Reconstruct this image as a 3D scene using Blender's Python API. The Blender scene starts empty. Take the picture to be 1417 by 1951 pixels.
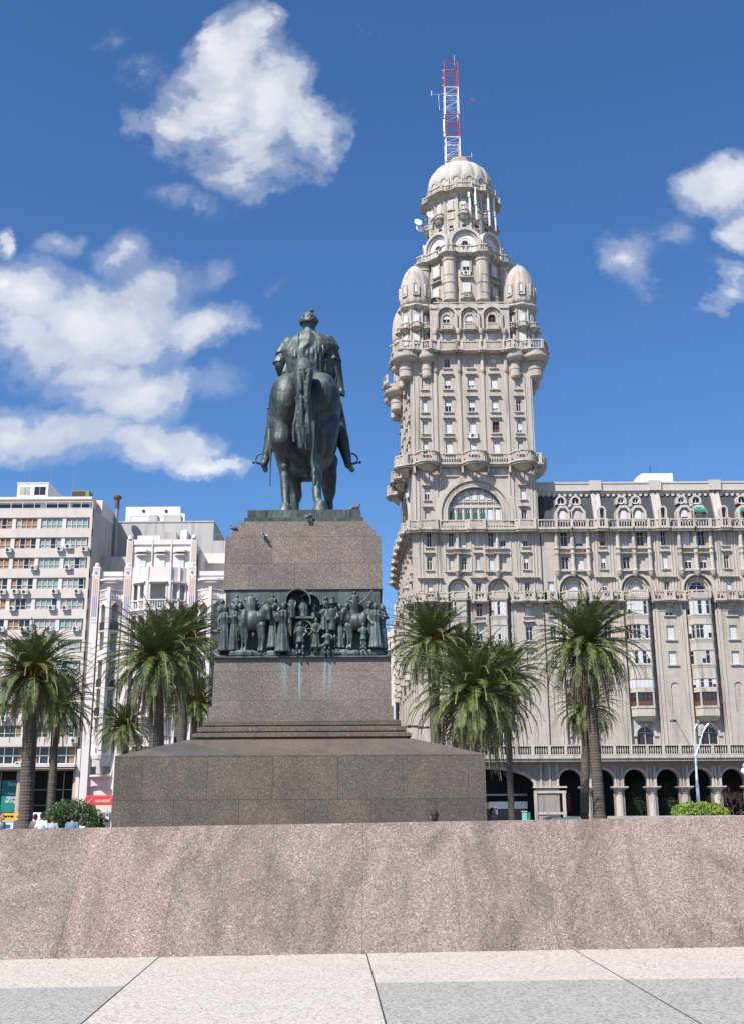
import bpy, math, random
from mathutils import Vector, Matrix
R = math.radians
PI = math.pi
rnd = random.Random(7)
scene = bpy.context.scene
COL = scene.collection
# ------------------------------------------------------------------ camera
FPX = 2100.0; TILT = math.atan(580/2100); ROLL = 0.006; CZ = 1.6
def W(px, py, Y):
    "measured pixel of the 1417 x 1951 photograph -> (X, Z) on the plane at distance Y (survey helper)"
    a = (px-708.5)/FPX; b = (975.5-py)/FPX
    cr, sr, ct, st = math.cos(ROLL), math.sin(ROLL), math.cos(TILT), math.sin(TILT)
    x = a*cr+b*sr; u = -a*sr+b*cr
    d = (x, ct-u*st, st+u*ct); k = Y/d[1]
    return d[0]*k, CZ+d[2]*k
def W3(px, py, Y):
    x, z = W(px, py, Y); return Vector((x, Y, z))
cam = bpy.data.cameras.new('camera'); camo = bpy.data.objects.new('camera', cam); COL.objects.link(camo)
cam.sensor_fit = 'VERTICAL'; cam.sensor_height = 36; cam.sensor_width = 36; cam.lens = 36*FPX/1951
cam.clip_end = 4000; cam.clip_start = 0.1
_R = Vector((1, 0, 0)); _U = Vector((0, -math.sin(TILT), math.cos(TILT))); _F = Vector((0, math.cos(TILT), math.sin(TILT)))
_Rc = _R*math.cos(ROLL)-_U*math.sin(ROLL); _Uc = _R*math.sin(ROLL)+_U*math.cos(ROLL)
m = Matrix((_Rc, _Uc, -_F)).transposed().to_4x4(); m.translation = (0, 0, CZ)
camo.matrix_world = m
scene.camera = camo
# ------------------------------------------------------------------ materials
def new_mat(name):
    m = bpy.data.materials.new(name); m.use_nodes = True
    nt = m.node_tree; b = nt.nodes['Principled BSDF']
    return m, nt, b
class N:
    "tiny node helper"
    def __init__(s, nt): s.nt = nt; s.x = 0
    def n(s, t, **k):
        o = s.nt.nodes.new(t); s.x += 10; o.location = (-s.x*20, 0)
        for a, v in k.items():
            setattr(o, a, v)
        return o
    def L(s, a, b): s.nt.links.new(a, b)
    def obj(s): return s.n('ShaderNodeTexCoord').outputs['Object']
    def mapv(s, vec, sc=(1, 1, 1), loc=(0, 0, 0)):
        m = s.n('ShaderNodeMapping'); m.inputs['Scale'].default_value = sc; m.inputs['Location'].default_value = loc
        s.L(vec, m.inputs[0]); return m.outputs[0]
    def noise(s, vec, scale, detail=4, rough=.55, dist=0):
        t = s.n('ShaderNodeTexNoise'); t.inputs['Scale'].default_value = scale; t.inputs['Detail'].default_value = detail
        t.inputs['Roughness'].default_value = rough; t.inputs['Distortion'].default_value = dist
        s.L(vec, t.inputs['Vector']); return t.outputs['Fac']
    def ramp(s, fac, stops, interp='LINEAR'):
        r = s.n('ShaderNodeValToRGB'); r.color_ramp.interpolation = interp
        e = r.color_ramp.elements
        while len(e) < len(stops): e.new(.5)
        for i, (p, c) in enumerate(stops):
            e[i].position = p; e[i].color = (*c, 1) if len(c) == 3 else c
        s.L(fac, r.inputs[0]); return r.outputs[0]
    def mix(s, fac, a, b, mode='MIX'):
        m = s.n('ShaderNodeMix'); m.data_type = 'RGBA'; m.blend_type = mode
        for sock, v in ((m.inputs[0], fac), (m.inputs[6], a), (m.inputs[7], b)):
            if isinstance(v, (int, float)): sock.default_value = v
            elif isinstance(v, tuple): sock.default_value = (*v, 1)
            else: s.L(v, sock)
        return m.outputs[2]
    def math(s, op, a, b=0.0, c=None):
        m = s.n('ShaderNodeMath'); m.operation = op
        for i, v in enumerate((a, b, c)):
            if v is None: continue
            if isinstance(v, (int, float)): m.inputs[i].default_value = v
            else: s.L(v, m.inputs[i])
        return m.outputs[0]
    def bump(s, h, strength, dist, bsdf):
        b = s.n('ShaderNodeBump'); b.inputs['Strength'].default_value = strength; b.inputs['Distance'].default_value = dist
        s.L(h, b.inputs['Height']); s.L(b.outputs[0], bsdf.inputs['Normal'])
def g(v): return (v, v, v)
def plain(name, col, rough=.7, metal=0, var=.12, scale=3, spec=None):
    m, nt, b = new_mat(name); k = N(nt)
    f = k.noise(k.obj(), scale, 5)
    c = k.ramp(f, [(.25, tuple(x*(1-var) for x in col)), (.75, tuple(min(1, x*(1+var)) for x in col))])
    k.L(c, b.inputs['Base Color']); b.inputs['Roughness'].default_value = rough; b.inputs['Metallic'].default_value = metal
    if spec is not None: b.inputs['Specular IOR Level'].default_value = spec
    return m
def facade(name, col, grime=(.20, .175, .15), amount=.5, brick=None, seed=0, joint=.82):
    "rendered masonry: faint courses, vertical weather streaks, blotches"
    m, nt, b = new_mat(name); k = N(nt)
    o = k.obj()
    big = k.noise(k.mapv(o, (.09, .09, .05), (seed, 0, 0)), 1, 5, .6)
    strk = k.noise(k.mapv(o, (1.1, 1.1, .10), (seed, 3, 0)), 1, 6, .65)
    fine = k.noise(o, 6, 4, .7)
    c = k.mix(fine, tuple(x*.9 for x in col), tuple(x*1.08 for x in col))
    c = k.mix(k.ramp(big, [(.35, g(0)), (.7, g(.55))]), c, tuple(x*f for x, f in zip(col, (.84, .86, .9))))
    s2 = k.math('MULTIPLY', k.ramp(strk, [(.50, g(0)), (.76, g(1))]), amount)
    c = k.mix(s2, c, grime)
    if brick:
        sx = k.n('ShaderNodeSeparateXYZ'); k.L(o, sx.inputs[0])
        cb = k.n('ShaderNodeCombineXYZ'); k.L(k.math('ADD', sx.outputs[0], sx.outputs[1]), cb.inputs[0]); k.L(sx.outputs[2], cb.inputs[1])
        br = k.n('ShaderNodeTexBrick'); k.L(cb.outputs[0], br.inputs['Vector'])
        br.inputs['Scale'].default_value = 1; br.inputs['Brick Width'].default_value = brick[0]; br.inputs['Row Height'].default_value = brick[1]
        br.inputs['Mortar Size'].default_value = brick[2]; br.inputs['Mortar Smooth'].default_value = .3
        br.inputs['Color1'].default_value = (1, 1, 1, 1); br.inputs['Color2'].default_value = (.93, .92, .91, 1); br.inputs['Mortar'].default_value = (joint, joint*.98, joint*.96, 1)
        c = k.mix(1.0, c, br.outputs[0], 'MULTIPLY')
    k.L(c, b.inputs['Base Color']); b.inputs['Roughness'].default_value = .9
    k.bump(fine, .25, .02, b)
    return m
def granite(name, cols, scale, joint=None, stain=.5, pol=.5, per=False, drips=False, big=.25, bump=.15):
    "speckled granite: crystal grains, blotches, weather stains"
    m, nt, b = new_mat(name); k = N(nt)
    o = k.obj()
    v = k.n('ShaderNodeTexVoronoi'); v.inputs['Scale'].default_value = scale; k.L(o, v.inputs['Vector'])
    sp = k.n('ShaderNodeSeparateColor'); k.L(v.outputs['Color'], sp.inputs[0])
    c = k.ramp(sp.outputs[0], cols, 'CONSTANT')
    n2 = k.noise(o, scale*.35, 5, .7)
    c = k.mix(k.ramp(n2, [(.4, g(0)), (.62, g(.6))]), c, cols[2][1])
    blot = k.noise(k.mapv(o, (1.1, .5, .55)), big*3.4, 7, .66, 1.2)
    c = k.mix(k.math('MULTIPLY', k.ramp(blot, [(.42, g(0)), (.62, g(1))]), stain), c, k.mix(1.0, c, (.60, .585, .575), 'MULTIPLY'))
    bl2 = k.noise(k.mapv(o, (.7, .7, .7), (5, 5, 5)), big*2, 5, .6, 1.0)
    c = k.mix(k.ramp(bl2, [(.5, g(0)), (.75, g(.35))]), c, k.mix(1.0, c, (1.16, 1.09, 1.05), 'MULTIPLY'))
    if joint:
        sx = k.n('ShaderNodeSeparateXYZ'); k.L(o, sx.inputs[0])
        cb = k.n('ShaderNodeCombineXYZ'); k.L(k.math('ADD', sx.outputs[0], sx.outputs[1]), cb.inputs[0]); k.L(k.math('ADD', sx.outputs[2], joint[3]), cb.inputs[1])
        br = k.n('ShaderNodeTexBrick'); k.L(cb.outputs[0], br.inputs['Vector'])
        br.inputs['Scale'].default_value = 1; br.inputs['Brick Width'].default_value = joint[0]; br.inputs['Row Height'].default_value = joint[1]
        br.inputs['Mortar Size'].default_value = joint[2]; br.inputs['Mortar Smooth'].default_value = .1
        br.inputs['Color1'].default_value = (1.12, 1.09, 1.06, 1); br.inputs['Color2'].default_value = (.80, .82, .84, 1); br.inputs['Mortar'].default_value = (.45, .44, .43, 1)
        c = k.mix(1.0, c, br.outputs[0], 'MULTIPLY')
    if per:
        oi = k.n('ShaderNodeObjectInfo')
        c = k.mix(1.0, c, k.ramp(oi.outputs['Random'], [(0, (.84, .85, .86)), (.35, (1.03, 1.01, 1.0)), (.6, (.91, .92, .92)), (1, (1.06, 1.02, 1.0))]), 'MULTIPLY')
    if drips:
        d = k.noise(k.mapv(o, (9.5, .2, .22), (2.3, 0, 0)), 1, 3, .5)
        sx = k.n('ShaderNodeSeparateXYZ'); k.L(o, sx.inputs[0])
        mask = k.math('MULTIPLY', k.math('SUBTRACT', 1.0, k.math('MINIMUM', k.math('ABSOLUTE', k.math('SUBTRACT', sx.outputs[0], drips[0])), 1.0)), k.math('MINIMUM', k.math('MAXIMUM', k.math('DIVIDE', k.math('SUBTRACT', sx.outputs[2], drips[1]), drips[2]), 0.0), 1.0))
        dm = k.math('MULTIPLY', k.ramp(d, [(.51, g(0)), (.62, g(1))]), mask)
        c = k.mix(k.math('MINIMUM', k.math('MULTIPLY', dm, 1.2), .8), c, (.20, .37, .41))
    k.L(c, b.inputs['Base Color'])
    b.inputs['Roughness'].default_value = pol
    k.bump(sp.outputs[1], bump, .003, b)
    return m
def bronze(name, br=1.0):
    m, nt, b = new_mat(name); k = N(nt)
    o = k.obj()
    n1 = k.noise(k.mapv(o, (1.2, 1.2, .45)), 1.3, 7, .65, .6)
    n2 = k.noise(k.mapv(o, (5, 5, .9)), 1.4, 6, .7)
    c = k.ramp(n1, [(.28, (.011*br, .013*br, .013*br)), (.46, (.028*br, .033*br, .034*br)), (.60, (.055*br, .070*br, .068*br)), (.74, (.15, .22, .195))])
    c = k.mix(k.ramp(n2, [(.5, g(0)), (.72, g(.6))]), c, (.13, .19, .175))
    gm = k.n('ShaderNodeNewGeometry')
    sx = k.n('ShaderNodeSeparateXYZ'); k.L(gm.outputs['Normal'], sx.inputs[0])
    up = k.math('MULTIPLY', k.ramp(sx.outputs[2], [(.35, g(0)), (.95, g(1))]), k.ramp(n2, [(.3, g(.35)), (.6, g(.9))]))
    c = k.mix(up, c, (.17, .22, .19))          # verdigris and droppings settled on up-facing bronze
    k.L(c, b.inputs['Base Color']); b.inputs['Metallic'].default_value = .35; b.inputs['Roughness'].default_value = .52
    k.bump(k.noise(o, 9, 6, .7), .45, .03, b)
    return m
M = {}
M['salvo'] = facade('cement_render', (.45, .397, .345), grime=(.15, .13, .105), amount=.8, brick=(1.3, .42, .012))
M['salvo_shaded'] = facade('shaded_cement_render', (.31, .27, .23), grime=(.10, .085, .07), amount=.8, brick=(1.3, .42, .012), seed=3)  # arcade shade painted in as a darker base colour, plus grime streaks
M['salvo_light'] = facade('cement_render_pale', (.47, .43, .385), amount=.35)
M['salvo_trim'] = facade('cement_trim', (.47, .42, .36), grime=(.10, .085, .07), amount=.95, seed=4)
M['lunette'] = plain('pale_panel', (.62, .63, .64), .8)
M['slate'] = facade('dark_slate', (.052, .055, .066), grime=(.09, .09, .10), amount=.5, brick=(.4, .22, .01), joint=.8)
M['glass'] = plain('dark_window_glass', (.022, .024, .028), .12, 0, .5, .3, .6)
M['glass_curtain'] = plain('curtained_window_glass', (.36, .35, .31), .3, 0, .25, .9)
M['glass_green'] = plain('greenish_window_glass', (.27, .32, .29), .22, 0, .2, .7)
M['shutter'] = plain('white_roller_blind', (.54, .545, .55), .6, 0, .06, 1)
M['shutter_grey'] = plain('greyed_roller_blind', (.42, .40, .37), .7, 0, .12, 1)
M['wood'] = plain('brown_wood', (.115, .055, .030), .5, 0, .3, 5)
M['wood_lt'] = plain('orange_curtain', (.30, .15, .07), .7, 0, .35, 3)
M['frame'] = plain('painted_frame', (.55, .54, .52), .5)
M['frame_dark'] = plain('dark_frame', (.10, .08, .07), .5)
M['green_blind'] = plain('dark_green_blind', (.02, .085, .055), .6)
M['green_awn'] = plain('green_awning_cloth', (.015, .20, .12), .7)
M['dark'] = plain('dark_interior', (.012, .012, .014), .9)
M['white'] = plain('white_paint', (.72, .72, .72), .6, 0, .05)
M['offwhite'] = facade('cream_render', (.66, .60, .56), grime=(.42, .37, .33), amount=.45, seed=9)
M['marble'] = facade('pale_stone_cladding', (.60, .535, .485), grime=(.42, .36, .31), amount=.55, brick=(1.2, .9, .008), seed=2, joint=.9)
M['concrete'] = facade('raw_concrete', (.44, .425, .40), grime=(.13, .125, .12), amount=.7, seed=12)
M['rust'] = plain('rusty_plaster', (.33, .225, .15), .9, 0, .45, 2.5)
M['mast_red'] = plain('red_mast_paint', (.44, .07, .065), .5)
M['mast_white'] = plain('white_mast_paint', (.80, .80, .82), .5, 0, .05)
M['metal_grey'] = plain('grey_metal', (.30, .31, .32), .45, .5)
M['metal_dark'] = plain('black_metal', (.03, .03, .032), .5, .3)
M['lamp_paint'] = plain('pale_lamp_paint', (.60, .64, .70), .4, .2, .05)
M['globe'] = plain('white_globe_glass', (.85, .83, .78), .25, 0, .03)
M['ac'] = plain('air_unit_casing', (.62, .62, .59), .5)
M['red_cloth'] = plain('red_awning_cloth', (.55, .035, .025), .7)
M['maroon'] = plain('maroon_cloth', (.10, .012, .02), .8)
M['teal'] = plain('teal_banner', (.0, .16, .145), .7, 0, .25, 1)
M['letter'] = plain('pale_lettering', (.75, .78, .76), .7, 0, .05)
M['yellow'] = plain('yellow_paint', (.75, .42, .02), .5)
M['blue'] = plain('blue_paint', (.02, .08, .35), .5)
M['pinkcol'] = plain('pink_granite_column', (.42, .30, .26), .5, 0, .15, 6)
M['tile_red'] = plain('red_mosaic', (.52, .29, .23), .6)
M['tile_blue'] = plain('blue_mosaic', (.19, .22, .38), .6)
M['tile_tan'] = plain('tan_mosaic', (.52, .40, .30), .7)
M['brick_red'] = facade('red_brick', (.30, .125, .095), grime=(.16, .07, .05), amount=.4)
M['gran'] = granite('brown_granite', [(0, (.056, .046, .036)), (.28, (.128, .102, .079)), (.5, (.096, .077, .060)), (.72, (.17, .14, .11)), (.92, (.245, .21, .172))], 62, joint=(1.55, 1.0, .008, -.0), stain=.55, pol=.55)
M['gran_body'] = granite('warm_granite', [(0, (.075, .06, .05)), (.25, (.19, .145, .118)), (.5, (.15, .115, .095)), (.72, (.26, .21, .175)), (.93, (.36, .32, .28))], 60, joint=(1.3, .78, .006, .05), stain=.45, pol=.6)
M['gran_wall'] = granite('pink_granite', [(0, (.10, .078, .068)), (.16, (.255, .186, .158)), (.42, (.20, .148, .128)), (.66, (.335, .252, .215)), (.90, (.43, .365, .32))], 70, stain=.95, pol=.75, per=True, big=.30, bump=.5)
M['gran_low'] = granite('stained_granite', [(0, (.08, .067, .057)), (.25, (.185, .148, .124)), (.5, (.15, .12, .10)), (.72, (.25, .207, .178)), (.93, (.34, .305, .27))], 60, joint=(1.3, .78, .006, .05), stain=.4, pol=.6, drips=(.15, 4.5, .9))
M['bronze'] = bronze('weathered_bronze', 1.25)
M['bronze_mid'] = bronze('patinated_bronze', 1.5)
M['bronze_green'] = bronze('green_bronze', 1.9)
def pave(name, cols):
    m, nt, b = new_mat(name); k = N(nt); o = k.obj()
    v = k.n('ShaderNodeTexVoronoi'); v.inputs['Scale'].default_value = 55; k.L(o, v.inputs['Vector'])
    sp = k.n('ShaderNodeSeparateColor'); k.L(v.outputs['Color'], sp.inputs[0])
    c = k.ramp(sp.outputs[0], cols)
    c = k.mix(k.ramp(k.noise(o, 1.2, 7, .65), [(.4, g(0)), (.8, g(.35))]), c, k.mix(1.0, c, (.78, .77, .75), 'MULTIPLY'))
    c = k.mix(k.ramp(k.noise(o, 9, 3, .6), [(.64, g(0)), (.72, g(.3))]), c, (.22, .20, .17))
    k.L(c, b.inputs['Base Color']); b.inputs['Roughness'].default_value = .85
    k.bump(sp.outputs[1], .4, .003, b); return m
M['pave_beige'] = pave('beige_terrazzo', [(0, (.25, .212, .17)), (.3, (.435, .385, .325)), (1, (.56, .51, .445))])
M['pave_grey'] = pave('grey_terrazzo', [(0, (.14, .132, .118)), (.3, (.29, .276, .248)), (1, (.41, .392, .355))])
M['joint'] = plain('dark_joint', (.05, .045, .04), .9)
M['asphalt'] = plain('asphalt', (.055, .055, .056), .9, 0, .25, 3)
M['plaza'] = plain('plaza_tiles', (.17, .16, .14), .85, 0, .15, 2)
M['bark'] = None
def bark():
    m, nt, b = new_mat('palm_bark'); k = N(nt); o = k.obj()
    w = k.n('ShaderNodeTexWave'); w.bands_direction = 'Z'; w.inputs['Scale'].default_value = 1.9; w.inputs['Distortion'].default_value = 2.5; w.inputs['Detail'].default_value = 3; w.inputs['Detail Scale'].default_value = 4
    k.L(o, w.inputs['Vector'])
    f = k.noise(o, 7, 5, .7)
    c = k.mix(w.outputs['Fac'], (.062, .050, .041), (.115, .094, .076)); c = k.mix(k.ramp(f, [(.4, g(0)), (.7, g(.7))]), c, (.09, .075, .06))
    k.L(c, b.inputs['Base Color']); b.inputs['Roughness'].default_value = .95
    k.bump(w.outputs['Fac'], .4, .04, b); return m
M['bark'] = bark()
def leaf(name, a, bcol, c3, sc=1.5, rough=.5):
    m, nt, b = new_mat(name); k = N(nt); o = k.obj()
    c = k.ramp(k.noise(o, sc, 5, .7), [(.3, a), (.55, bcol), (.75, c3)])
    k.L(c, b.inputs['Base Color']); b.inputs['Roughness'].default_value = rough
    return m
M['frond'] = leaf('palm_frond', (.042, .060, .014), (.105, .130, .032), (.21, .22, .07), 1.6, .6)
M['frond_dead'] = leaf('dead_frond', (.13, .095, .065), (.24, .185, .13), (.36, .29, .21), 2.5, .9)
M['fruit'] = leaf('orange_flower_stalk', (.40, .17, .03), (.52, .26, .05), (.35, .20, .05), 3, .8)
M['shrub'] = leaf('dark_shrub_leaf', (.018, .04, .010), (.045, .085, .02), (.08, .13, .03), 3)
M['hedge'] = leaf('bright_hedge_leaf', (.06, .11, .015), (.17, .24, .03), (.32, .38, .06), 6)
M['ivy'] = leaf('deep_green_leaf', (.008, .022, .008), (.018, .042, .014), (.03, .06, .02), 3)
M['twig'] = leaf('reddish_twig', (.07, .045, .04), (.13, .085, .075), (.17, .12, .09), 3, .9)
M['skin'] = plain('skin', (.48, .27, .19), .6, 0, .06)
M['hair'] = plain('dark_hair', (.022, .014, .01), .7)
M['hair_br'] = plain('brown_hair', (.09, .035, .018), .7)
M['sh_white'] = plain('pale_blue_shirt', (.60, .68, .80), .85, 0, .06)
M['sh_grey'] = plain('grey_shirt', (.33, .37, .43), .85, 0, .08)
M['sh_blue'] = plain('slate_blue_shirt', (.12, .19, .30), .85, 0, .08)
M['sh_w2'] = plain('white_shirt', (.80, .80, .84), .85, 0, .04)
M['sh_mauve'] = plain('mauve_shirt', (.16, .10, .11), .85)
M['jeans'] = plain('dark_trousers', (.04, .05, .08), .9)
M['pigeon'] = plain('pigeon_feathers', (.13, .13, .15), .7, 0, .4, 12)
M['car_dark'] = plain('dark_green_car_paint', (.02, .035, .03), .25, .2)
M['car_silver'] = plain('grey_green_car_paint', (.10, .13, .125), .25, .3)
M['tyre'] = plain('tyre_rubber', (.02, .02, .02), .9)
M['turq'] = plain('turquoise_paint', (.22, .45, .48), .6)
M['bluegrey_glass'] = plain('blue_grey_glass', (.10, .13, .16), .2)
# ------------------------------------------------------------------ mesh builder
class MB:
    def __init__(s, *mats): s.v = []; s.f = []; s.mi = []; s.sm = []; s.M = None; s.c = 0; s.smooth = False; s.mats = [M[x] if isinstance(x, str) else x for x in mats]
    def add(s, vs, fs):
        n = len(s.v)
        if s.M is not None: vs = [tuple(s.M @ Vector(v)) for v in vs]
        s.v += [tuple(v) for v in vs]; s.f += [tuple(i+n for i in f) for f in fs]
        s.mi += [s.c]*len(fs); s.sm += [s.smooth]*len(fs); return s
    def box(s, x0, x1, y0, y1, z0, z1):
        return s.frust((x0, x1, y0, y1), (x0, x1, y0, y1), z0, z1)
    def frust(s, b, t, z0, z1):
        v = [(b[0], b[2], z0), (b[1], b[2], z0), (b[1], b[3], z0), (b[0], b[3], z0), (t[0], t[2], z1), (t[1], t[2], z1), (t[1], t[3], z1), (t[0], t[3], z1)]
        return s.add(v, [(0, 3, 2, 1), (4, 5, 6, 7), (0, 1, 5, 4), (1, 2, 6, 5), (2, 3, 7, 6), (3, 0, 4, 7)])
    def quad(s, *p): return s.add(p, [tuple(range(len(p)))])
    def lathe(s, cx, cy, prof, n=20, a0=0, a1=2*PI, mod=None, cap=True):
        full = abs(a1-a0) > 2*PI-.01; m = n if full else n+1
        vs = []
        for (r, z) in prof:
            for i in range(m):
                a = a0+(a1-a0)*i/n; rr = r*(mod(a, z) if mod else 1)
                vs.append((cx+rr*math.cos(a), cy+rr*math.sin(a), z))
        fs = []
        for j in range(len(prof)-1):
            for i in range(n):
                k = (i+1) % m
                fs.append((j*m+i, j*m+k, (j+1)*m+k, (j+1)*m+i))
        s.add(vs, fs)
        if cap and full:
            sm = s.smooth; s.smooth = False; nn = len(s.v)
            o = nn-len(vs)
            if prof[0][0] > .01: s.f.append(tuple(o+i for i in reversed(range(m)))); s.mi.append(s.c); s.sm.append(False)
            if prof[-1][0] > .01: s.f.append(tuple(o+(len(prof)-1)*m+i for i in range(m))); s.mi.append(s.c); s.sm.append(False)
            s.smooth = sm
        return s
    def tube(s, pts, r, n=6, cap=True):
        pts = [Vector(p) for p in pts]; rs = r if isinstance(r, (list, tuple)) else [r]*len(pts)
        vs = []; fs = []
        for i, p in enumerate(pts):
            d = (pts[min(i+1, len(pts)-1)]-pts[max(i-1, 0)]).normalized()
            u = d.cross(Vector((0, 0, 1)));
            if u.length < .05: u = d.cross(Vector((0, 1, 0)))
            u.normalize(); w = d.cross(u)
            for j in range(n):
                a = 2*PI*j/n; vs.append(tuple(p+(u*math.cos(a)+w*math.sin(a))*rs[i]))
        for i in range(len(pts)-1):
            for j in range(n):
                k = (j+1) % n; fs.append((i*n+j, i*n+k, (i+1)*n+k, (i+1)*n+j))
        if cap: fs.append(tuple(range(n))); fs.append(tuple((len(pts)-1)*n+j for j in reversed(range(n))))
        return s.add(vs, fs)
    def arch(s, cx, cz, r0, r1, y0, y1, n=14, a0=0, a1=PI):
        "half ring in the XZ plane, from depth y0 (front) to y1"
        vs = []; fs = []
        for i in range(n+1):
            a = a0+(a1-a0)*i/n; c, q = math.cos(a), math.sin(a)
            vs += [(cx+r0*c, y0, cz+r0*q), (cx+r1*c, y0, cz+r1*q), (cx+r1*c, y1, cz+r1*q), (cx+r0*c, y1, cz+r0*q)]
        for i in range(n):
            b = 4*i; e = b+4
            for q in range(4):
                fs.append((b+q, b+(q+1) % 4, e+(q+1) % 4, e+q))
        fs.append((0, 3, 2, 1)); fs.append((4*n, 4*n+1, 4*n+2, 4*n+3))
        return s.add(vs, fs)
    def prismY(s, poly, y0, y1):
        n = len(poly)
        vs = [(x, y0, z) for x, z in poly]+[(x, y1, z) for x, z in poly]
        return s.add(vs, [tuple(range(n)), tuple(reversed(range(n, 2*n)))]+[(i, i+n, (i+1) % n+n, (i+1) % n) for i in range(n)])
    def prismZ(s, poly, z0, z1, poly2=None):
        n = len(poly); poly2 = poly2 or poly
        vs = [(x, y, z0) for x, y in poly]+[(x, y, z1) for x, y in poly2]
        return s.add(vs, [tuple(reversed(range(n))), tuple(range(n, 2*n))]+[(i, (i+1) % n, (i+1) % n+n, i+n) for i in range(n)])
    def ball(s, c, rad, n=10, m=6, rot=None):
        if isinstance(rad, (int, float)): rad = (rad,)*3
        c = Vector(c); vs = []; fs = []
        for j in range(m+1):
            ph = PI*j/m
            for i in range(n):
                th = 2*PI*i/n
                p = Vector((rad[0]*math.sin(ph)*math.cos(th), rad[1]*math.sin(ph)*math.sin(th), rad[2]*math.cos(ph)))
                if rot is not None: p = rot @ p
                vs.append(tuple(c+p))
        for j in range(m):
            for i in range(n):
                k = (i+1) % n; fs.append((j*n+i, (j+1)*n+i, (j+1)*n+k, j*n+k))
        return s.add(vs, fs)
    def seg(s, p, q, w, z0, z1, ext=0):
        "upright wall piece of width w along the segment p-q (2D)"
        d = Vector((q[0]-p[0], q[1]-p[1])); L = d.length
        if L < 1e-5: return s
        d /= L; nrm = Vector((-d.y, d.x))*w/2
        a = Vector(p[:2])-d*ext; b = Vector(q[:2])+d*ext
        return s.prismZ([(a-nrm)[:], (b-nrm)[:], (b+nrm)[:], (a+nrm)[:]], z0, z1)
    def build(s, name, parent=None):
        me = bpy.data.meshes.new(name)
        off = Vector((0, 0, 0)); p = parent
        while p is not None: off += p.location; p = p.parent
        me.from_pydata([tuple(Vector(v)-off) for v in s.v] if off.length > 0 else s.v, [], s.f)
        for mt in s.mats: me.materials.append(mt)
        me.polygons.foreach_set('material_index', s.mi); me.polygons.foreach_set('use_smooth', s.sm)
        me.update()
        o = bpy.data.objects.new(name, me); COL.objects.link(o)
        if parent is not None: o.parent = parent
        return o
def empty(name, loc, label=None, cat=None, group=None):
    o = bpy.data.objects.new(name, None); COL.objects.link(o); o.location = loc; o.empty_display_size = .3
    if label: tag(o, label, cat, group)
    return o
def tag(o, label=None, cat=None, group=None, kind=None):
    if label: o['label'] = label
    if cat: o['category'] = cat
    if group: o['group'] = group
    if kind: o['kind'] = kind
    return o
def copy_tree(o, parent=None):
    c = o.copy(); COL.objects.link(c)
    if parent is not None: c.parent = parent
    for ch in list(o.children): copy_tree(ch, c)
    return c
def TM(x=0, y=0, z=0, rz=0): return Matrix.Translation((x, y, z)) @ Matrix.Rotation(rz, 4, 'Z')
# ------------------------------------------------------------------ architecture helpers (local frame: x along wall, y into the wall, z up)
def wall_holes(mb, x0, x1, z0, z1, holes, y=0.0, depth=.35):
    "wall face with recessed openings; hole = (xa, xb, za, zb, arched)"
    xs = sorted({x0, x1}|{h[0] for h in holes}|{h[1] for h in holes}); zs = sorted({z0, z1}|{h[2] for h in holes}|{h[3] for h in holes})
    xs = [x for x in xs if x0-1e-6 <= x <= x1+1e-6]; zs = [z for z in zs if z0-1e-6 <= z <= z1+1e-6]
    for j in range(len(zs)-1):
        zc = (zs[j]+zs[j+1])/2; run = None
        for i in range(len(xs)-1):
            xc = (xs[i]+xs[i+1])/2
            inside = any(h[0] < xc < h[1] and h[2] < zc < h[3] for h in holes)
            if not inside:
                run = xs[i] if run is None else run
            if (inside or i == len(xs)-2) and run is not None:
                e = xs[i] if inside else xs[i+1]
                mb.quad((run, y, zs[j]), (e, y, zs[j]), (e, y, zs[j+1]), (run, y, zs[j+1])); run = None
    for (a, b, c, d, ar) in holes:
        r = (b-a)/2; cx = (a+b)/2; sp = d-r if ar else d
        mb.quad((a, y, c), (a, y+depth, c), (a, y+depth, sp), (a, y, sp))
        mb.quad((b, y, c), (b, y, sp), (b, y+depth, sp), (b, y+depth, c))
        mb.quad((a, y, c), (b, y, c), (b, y+depth, c), (a, y+depth, c))
        if not ar:
            mb.quad((a, y, d), (a, y+depth, d), (b, y+depth, d), (b, y, d))
        else:
            n = 12; pts = [(cx+r*math.cos(PI*i/n), sp+r*math.sin(PI*i/n)) for i in range(n+1)]
            for i in range(n):
                p, q = pts[i], pts[i+1]
                mb.quad((p[0], y, p[1]), (p[0], y+depth, p[1]), (q[0], y+depth, q[1]), (q[0], y, q[1]))
                mb.quad((p[0], y, p[1]), (q[0], y, q[1]), (q[0], y, d), (p[0], y, d))
def panel(mb, a, b, c, d, y, arched, y2=None):
    "upright pane between x a-b and z c-d, optionally round headed"
    if not arched: poly = [(a, c), (b, c), (b, d), (a, d)]
    else:
        r = (b-a)/2; cx = (a+b)/2; sp = max(c, d-r)
        poly = [(a, c), (b, c)]+[(cx+r*math.cos(PI*i/10), sp+r*math.sin(PI*i/10)) for i in range(11)]
    if y2 is None: mb.quad(*[(x, y, z) for x, z in poly])
    else: mb.prismY(poly, y, y2)
WR = random.Random(31)
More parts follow.
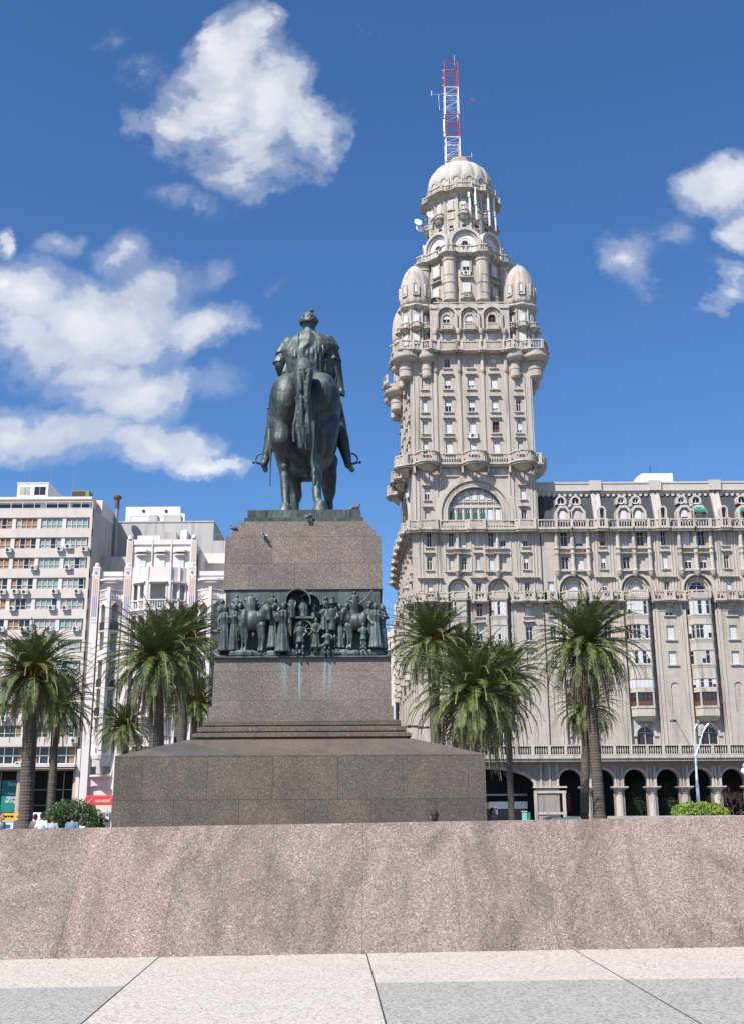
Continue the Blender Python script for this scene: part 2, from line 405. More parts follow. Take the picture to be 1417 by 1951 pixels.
def window(parent, MX, a, b, c, d, y=.3, arched=False, style=None, name='window', bars=True):
    "one window: glass and frame, with a roller blind or shutters as its own child"
    w = b-a; h = d-c
    if style is None: style = WR.choices(['closed', 'half', 'dark', 'grey', 'wood', 'low'], [24, 20, 26, 12, 6, 12])[0]
    mb = MB('glass_curtain' if WR.random() < .28 and style != 'dark' else 'glass', 'frame', 'wood'); mb.M = MX
    panel(mb, a, b, c, d, y, arched)
    fr = min(.09, w*.12); mb.c = 2 if style == 'wood' else 1
    mb.box(a, a+fr, y-.06, y-.005, c, d-(w/2 if arched else 0)); mb.box(b-fr, b, y-.06, y-.005, c, d-(w/2 if arched else 0))
    mb.box(a+fr, b-fr, y-.06, y-.005, c, c+fr)
    if arched: mb.arch((a+b)/2, d-w/2, w/2-fr, w/2, y-.06, y-.005, 10)
    else: mb.box(a+fr, b-fr, y-.06, y-.005, d-fr, d)
    if bars and w > .5 and style != 'closed':
        cx = (a+b)/2; mb.box(cx-.035, cx+.035, y-.05, y-.004, c+fr, d-fr)
        if h > 1.2: mb.box(a+fr, b-fr, y-.045, y-.004, c+h*.66, c+h*.66+.05)
        if style == 'wood':
            mb.box(a+fr, cx-.06, y-.03, y-.003, c+fr, c+h*.35); mb.box(cx+.06, b-fr, y-.03, y-.003, c+fr, c+h*.35)
    win = mb.build(name, parent)
    fr0 = {'closed': 0.0, 'half': WR.uniform(.3, .55), 'grey': 0.0, 'low': WR.uniform(.1, .3)}.get(style)
    if fr0 is not None:
        sb = MB('shutter_grey' if style == 'grey' else 'shutter'); sb.M = MX
        z0 = c+fr*.6+fr0*h
        if arched and z0 < d-w/2: panel(sb, a+fr*.6, b-fr*.6, z0, d-fr*.6, y-.10, True, y-.07)
        elif not arched:
            n = max(3, int((d-z0)/.3))
            for i in range(n):
                q0 = z0+(d-fr*.5-z0)*i/n; q1 = z0+(d-fr*.5-z0)*(i+1)/n
                sb.box(a+fr*.6, b-fr*.6, y-.10, y-.07, q0, q1-.015)
        if sb.f: sb.build('blind', win)
    return win
def balusters(mb, p, q, z0, h, step=.36, w=.105):
    d = Vector((q[0]-p[0], q[1]-p[1])); L = d.length; n = max(1, int(L/step)); d.normalize()
    for i in range(n):
        t = (i+.5)*L/n; x = p[0]+d.x*t; y = p[1]+d.y*t; k = w/2
        mb.frust((x-k*.7, x+k*.7, y-k*.7, y+k*.7), (x-k*1.3, x+k*1.3, y-k*1.3, y+k*1.3), z0, z0+h*.4)
        mb.frust((x-k*1.3, x+k*1.3, y-k*1.3, y+k*1.3), (x-k*.6, x+k*.6, y-k*.6, y+k*.6), z0+h*.4, z0+h)
def rail(mb, path, z0, h, th=.24, closed=False, posts=True, slab=.35, overhang=.12, step=.36, solid=()):
    "stone balustrade along path (2D), standing on a moulded edge whose top is at z0"
    n = len(path); m = n if closed else n-1
    for i in range(m):
        p, q = path[i], path[(i+1) % n]
        mb.seg(p, q, th+.1, z0, z0+.14, .0)
        mb.seg(p, q, th+.14, z0+h-.16, z0+h, .05)
        L = math.hypot(q[0]-p[0], q[1]-p[1])
        if i in solid: mb.seg(p, q, th*.8, z0+.14, z0+h-.16)
        elif L > .3: balusters(mb, p, q, z0+.14, h-.3, step)
        else: balusters(mb, p, q, z0+.14, h-.3, 1.0)
        if slab: mb.seg(p, q, th+.3+overhang*2, z0-slab*.45, z0-.002, .1); mb.seg(p, q, th+.22, z0-slab, z0-slab*.45, .05)
    if posts:
        for i in range(n):
            if posts is True or i in posts:
                p = path[i]; k = th*.62+.05
                mb.box(p[0]-k, p[0]+k, p[1]-k, p[1]+k, z0+.001, z0+h+.03)
def arcpts(cx, cy, r, a0, a1, n): return [(cx+r*math.cos(a0+(a1-a0)*i/n), cy+r*math.sin(a0+(a1-a0)*i/n)) for i in range(n+1)]
def hood(mb, cx, z, w, y=0, out=.35, t=.16):
    mb.box(cx-w/2, cx+w/2, y-out, y-.001, z+t*.5, z+t); mb.box(cx-w/2+.1, cx+w/2-.1, y-out*.6, y-.001, z, z+t*.5)
def sill(mb, cx, z, w, y=0, out=.22, t=.14): mb.box(cx-w/2, cx+w/2, y-out, y-.001, z-t, z)
def remesh(o, vox, smooth=0, disp=None):
    md = o.modifiers.new('remesh', 'REMESH'); md.mode = 'VOXEL'; md.voxel_size = vox; md.use_smooth_shade = True
    if smooth: s = o.modifiers.new('smooth', 'SMOOTH'); s.factor = .5; s.iterations = smooth
    if disp:
        tx = bpy.data.textures.new('clouds_'+o.name, 'CLOUDS'); tx.noise_scale = disp[1]; tx.noise_depth = 3
        d = o.modifiers.new('displace', 'DISPLACE'); d.texture = tx; d.strength = disp[0]; d.mid_level = .5; d.texture_coords = 'LOCAL'
    return o
# ================================================================== the tall tower building with its long wing
D = 145.0
salvo = empty('tower_building', (14, D, 0), 'tall grey beige tower with domed turrets and a long mansard wing', 'building')
F0 = TM(0, D, 0)
XL, XR, XC = 5.5, 22.6, 14.05
WX1 = 57.0
LV = dict(A=(36.67, 38.73), B=(33.5, 35.3), C=(30.3, 31.83), D=(27.13, 29.04), E=(23.9, 25.8), F=(20.58, 22.37))
# ---- bay stack: recessed channel with round head, stacked oriel windows
def bay_stack(cx, ho, hi, holes, mw, mt, k):
    # ho half width of the recess, hi radius of the arched opening
    zsp = 31.83-hi
    holes.append((cx-ho, cx+ho, 10.2, zsp+ho, True))
    y0 = .5
    hh = [(cx-hi, cx+hi, 30.3, 31.83, False), (cx-hi, cx+hi, 10.2, 12.7, True)]
    sub = [(cx-hi, cx+hi, 30.3, 31.83, True), (cx-hi, cx+hi, 10.2, 12.7, True)]
    wall_holes(mw, cx-ho, cx+ho, 10.2, zsp+ho, sub, y0, .4)
    for (r0, r1, ya) in ((hi, hi+.22, y0-.12), (hi+.32, hi+.5, y0-.3)):
        if r1 < ho: mt.arch(cx, zsp, r0, r1, ya, y0, 16)
        mt.box(cx-r1, cx-r0, ya, y0-.002, 29.3, zsp-.003); mt.box(cx+r0, cx+r1, ya, y0-.002, 29.3, zsp-.003)
    mt.arch(cx, zsp, ho, ho+.3, -.12, -.002, 18); mt.box(cx-ho-.28, cx-ho, -.10, -.003, 10.2, zsp-.004); mt.box(cx+ho, cx+ho+.28, -.10, -.003, 10.2, zsp-.004)
    mt.arch(cx, 12.7-hi, hi, hi+.35, y0-.15, y0-.002, 12); mt.box(cx-hi-.45, cx-hi, y0-.2, y0-.003, 11.4, 11.65); mt.box(cx+hi, cx+hi+.45, y0-.2, y0-.003, 11.4, 11.65)
    window(salvo, F0, cx-hi, cx+hi, 30.3, 31.83, y0+.38, True, ['half', 'grey', 'closed', 'closed', 'dark', 'grey'][k % 6], 'arched_window')
    window(salvo, F0, cx-hi, cx+hi, 10.2, 12.7, y0+.38, True, ['dark', 'dark', 'grey', 'dark', 'dark'][k % 5], 'terrace_door')
    s = ho/1.95
    a, b, yf = 1.72*s, 1.12*s, -.85
    def plan(e=0.0): return [(cx-a-e, y0-.004), (cx-b-e*.6, yf-e), (cx+b+e*.6, yf-e), (cx+a+e, y0-.004)]
    def drum(z0, z1, e=0.0, e2=None): mt.prismZ(plan(e), z0, z1, plan(e if e2 is None else e2))
    drum(13.3, 13.9, -.5, .0); drum(13.9, 14.9); drum(14.9, 15.19, .08)
    lv = [(15.19, 16.95), (17.45, 18.66), (20.58, 22.37), (23.9, 25.8), (27.13, 29.04)]
    drum(16.95, 17.15, .07); drum(17.15, 17.45)
    for (u, v) in ((18.66, 20.58), (22.37, 23.9), (25.8, 27.13)):
        drum(u, u+.16, .10); drum(u+.16, v-.5); drum(v-.5, v-.16, .02, .09); drum(v-.16, v, .12)
    drum(29.04, 29.22, .10); drum(29.22, 29.4, .2)
    P = plan(.1); rail(mt, P, 29.4, 1.0, th=.16, slab=0, step=.3)
    for j, (u, v) in enumerate(lv):
        mb = MB('glass', 'salvo_trim', 'frame', 'wood'); mb.M = F0; bl = MB('shutter' if WR.random() < .65 else 'shutter_grey'); bl.M = F0
        p = plan(-.06)
        wood = j == 0
        for q in range(3):
            A = Vector(p[q]); B = Vector(p[q+1]); dd = (B-A); L = dd.length; dd.normalize(); nn = Vector((dd.y, -dd.x))
            mb.c = 0; mb.quad((A.x, A.y, u), (B.x, B.y, u), (B.x, B.y, v), (A.x, A.y, v))
            mb.c = 3 if wood else 2
            nb = 4 if q == 1 else 2
            for t in range(nb+1):
                c = A+dd*(L*t/nb)+nn*.03; mb.box(c.x-.035, c.x+.035, c.y-.035, c.y+.035, u, v)
            mb.seg(A+nn*.02, B+nn*.02, .07, u, u+.09); mb.seg(A+nn*.02, B+nn*.02, .07, v-.1, v); mb.seg(A+nn*.02, B+nn*.02, .05, u+(v-u)*.66, u+(v-u)*.66+.06)
            if wood: mb.c = 3; mb.seg(A+nn*.01, B+nn*.01, .04, u+.09, u+(v-u)*.35)
            if not wood:
                for t in range(nb):
                    if WR.random() < .68:
                        c0 = A+dd*(L*(t+.08)/nb)+nn*.07; c1 = A+dd*(L*(t+.92)/nb)+nn*.07
                        bl.seg(c0, c1, .03, u+.08 if WR.random() < .8 else u+(v-u)*.4, v-.08)
            mb.c = 1
            for c in (A+dd*.02, B-dd*.02): mb.box(c.x-.09, c.x+.09, c.y-.09, c.y+.09, u, v)
        o = mb.build('oriel_window', salvo)
        if bl.f: bl.build('blind', o)
def ledge(mt, x0, x1, z, y=0, out=.3, t=.18):
    mt.box(x0, x1, y-out, y-.002, z, z+t*.5); mt.box(x0-.06, x1+.06, y-out-.08, y-.002, z+t*.5, z+t)
def column(mt, x, y, z0, z1, r): mt.lathe(x, y, [(r*1.25, z0), (r*1.25, z0+.12), (r, z0+.2), (r*.95, z1-.25), (r*1.25, z1-.1), (r*1.25, z1)], 10)
def strip(mt, x, w, z0, z1, y=0, t=.12): mt.box(x-w/2, x+w/2, y-t, y-.001, z0, z1)
def balcony_box(name, x0, x1, z0, zt, out, bulge=None, y=0, solid=False):
    mb = MB('salvo_trim'); mb.M = F0
    pth = [(x0, y), (x0, y-out), (x1, y-out), (x1, y)]
    if bulge:
        c, w, o2 = bulge; pth = [(x0, y), (x0, y-out), (c-w, y-out), (c-w*.7, y-o2), (c+w*.7, y-o2), (c+w, y-out), (x1, y-out), (x1, y)]
        mb.prismZ([(c-w*.6, y-.01), (c-w*.5, y-o2*.6), (c+w*.5, y-o2*.6), (c+w*.6, y-.01)], z0-.75, z0-.36)
    rail(mb, pth, z0, zt-z0, th=.16, slab=.36)
    mb.prismZ([p for p in pth], z0-.3, z0-.01)
    return mb.build(name, salvo)
# ---- front wall of tower and wing
mw = MB('salvo'); mw.M = F0
mt = MB('salvo_trim'); mt.M = F0
holes = []
tb = [11.5, 16.85]
for k, cx in enumerate(tb): bay_stack(cx, 1.45, .97, holes, mw, mt, k)
def W_(a, b, c, d, style=None, name='shaft_window', arched=False, dep=.35):
    holes.append((a, b, c, d, arched)); return window(salvo, F0, a, b, c, d, dep-.03, arched, style, name)
sh_st = {0: ['grey', 'closed', 'grey', 'half'], 1: ['half', 'half', 'closed', 'closed'], 2: ['half', 'half', 'closed', 'closed'], 3: ['closed', 'half', 'wood', 'closed'], 4: ['grey', 'dark', 'low', 'grey']}
SC = [7.46, 10.75, 14.05, 17.3, 20.6]
for i, x in enumerate(SC):
    w = .72 if i in (0, 4) else .95
    for j, (c, d) in enumerate(((59.5, 61.2), (56.1, 57.85), (52.95, 54.65), (49.9, 51.7))):
        W_(x-w/2, x+w/2, c, d, sh_st[i][j])
        hood(mt, x, d+.42, w+.75); sill(mt, x, c, w+.5, t=.16)
    if i in (1, 2, 3): W_(x-.42, x+.42, 62.7, 64.3, ['dark', 'grey', 'half'][i-1], 'shaft_window', True); sill(mt, x, 62.7, 1.3)
for x in (9.05, 12.4, 15.7, 19.0):
    strip(mt, x, .5, 49.9, 62.6, t=.10); strip(mt, x, .26, 49.9, 62.4, t=.2)
    mt.lathe(x, -.12, [(.05, 61.7), (.28, 62.1), (.34, 62.5), (.27, 62.6), (.27, 65), (.36, 65)], 12)
for x in (5.9, 6.5, 8.45, 21.5, 22.25): strip(mt, x, .22, 49.9, 61.5, t=.1)
for x in (5.85, 6.35, 8.9, 9.4, 18.8, 19.3, 21.8, 22.3): strip(mt, x, .25, 40.3, 47.9, t=.12)
for x in (10.1, 11.35, 16.75, 18.05): W_(x-.45, x+.45, 46.75, 47.85, WR.choice(['half', 'closed', 'dark']));  sill(mt, x, 46.75, 1.2)
for x in (7.55, 20.7):
    W_(x-.38, x+.38, 43.3, 45.0); hood(mt, x, 45.25, 1.5); sill(mt, x, 43.3, 1.1)
    W_(x-.38, x+.38, 40.5, 41.95); hood(mt, x, 42.2, 1.5)
# great arch
holes.append((XC-3.75, XC+3.75, 40.25, 45.1, True))
for (r0, r1, o) in ((3.75, 4.0, .08), (4.1, 4.35, .05), (4.6, 5.15, .28), (5.15, 5.5, .16)):
    mt.arch(XC, 41.35, r0, r1, -o, -.002, 30); mt.box(XC-r1, XC-r0, -o, -.003, 40.2, 41.346); mt.box(XC+r0, XC+r1, -o, -.003, 40.2, 41.346)
gi = MB('salvo_light'); gi.M = F0
panel(gi, XC-3.75, XC+3.75, 40.25, 45.1, .68, True)
ledge(gi, XC-3.6, XC+3.6, 42.15, .68, .2, .25); gi.box(XC-3.5, XC+3.5, .5, .678, 42.4, 42.62)
ledge(gi, XC-2.7, XC+2.7, 43.0, .68, .12, .14)
for i in range(8):
    x = XC-3.64+i*1.04
    column(gi, x, .6, 40.3, 42.15, .15)
for i in range(6):
    x = XC-2.6+i*1.04
    gi.box(x-.12, x+.12, .56, .679, 43.0, [43.9, 44.5, 44.9, 44.9, 44.5, 43.9][i])
    gi.box(x-.08, x+.08, .56, .679, 42.62, 43.0)
gi.build('arch_infill', salvo)
for i in range(7):
    x = XC-3.12+i*1.04; window(salvo, F0, x-.36, x+.36, 40.35, 42.05, .66, False, 'dark' if i < 5 else 'closed', 'gallery_window')
    if i < 5:
        gb = MB('green_blind'); gb.M = F0; gb.box(x-.32, x+.32, .57, .59, 40.4, 41.6); gb.build('gallery_blind', salvo)
for i in range(5):
    x = XC-2.08+i*1.04; window(salvo, F0, x-.33, x+.33, 43.16, [44.1, 44.6, 44.75, 44.6, 44.1][i], .655, True, 'low', 'gallery_window')
for x in (XC-3.1, XC+3.1): window(salvo, F0, x-.25, x+.25, 42.75, 43.1, .655, True, 'dark', 'gallery_window')
# lower tower windows
for x in (7.69, 20.7):
    for L in 'ABC': c, d = LV[L]; W_(x-.36, x+.36, c, d, None, 'front_window'); sill(mt, x, c, 1.2)
    hood(mt, x, 35.75, 1.5); hood(mt, x, 32.15, 3.4, 0, .55, .3)
    for L in 'DEF': c, d = LV[L]; W_(x-.48, x+.48, c, d, None, 'front_window'); sill(mt, x, c, 1.5)
    for L in 'EF': hood(mt, x, LV[L][1]+.45, 1.6)
    for q in (-1.35, -.95, .95, 1.35): strip(mt, x+q, .2, 30.6, 38.9, t=.1)
    holes.append((x-.4, x+.4, 14.3, 17.9, True)); mw.quad((x-.4, .15, 14.3), (x+.4, .15, 14.3), (x+.4, .15, 17.9), (x-.4, .15, 17.9))
x = 14.18
for L, w in (('A', .34), ('B', .34), ('C', .38), ('D', .42), ('E', .42), ('F', .42)):
    c, d = LV[L]; W_(x-w, x+w, c, d, None, 'front_window'); sill(mt, x, c, w*2+.5); 
    if L in 'BE': hood(mt, x, d+.4, w*2+.6)
hood(mt, x, 32.15, 2.3, 0, .5, .3)
for cx in tb:
    for q in (-.82, .82):
        for L in 'AB': c, d = LV[L]; W_(cx+q-.38, cx+q+.38, c, d, None, 'front_window')
    for (z) in (36.2, 33.05): ledge(mt, cx-1.6, cx+1.6, z, out=.25)
    ledge(mt, cx-1.6, cx+1.6, 35.55, out=.3); ledge(mt, cx-.5, cx+.5, 35.56, out=.5); ledge(mt, cx-.45, cx+.45, 36.21, out=.42)
    column(mt, cx, -.22, 33.25, 35.55, .22); column(mt, cx, -.22, 36.4, 38.9, .22)
    mt.lathe(cx, -.15, [(.05, 32.3), (.3, 32.7), (.5, 33.05)], 10)
    for q in (-1.75, 1.75): strip(mt, cx+q, .22, 33.2, 38.9, t=.1)
balcony_box('balcony', 5.55, 9.9, 29.15, 30.35, .55, (7.69, .95, 1.1))
balcony_box('balcony', 18.6, 23.0, 29.15, 30.35, .55, (20.7, .95, 1.1))
balcony_box('balcony', 23.0, 24.7, 29.15, 30.35, .55, (23.85, .7, .95))
balcony_box('balcony', 13.4, 15.0, 29.15, 30.35, .75)
# ---- wing
WB = [26.95, 35.25, 43.55, 51.85]; WP = [31.1, 39.4, 47.7, 55.9]
for k, cx in enumerate(WB):
    bay_stack(cx, 1.95, 1.13, holes, mw, mt, k+2)
    for q in (-1.02, 1.02):
        for L in 'AB': c, d = LV[L]; W_(cx+q-.5, cx+q+.5, c, d, None, 'wing_window')
    for z in (36.15, 35.5, 33.05):
        ledge(mt, cx-2.35, cx+2.35, z, out=.32)
        for q in (-2.12, 0, 2.12): mt.lathe(cx+q, -.3, [(.36, z), (.42, z+.09), (.42, z+.19)], 10)
    for q in (-2.12, 0, 2.12):
        column(mt, cx+q, -.3, 33.25, 35.5, .27); column(mt, cx+q, -.3, 36.35, 38.9, .27)
        mt.lathe(cx+q, -.3, [(.3, 35.69), (.3, 36.14)], 10)
        mt.lathe(cx+q, -.25, [(.05, 32.35), (.22, 32.5), (.36, 32.8), (.44, 33.05)], 10)
    for q in (-2.55, 2.55): strip(mt, cx+q, .3, 10.3, 32.3, t=.1)
for x in WP:
    for L in 'ABC': c, d = LV[L]; W_(x-.36, x+.36, c, d, None, 'wing_window'); sill(mt, x, c, 1.15)
    hood(mt, x, 35.75, 1.4); hood(mt, x, 32.15, 2.75, 0, .5, .3)
    for L in 'DEF': c, d = LV[L]; W_(x-.52, x+.52, c, d, None, 'wing_window'); sill(mt, x, c, 1.6)
    for q in (-1.25, -.85, .85, 1.25): strip(mt, x+q, .2, 30.5, 38.9, t=.1)
    holes.append((x-.52, x+.52, 14.3, 18.3, True)); mw.quad((x-.52, .12, 14.3), (x+.52, .12, 14.3), (x+.52, .12, 18.3), (x-.52, .12, 18.3))
    balcony_box('balcony', x-2.1, x+2.1, 29.15, 30.35, .5, (x, .8, 1.0))
    for q in (-1.95, 1.95): strip(mt, x+q, .22, 27.9, 28.8, t=.1)
    mt.box(x-2.1, x+2.1, -.08, -.001, 27.75, 27.9)
for c, d in (LV['C'], LV['D'], LV['E'], LV['F']):
    if d < 35: W_(23.5, 24.25, c, d, None, 'wing_window'); sill(mt, 23.87, c, 1.2)
holes.append((23.5, 24.3, 14.3, 17.9, True)); mw.quad((23.5, .12, 14.3), (24.3, .12, 14.3), (24.3, .12, 17.9), (23.5, .12, 17.9))
wall_holes(mw, XL, XR, 10.2, 65.0, [h for h in holes if h[1] < XR+.1 and h[0] < 22.6])
wall_holes(mw, XR, WX1, 10.2, 38.9, [h for h in holes if h[0] >= XR])
# tower body sides and back (the back and the far side are plain)
mw.quad((XR, 0, 38.9), (XR, 17, 38.9), (XR, 17, 65), (XR, 0, 65))
mw.quad((XL-1, 17, 10), (XR, 17, 10), (XR, 17, 65), (XL-1, 17, 65)); 
for x in (XR-4, XR-8.5, XR-13):                                       # plain pilasters on the back
    pass
for yy in (3, 6, 9, 12, 15): mw.box(XR, XR+.12, yy-.25, yy+.25, 40.3, 64.5)
mw.box(WX1-.01, WX1, 0, 15, 0, 38.9)
mw.quad((XR, 15, 0), (WX1, 15, 0), (WX1, 15, 40), (XR, 15, 40))
dp = MB('metal_dark'); dp.M = F0; dp.tube([(22.75, -.08, 10.2), (22.75, -.08, 38.4)], .06, 6); dp.build('drain_pipe', salvo)
# ---- left (avenue) face: runs back from the front corner
ML = Matrix.Translation((XL, D, 0)) @ Matrix.Rotation(R(-90-3.5)+PI, 4, 'Z') @ Matrix.Scale(1, 4)
# local x runs away from the viewer, outward is +y here; flip with a mirror matrix so that outward is -y
ML = Matrix.Translation((XL, D, 0)) @ Matrix(((-math.sin(R(3.5)), math.cos(R(3.5)), 0, 0), (math.cos(R(3.5)), math.sin(R(3.5)), 0, 0), (0, 0, 1, 0), (0, 0, 0, 1)))
ms = MB('salvo'); ms.M = ML; hs = []
DL = 17.0
for i, x in enumerate((1.6, 4.9, 8.5, 12.1, 15.4)):
    for (c, d) in ((59.5, 61.2), (56.1, 57.85), (52.95, 54.65), (49.9, 51.7)):
        hs.append((x-.42, x+.42, c, d, False)); window(salvo, ML, x-.42, x+.42, c, d, .3, False, None, 'side_window')
        hood(ms, x, d+.42, 1.6, 0, .35); sill(ms, x, c, 1.4)
for x in (3.2, 6.7, 10.3, 13.8): strip(ms, x, .4, 49.9, 62.4, t=.2)
hs.append((8.5-3.6, 8.5+3.6, 40.25, 45.1, True)); panel(ms, 4.9, 12.1, 40.25, 45.1, .34, True)
for (r0, r1, o) in ((3.75, 4.35, .12), (4.6, 5.3, .3)): ms.arch(8.5, 41.35, r0, r1, -o, -.002, 20); ms.box(8.5-r1, 8.5-r0, -o, -.003, 40.2, 41.346); ms.box(8.5+r0, 8.5+r1, -o, -.003, 40.2, 41.346)
wall_holes(ms, 0, DL, 38.9, 65, hs)
hs = []; n = 0
ML2 = Matrix.Translation((XL-17*math.sin(R(3.5)), D+17*math.cos(R(3.5)), 0)) @ Matrix(((0, 1, 0, 0), (1, 0, 0, 0), (0, 0, 1, 0), (0, 0, 0, 1))) @ Matrix.Translation((-17, 0, 0))
for i, x in enumerate((2.0, 5.0, 8.5, 12.0, 15.2, 19, 23, 27, 31, 35)):
    ms.M = ML if x < 17 else ML2
    pr = i % 2 == 1
    for L in 'ABCDEF':
        c, d = LV[L]
        if pr and L in 'CDEF':
            ms.prismZ([(x-1.2, -.002), (x-.8, -.95), (x+.8, -.95), (x+1.2, -.002)], c-1.3, c-.2); ms.prismZ([(x-1.35, -.002), (x-.9, -1.1), (x+.9, -1.1), (x+1.35, -.002)], c-.2, c)
            ms.box(x-.85, x-.65, -.9, -.003, c, d); ms.box(x+.65, x+.85, -.9, -.003, c, d); ms.prismZ([(x-1.3, -.002), (x-.85, -1.05), (x+.85, -1.05), (x+1.3, -.002)], d, d+.25)
            ob = MB('glass', 'shutter'); ob.M = ms.M; ob.box(x-.65, x+.65, -.8, -.02, c, d); ob.c = 1; ob.box(x-.6, x+.6, -.85, -.81, c+.3, d); ob.build('side_oriel_glass', salvo)
        else:
            hs.append((x-.45, x+.45, c, d, False)); n += 1
            if n < 62: window(salvo, ms.M, x-.45, x+.45, c, d, .3, False, None, 'side_window')
            hood(ms, x, d+.3, 1.7, 0, .45, .2); sill(ms, x, c, 1.5, 0, .3)
            if L == 'C': rail(ms, [(x-1.2, 0), (x-1.2, -.9), (x+1.2, -.9), (x+1.2, 0)], 29.15, 1.1, th=.15)
    strip(ms, x+1.6, .35, 10.3, 38.8, t=.3)
    ms.box(x-.9, x-.7, -.25, -.001, 10.3, 17.5); ms.box(x+.7, x+.9, -.25, -.001, 10.3, 17.5); ms.box(x-1.0, x+1.0, -.35, -.001, 17.5, 17.9)
    ob = MB('wood', 'frame'); ob.M = ms.M; ob.box(x-.7, x+.7, -.06, -.002, 13.2, 17.4); ob.c = 1; ob.box(x-.05, x+.05, -.1, -.061, 13.2, 17.4); ob.build('side_shop_window', salvo)
ms.M = ML; wall_holes(ms, 0, 17, 10.2, 38.9, [q for q in hs if q[1] < 17]); ms.M = ML2; wall_holes(ms, 17, 38, 10.2, 38.9, [q for q in hs if q[0] > 17]); ms.quad((38, 0, 0), (38, 14, 0), (38, 14, 38.9), (38, 0, 38.9))
ms.M = ML; ms.box(0, 17, -1.6, .3, 8.5, 8.9); ms.M = ML2; ms.box(17, 38, -1.6, .3, 8.5, 8.9)
ms.M = ML; wall_holes(ms, 0, 17, 0, 8.5, [(x-1.6, x+1.6, 0, 7.2, True) for x in (2.6, 6.9, 11.2)], 0, 1); ms.M = ML2; wall_holes(ms, 17, 38, 0, 8.5, [(x-1.6, x+1.6, 0, 7.2, True) for x in (19.8, 24.1, 28.4, 32.7)], 0, 1)
ms.c = 0; ms.build('avenue_wall', salvo)
# rings of the left face
r_ = MB('salvo_trim'); r_.M = ML
rail(r_, [(0, -.6), (5.4, -.6), (6, -1.6), (11, -1.6), (11.6, -.6), (17, -.6)], 48.3, 1.5); 
r_.prismZ([(0, -.5), (17, -.5), (17, .2), (0, .2)], 47.9, 48.28)
for c in (1.5, 8.5, 15.5):
    pa = arcpts(c, -.5, 1.6, PI, 2*PI, 8); rail(r_, pa, 48.3, 1.5); r_.lathe(c, -.4, [(.2, 46.9), (1.0, 47.5), (1.65, 48.28)], 16, PI, 2*PI)
for x0 in (2.0, 6.5, 11.0, 15.0, 20, 25, 30, 35):
    r_.M = ML if x0 < 17 else ML2
    rail(r_, [(x0-2.2, -.75), (x0-.9, -.75), (x0-.6, -1.3), (x0+.6, -1.3), (x0+.9, -.75), (x0+2.2, -.75)], 39.0, 1.3)
r_.M = ML; r_.box(0, 17, -.7, .1, 38.5, 38.98); r_.M = ML2; r_.box(17, 38, -.7, .1, 38.5, 38.98)
r_.build('avenue_balustrade', salvo)
# ---- rings on the front
rg = MB('salvo_trim'); rg.M = F0
pth = [(XL-.6, -.65), (6.2, -.65), (6.5, -1.0), (8.7, -1.0), (9.1, -.65), (12.7, -.65), (13, -.95), (15.1, -.95), (15.4, -.65), (19.4, -.65), (19.8, -1.0), (21.9, -1.0), (22.3, -.65)]
for x in (24.9,): pth += [(x, -.65)]
for i, cx in enumerate(WB):
    pth += [(cx-2.1, -.65), (cx-2.1, -.78), (cx, -.78), (cx+2.1, -.78), (cx+2.1, -.65)]
    if i < 3 or True:
        px = WP[i]; pth += [(px-1.0, -.65), (px-.6, -1.05), (px+.45, -1.05), (px+.75, -.65)]
rail(rg, pth, 39.05, 1.2, th=.22, slab=.5, step=.34)
rg.prismZ([(XL-.5, -.62), (WX1, -.62), (WX1, .4), (XL-.5, .4)], 38.75, 39.04)
rg.build('main_balustrade', salvo)
r2 = MB('salvo_trim'); r2.M = F0
path = [(XL-.7, -.4)]
for c in (7.6, 14.2, 20.7):
    path += [(c-1.75, -.55)]+arcpts(c, -.65, 1.5, PI+.25, 2*PI-.25, 8)+[(c+1.75, -.55)]
path += [(XR+.6, -.5), (XR+.9, 2)]
rail(r2, path, 48.35, 1.45, th=.2, slab=.45, step=.33, posts=[0, 1, 11, 12, 22, 23, 33, 34])
r2.prismZ([(XL-.6, -.5), (XR+.6, -.5), (XR+.6, .3), (XL-.6, .3)], 47.95, 48.34)
for c in (7.6, 14.2, 20.7): r2.lathe(c, -.5, [(.3, 47.2), (1.2, 47.7), (1.7, 48.34)], 18, PI, 2*PI); r2.box(c-1.9, c-1.65, -.8, -.003, 47.0, 47.95); r2.box(c+1.65, c+1.9, -.8, -.003, 47.0, 47.95)
r2.lathe(XR+.3, 2.2, [(.3, 46.9), (1.1, 47.5), (1.6, 48.3), (1.6, 49.8), (1.4, 49.8)], 18)
r2.box(XR, XR+.55, 0, 17, 47.95, 48.35); rail(r2, [(XR+.5, 3.5), (XR+.5, 17)], 48.35, 1.45)
r2.build('ring_balustrade', salvo)
# ---- terrace and arcade
ar = MB('salvo_trim', 'salvo_shaded', 'dark'); ar.M = F0
ar.box(XL-2, WX1, -2.75, 0, 8.5, 8.85); ar.box(XL-2, WX1, -2.55, -.4, 8.15, 8.498)
pt = [(XL-1.9+i*4.13*.5, -2.55) for i in range(0, 28)]
rail(ar, pt[:26], 8.88, 1.3, th=.2, slab=0, step=.27, posts=list(range(0, 26, 1)))
AY = -1.0
acs = [W(1085.8, 1500, D+AY)[0]+i*4.13 for i in range(8)]
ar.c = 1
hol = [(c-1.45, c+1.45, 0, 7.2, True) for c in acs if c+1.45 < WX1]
wall_holes(ar, 20.3, WX1, 0, 8.15, hol, AY, .9)
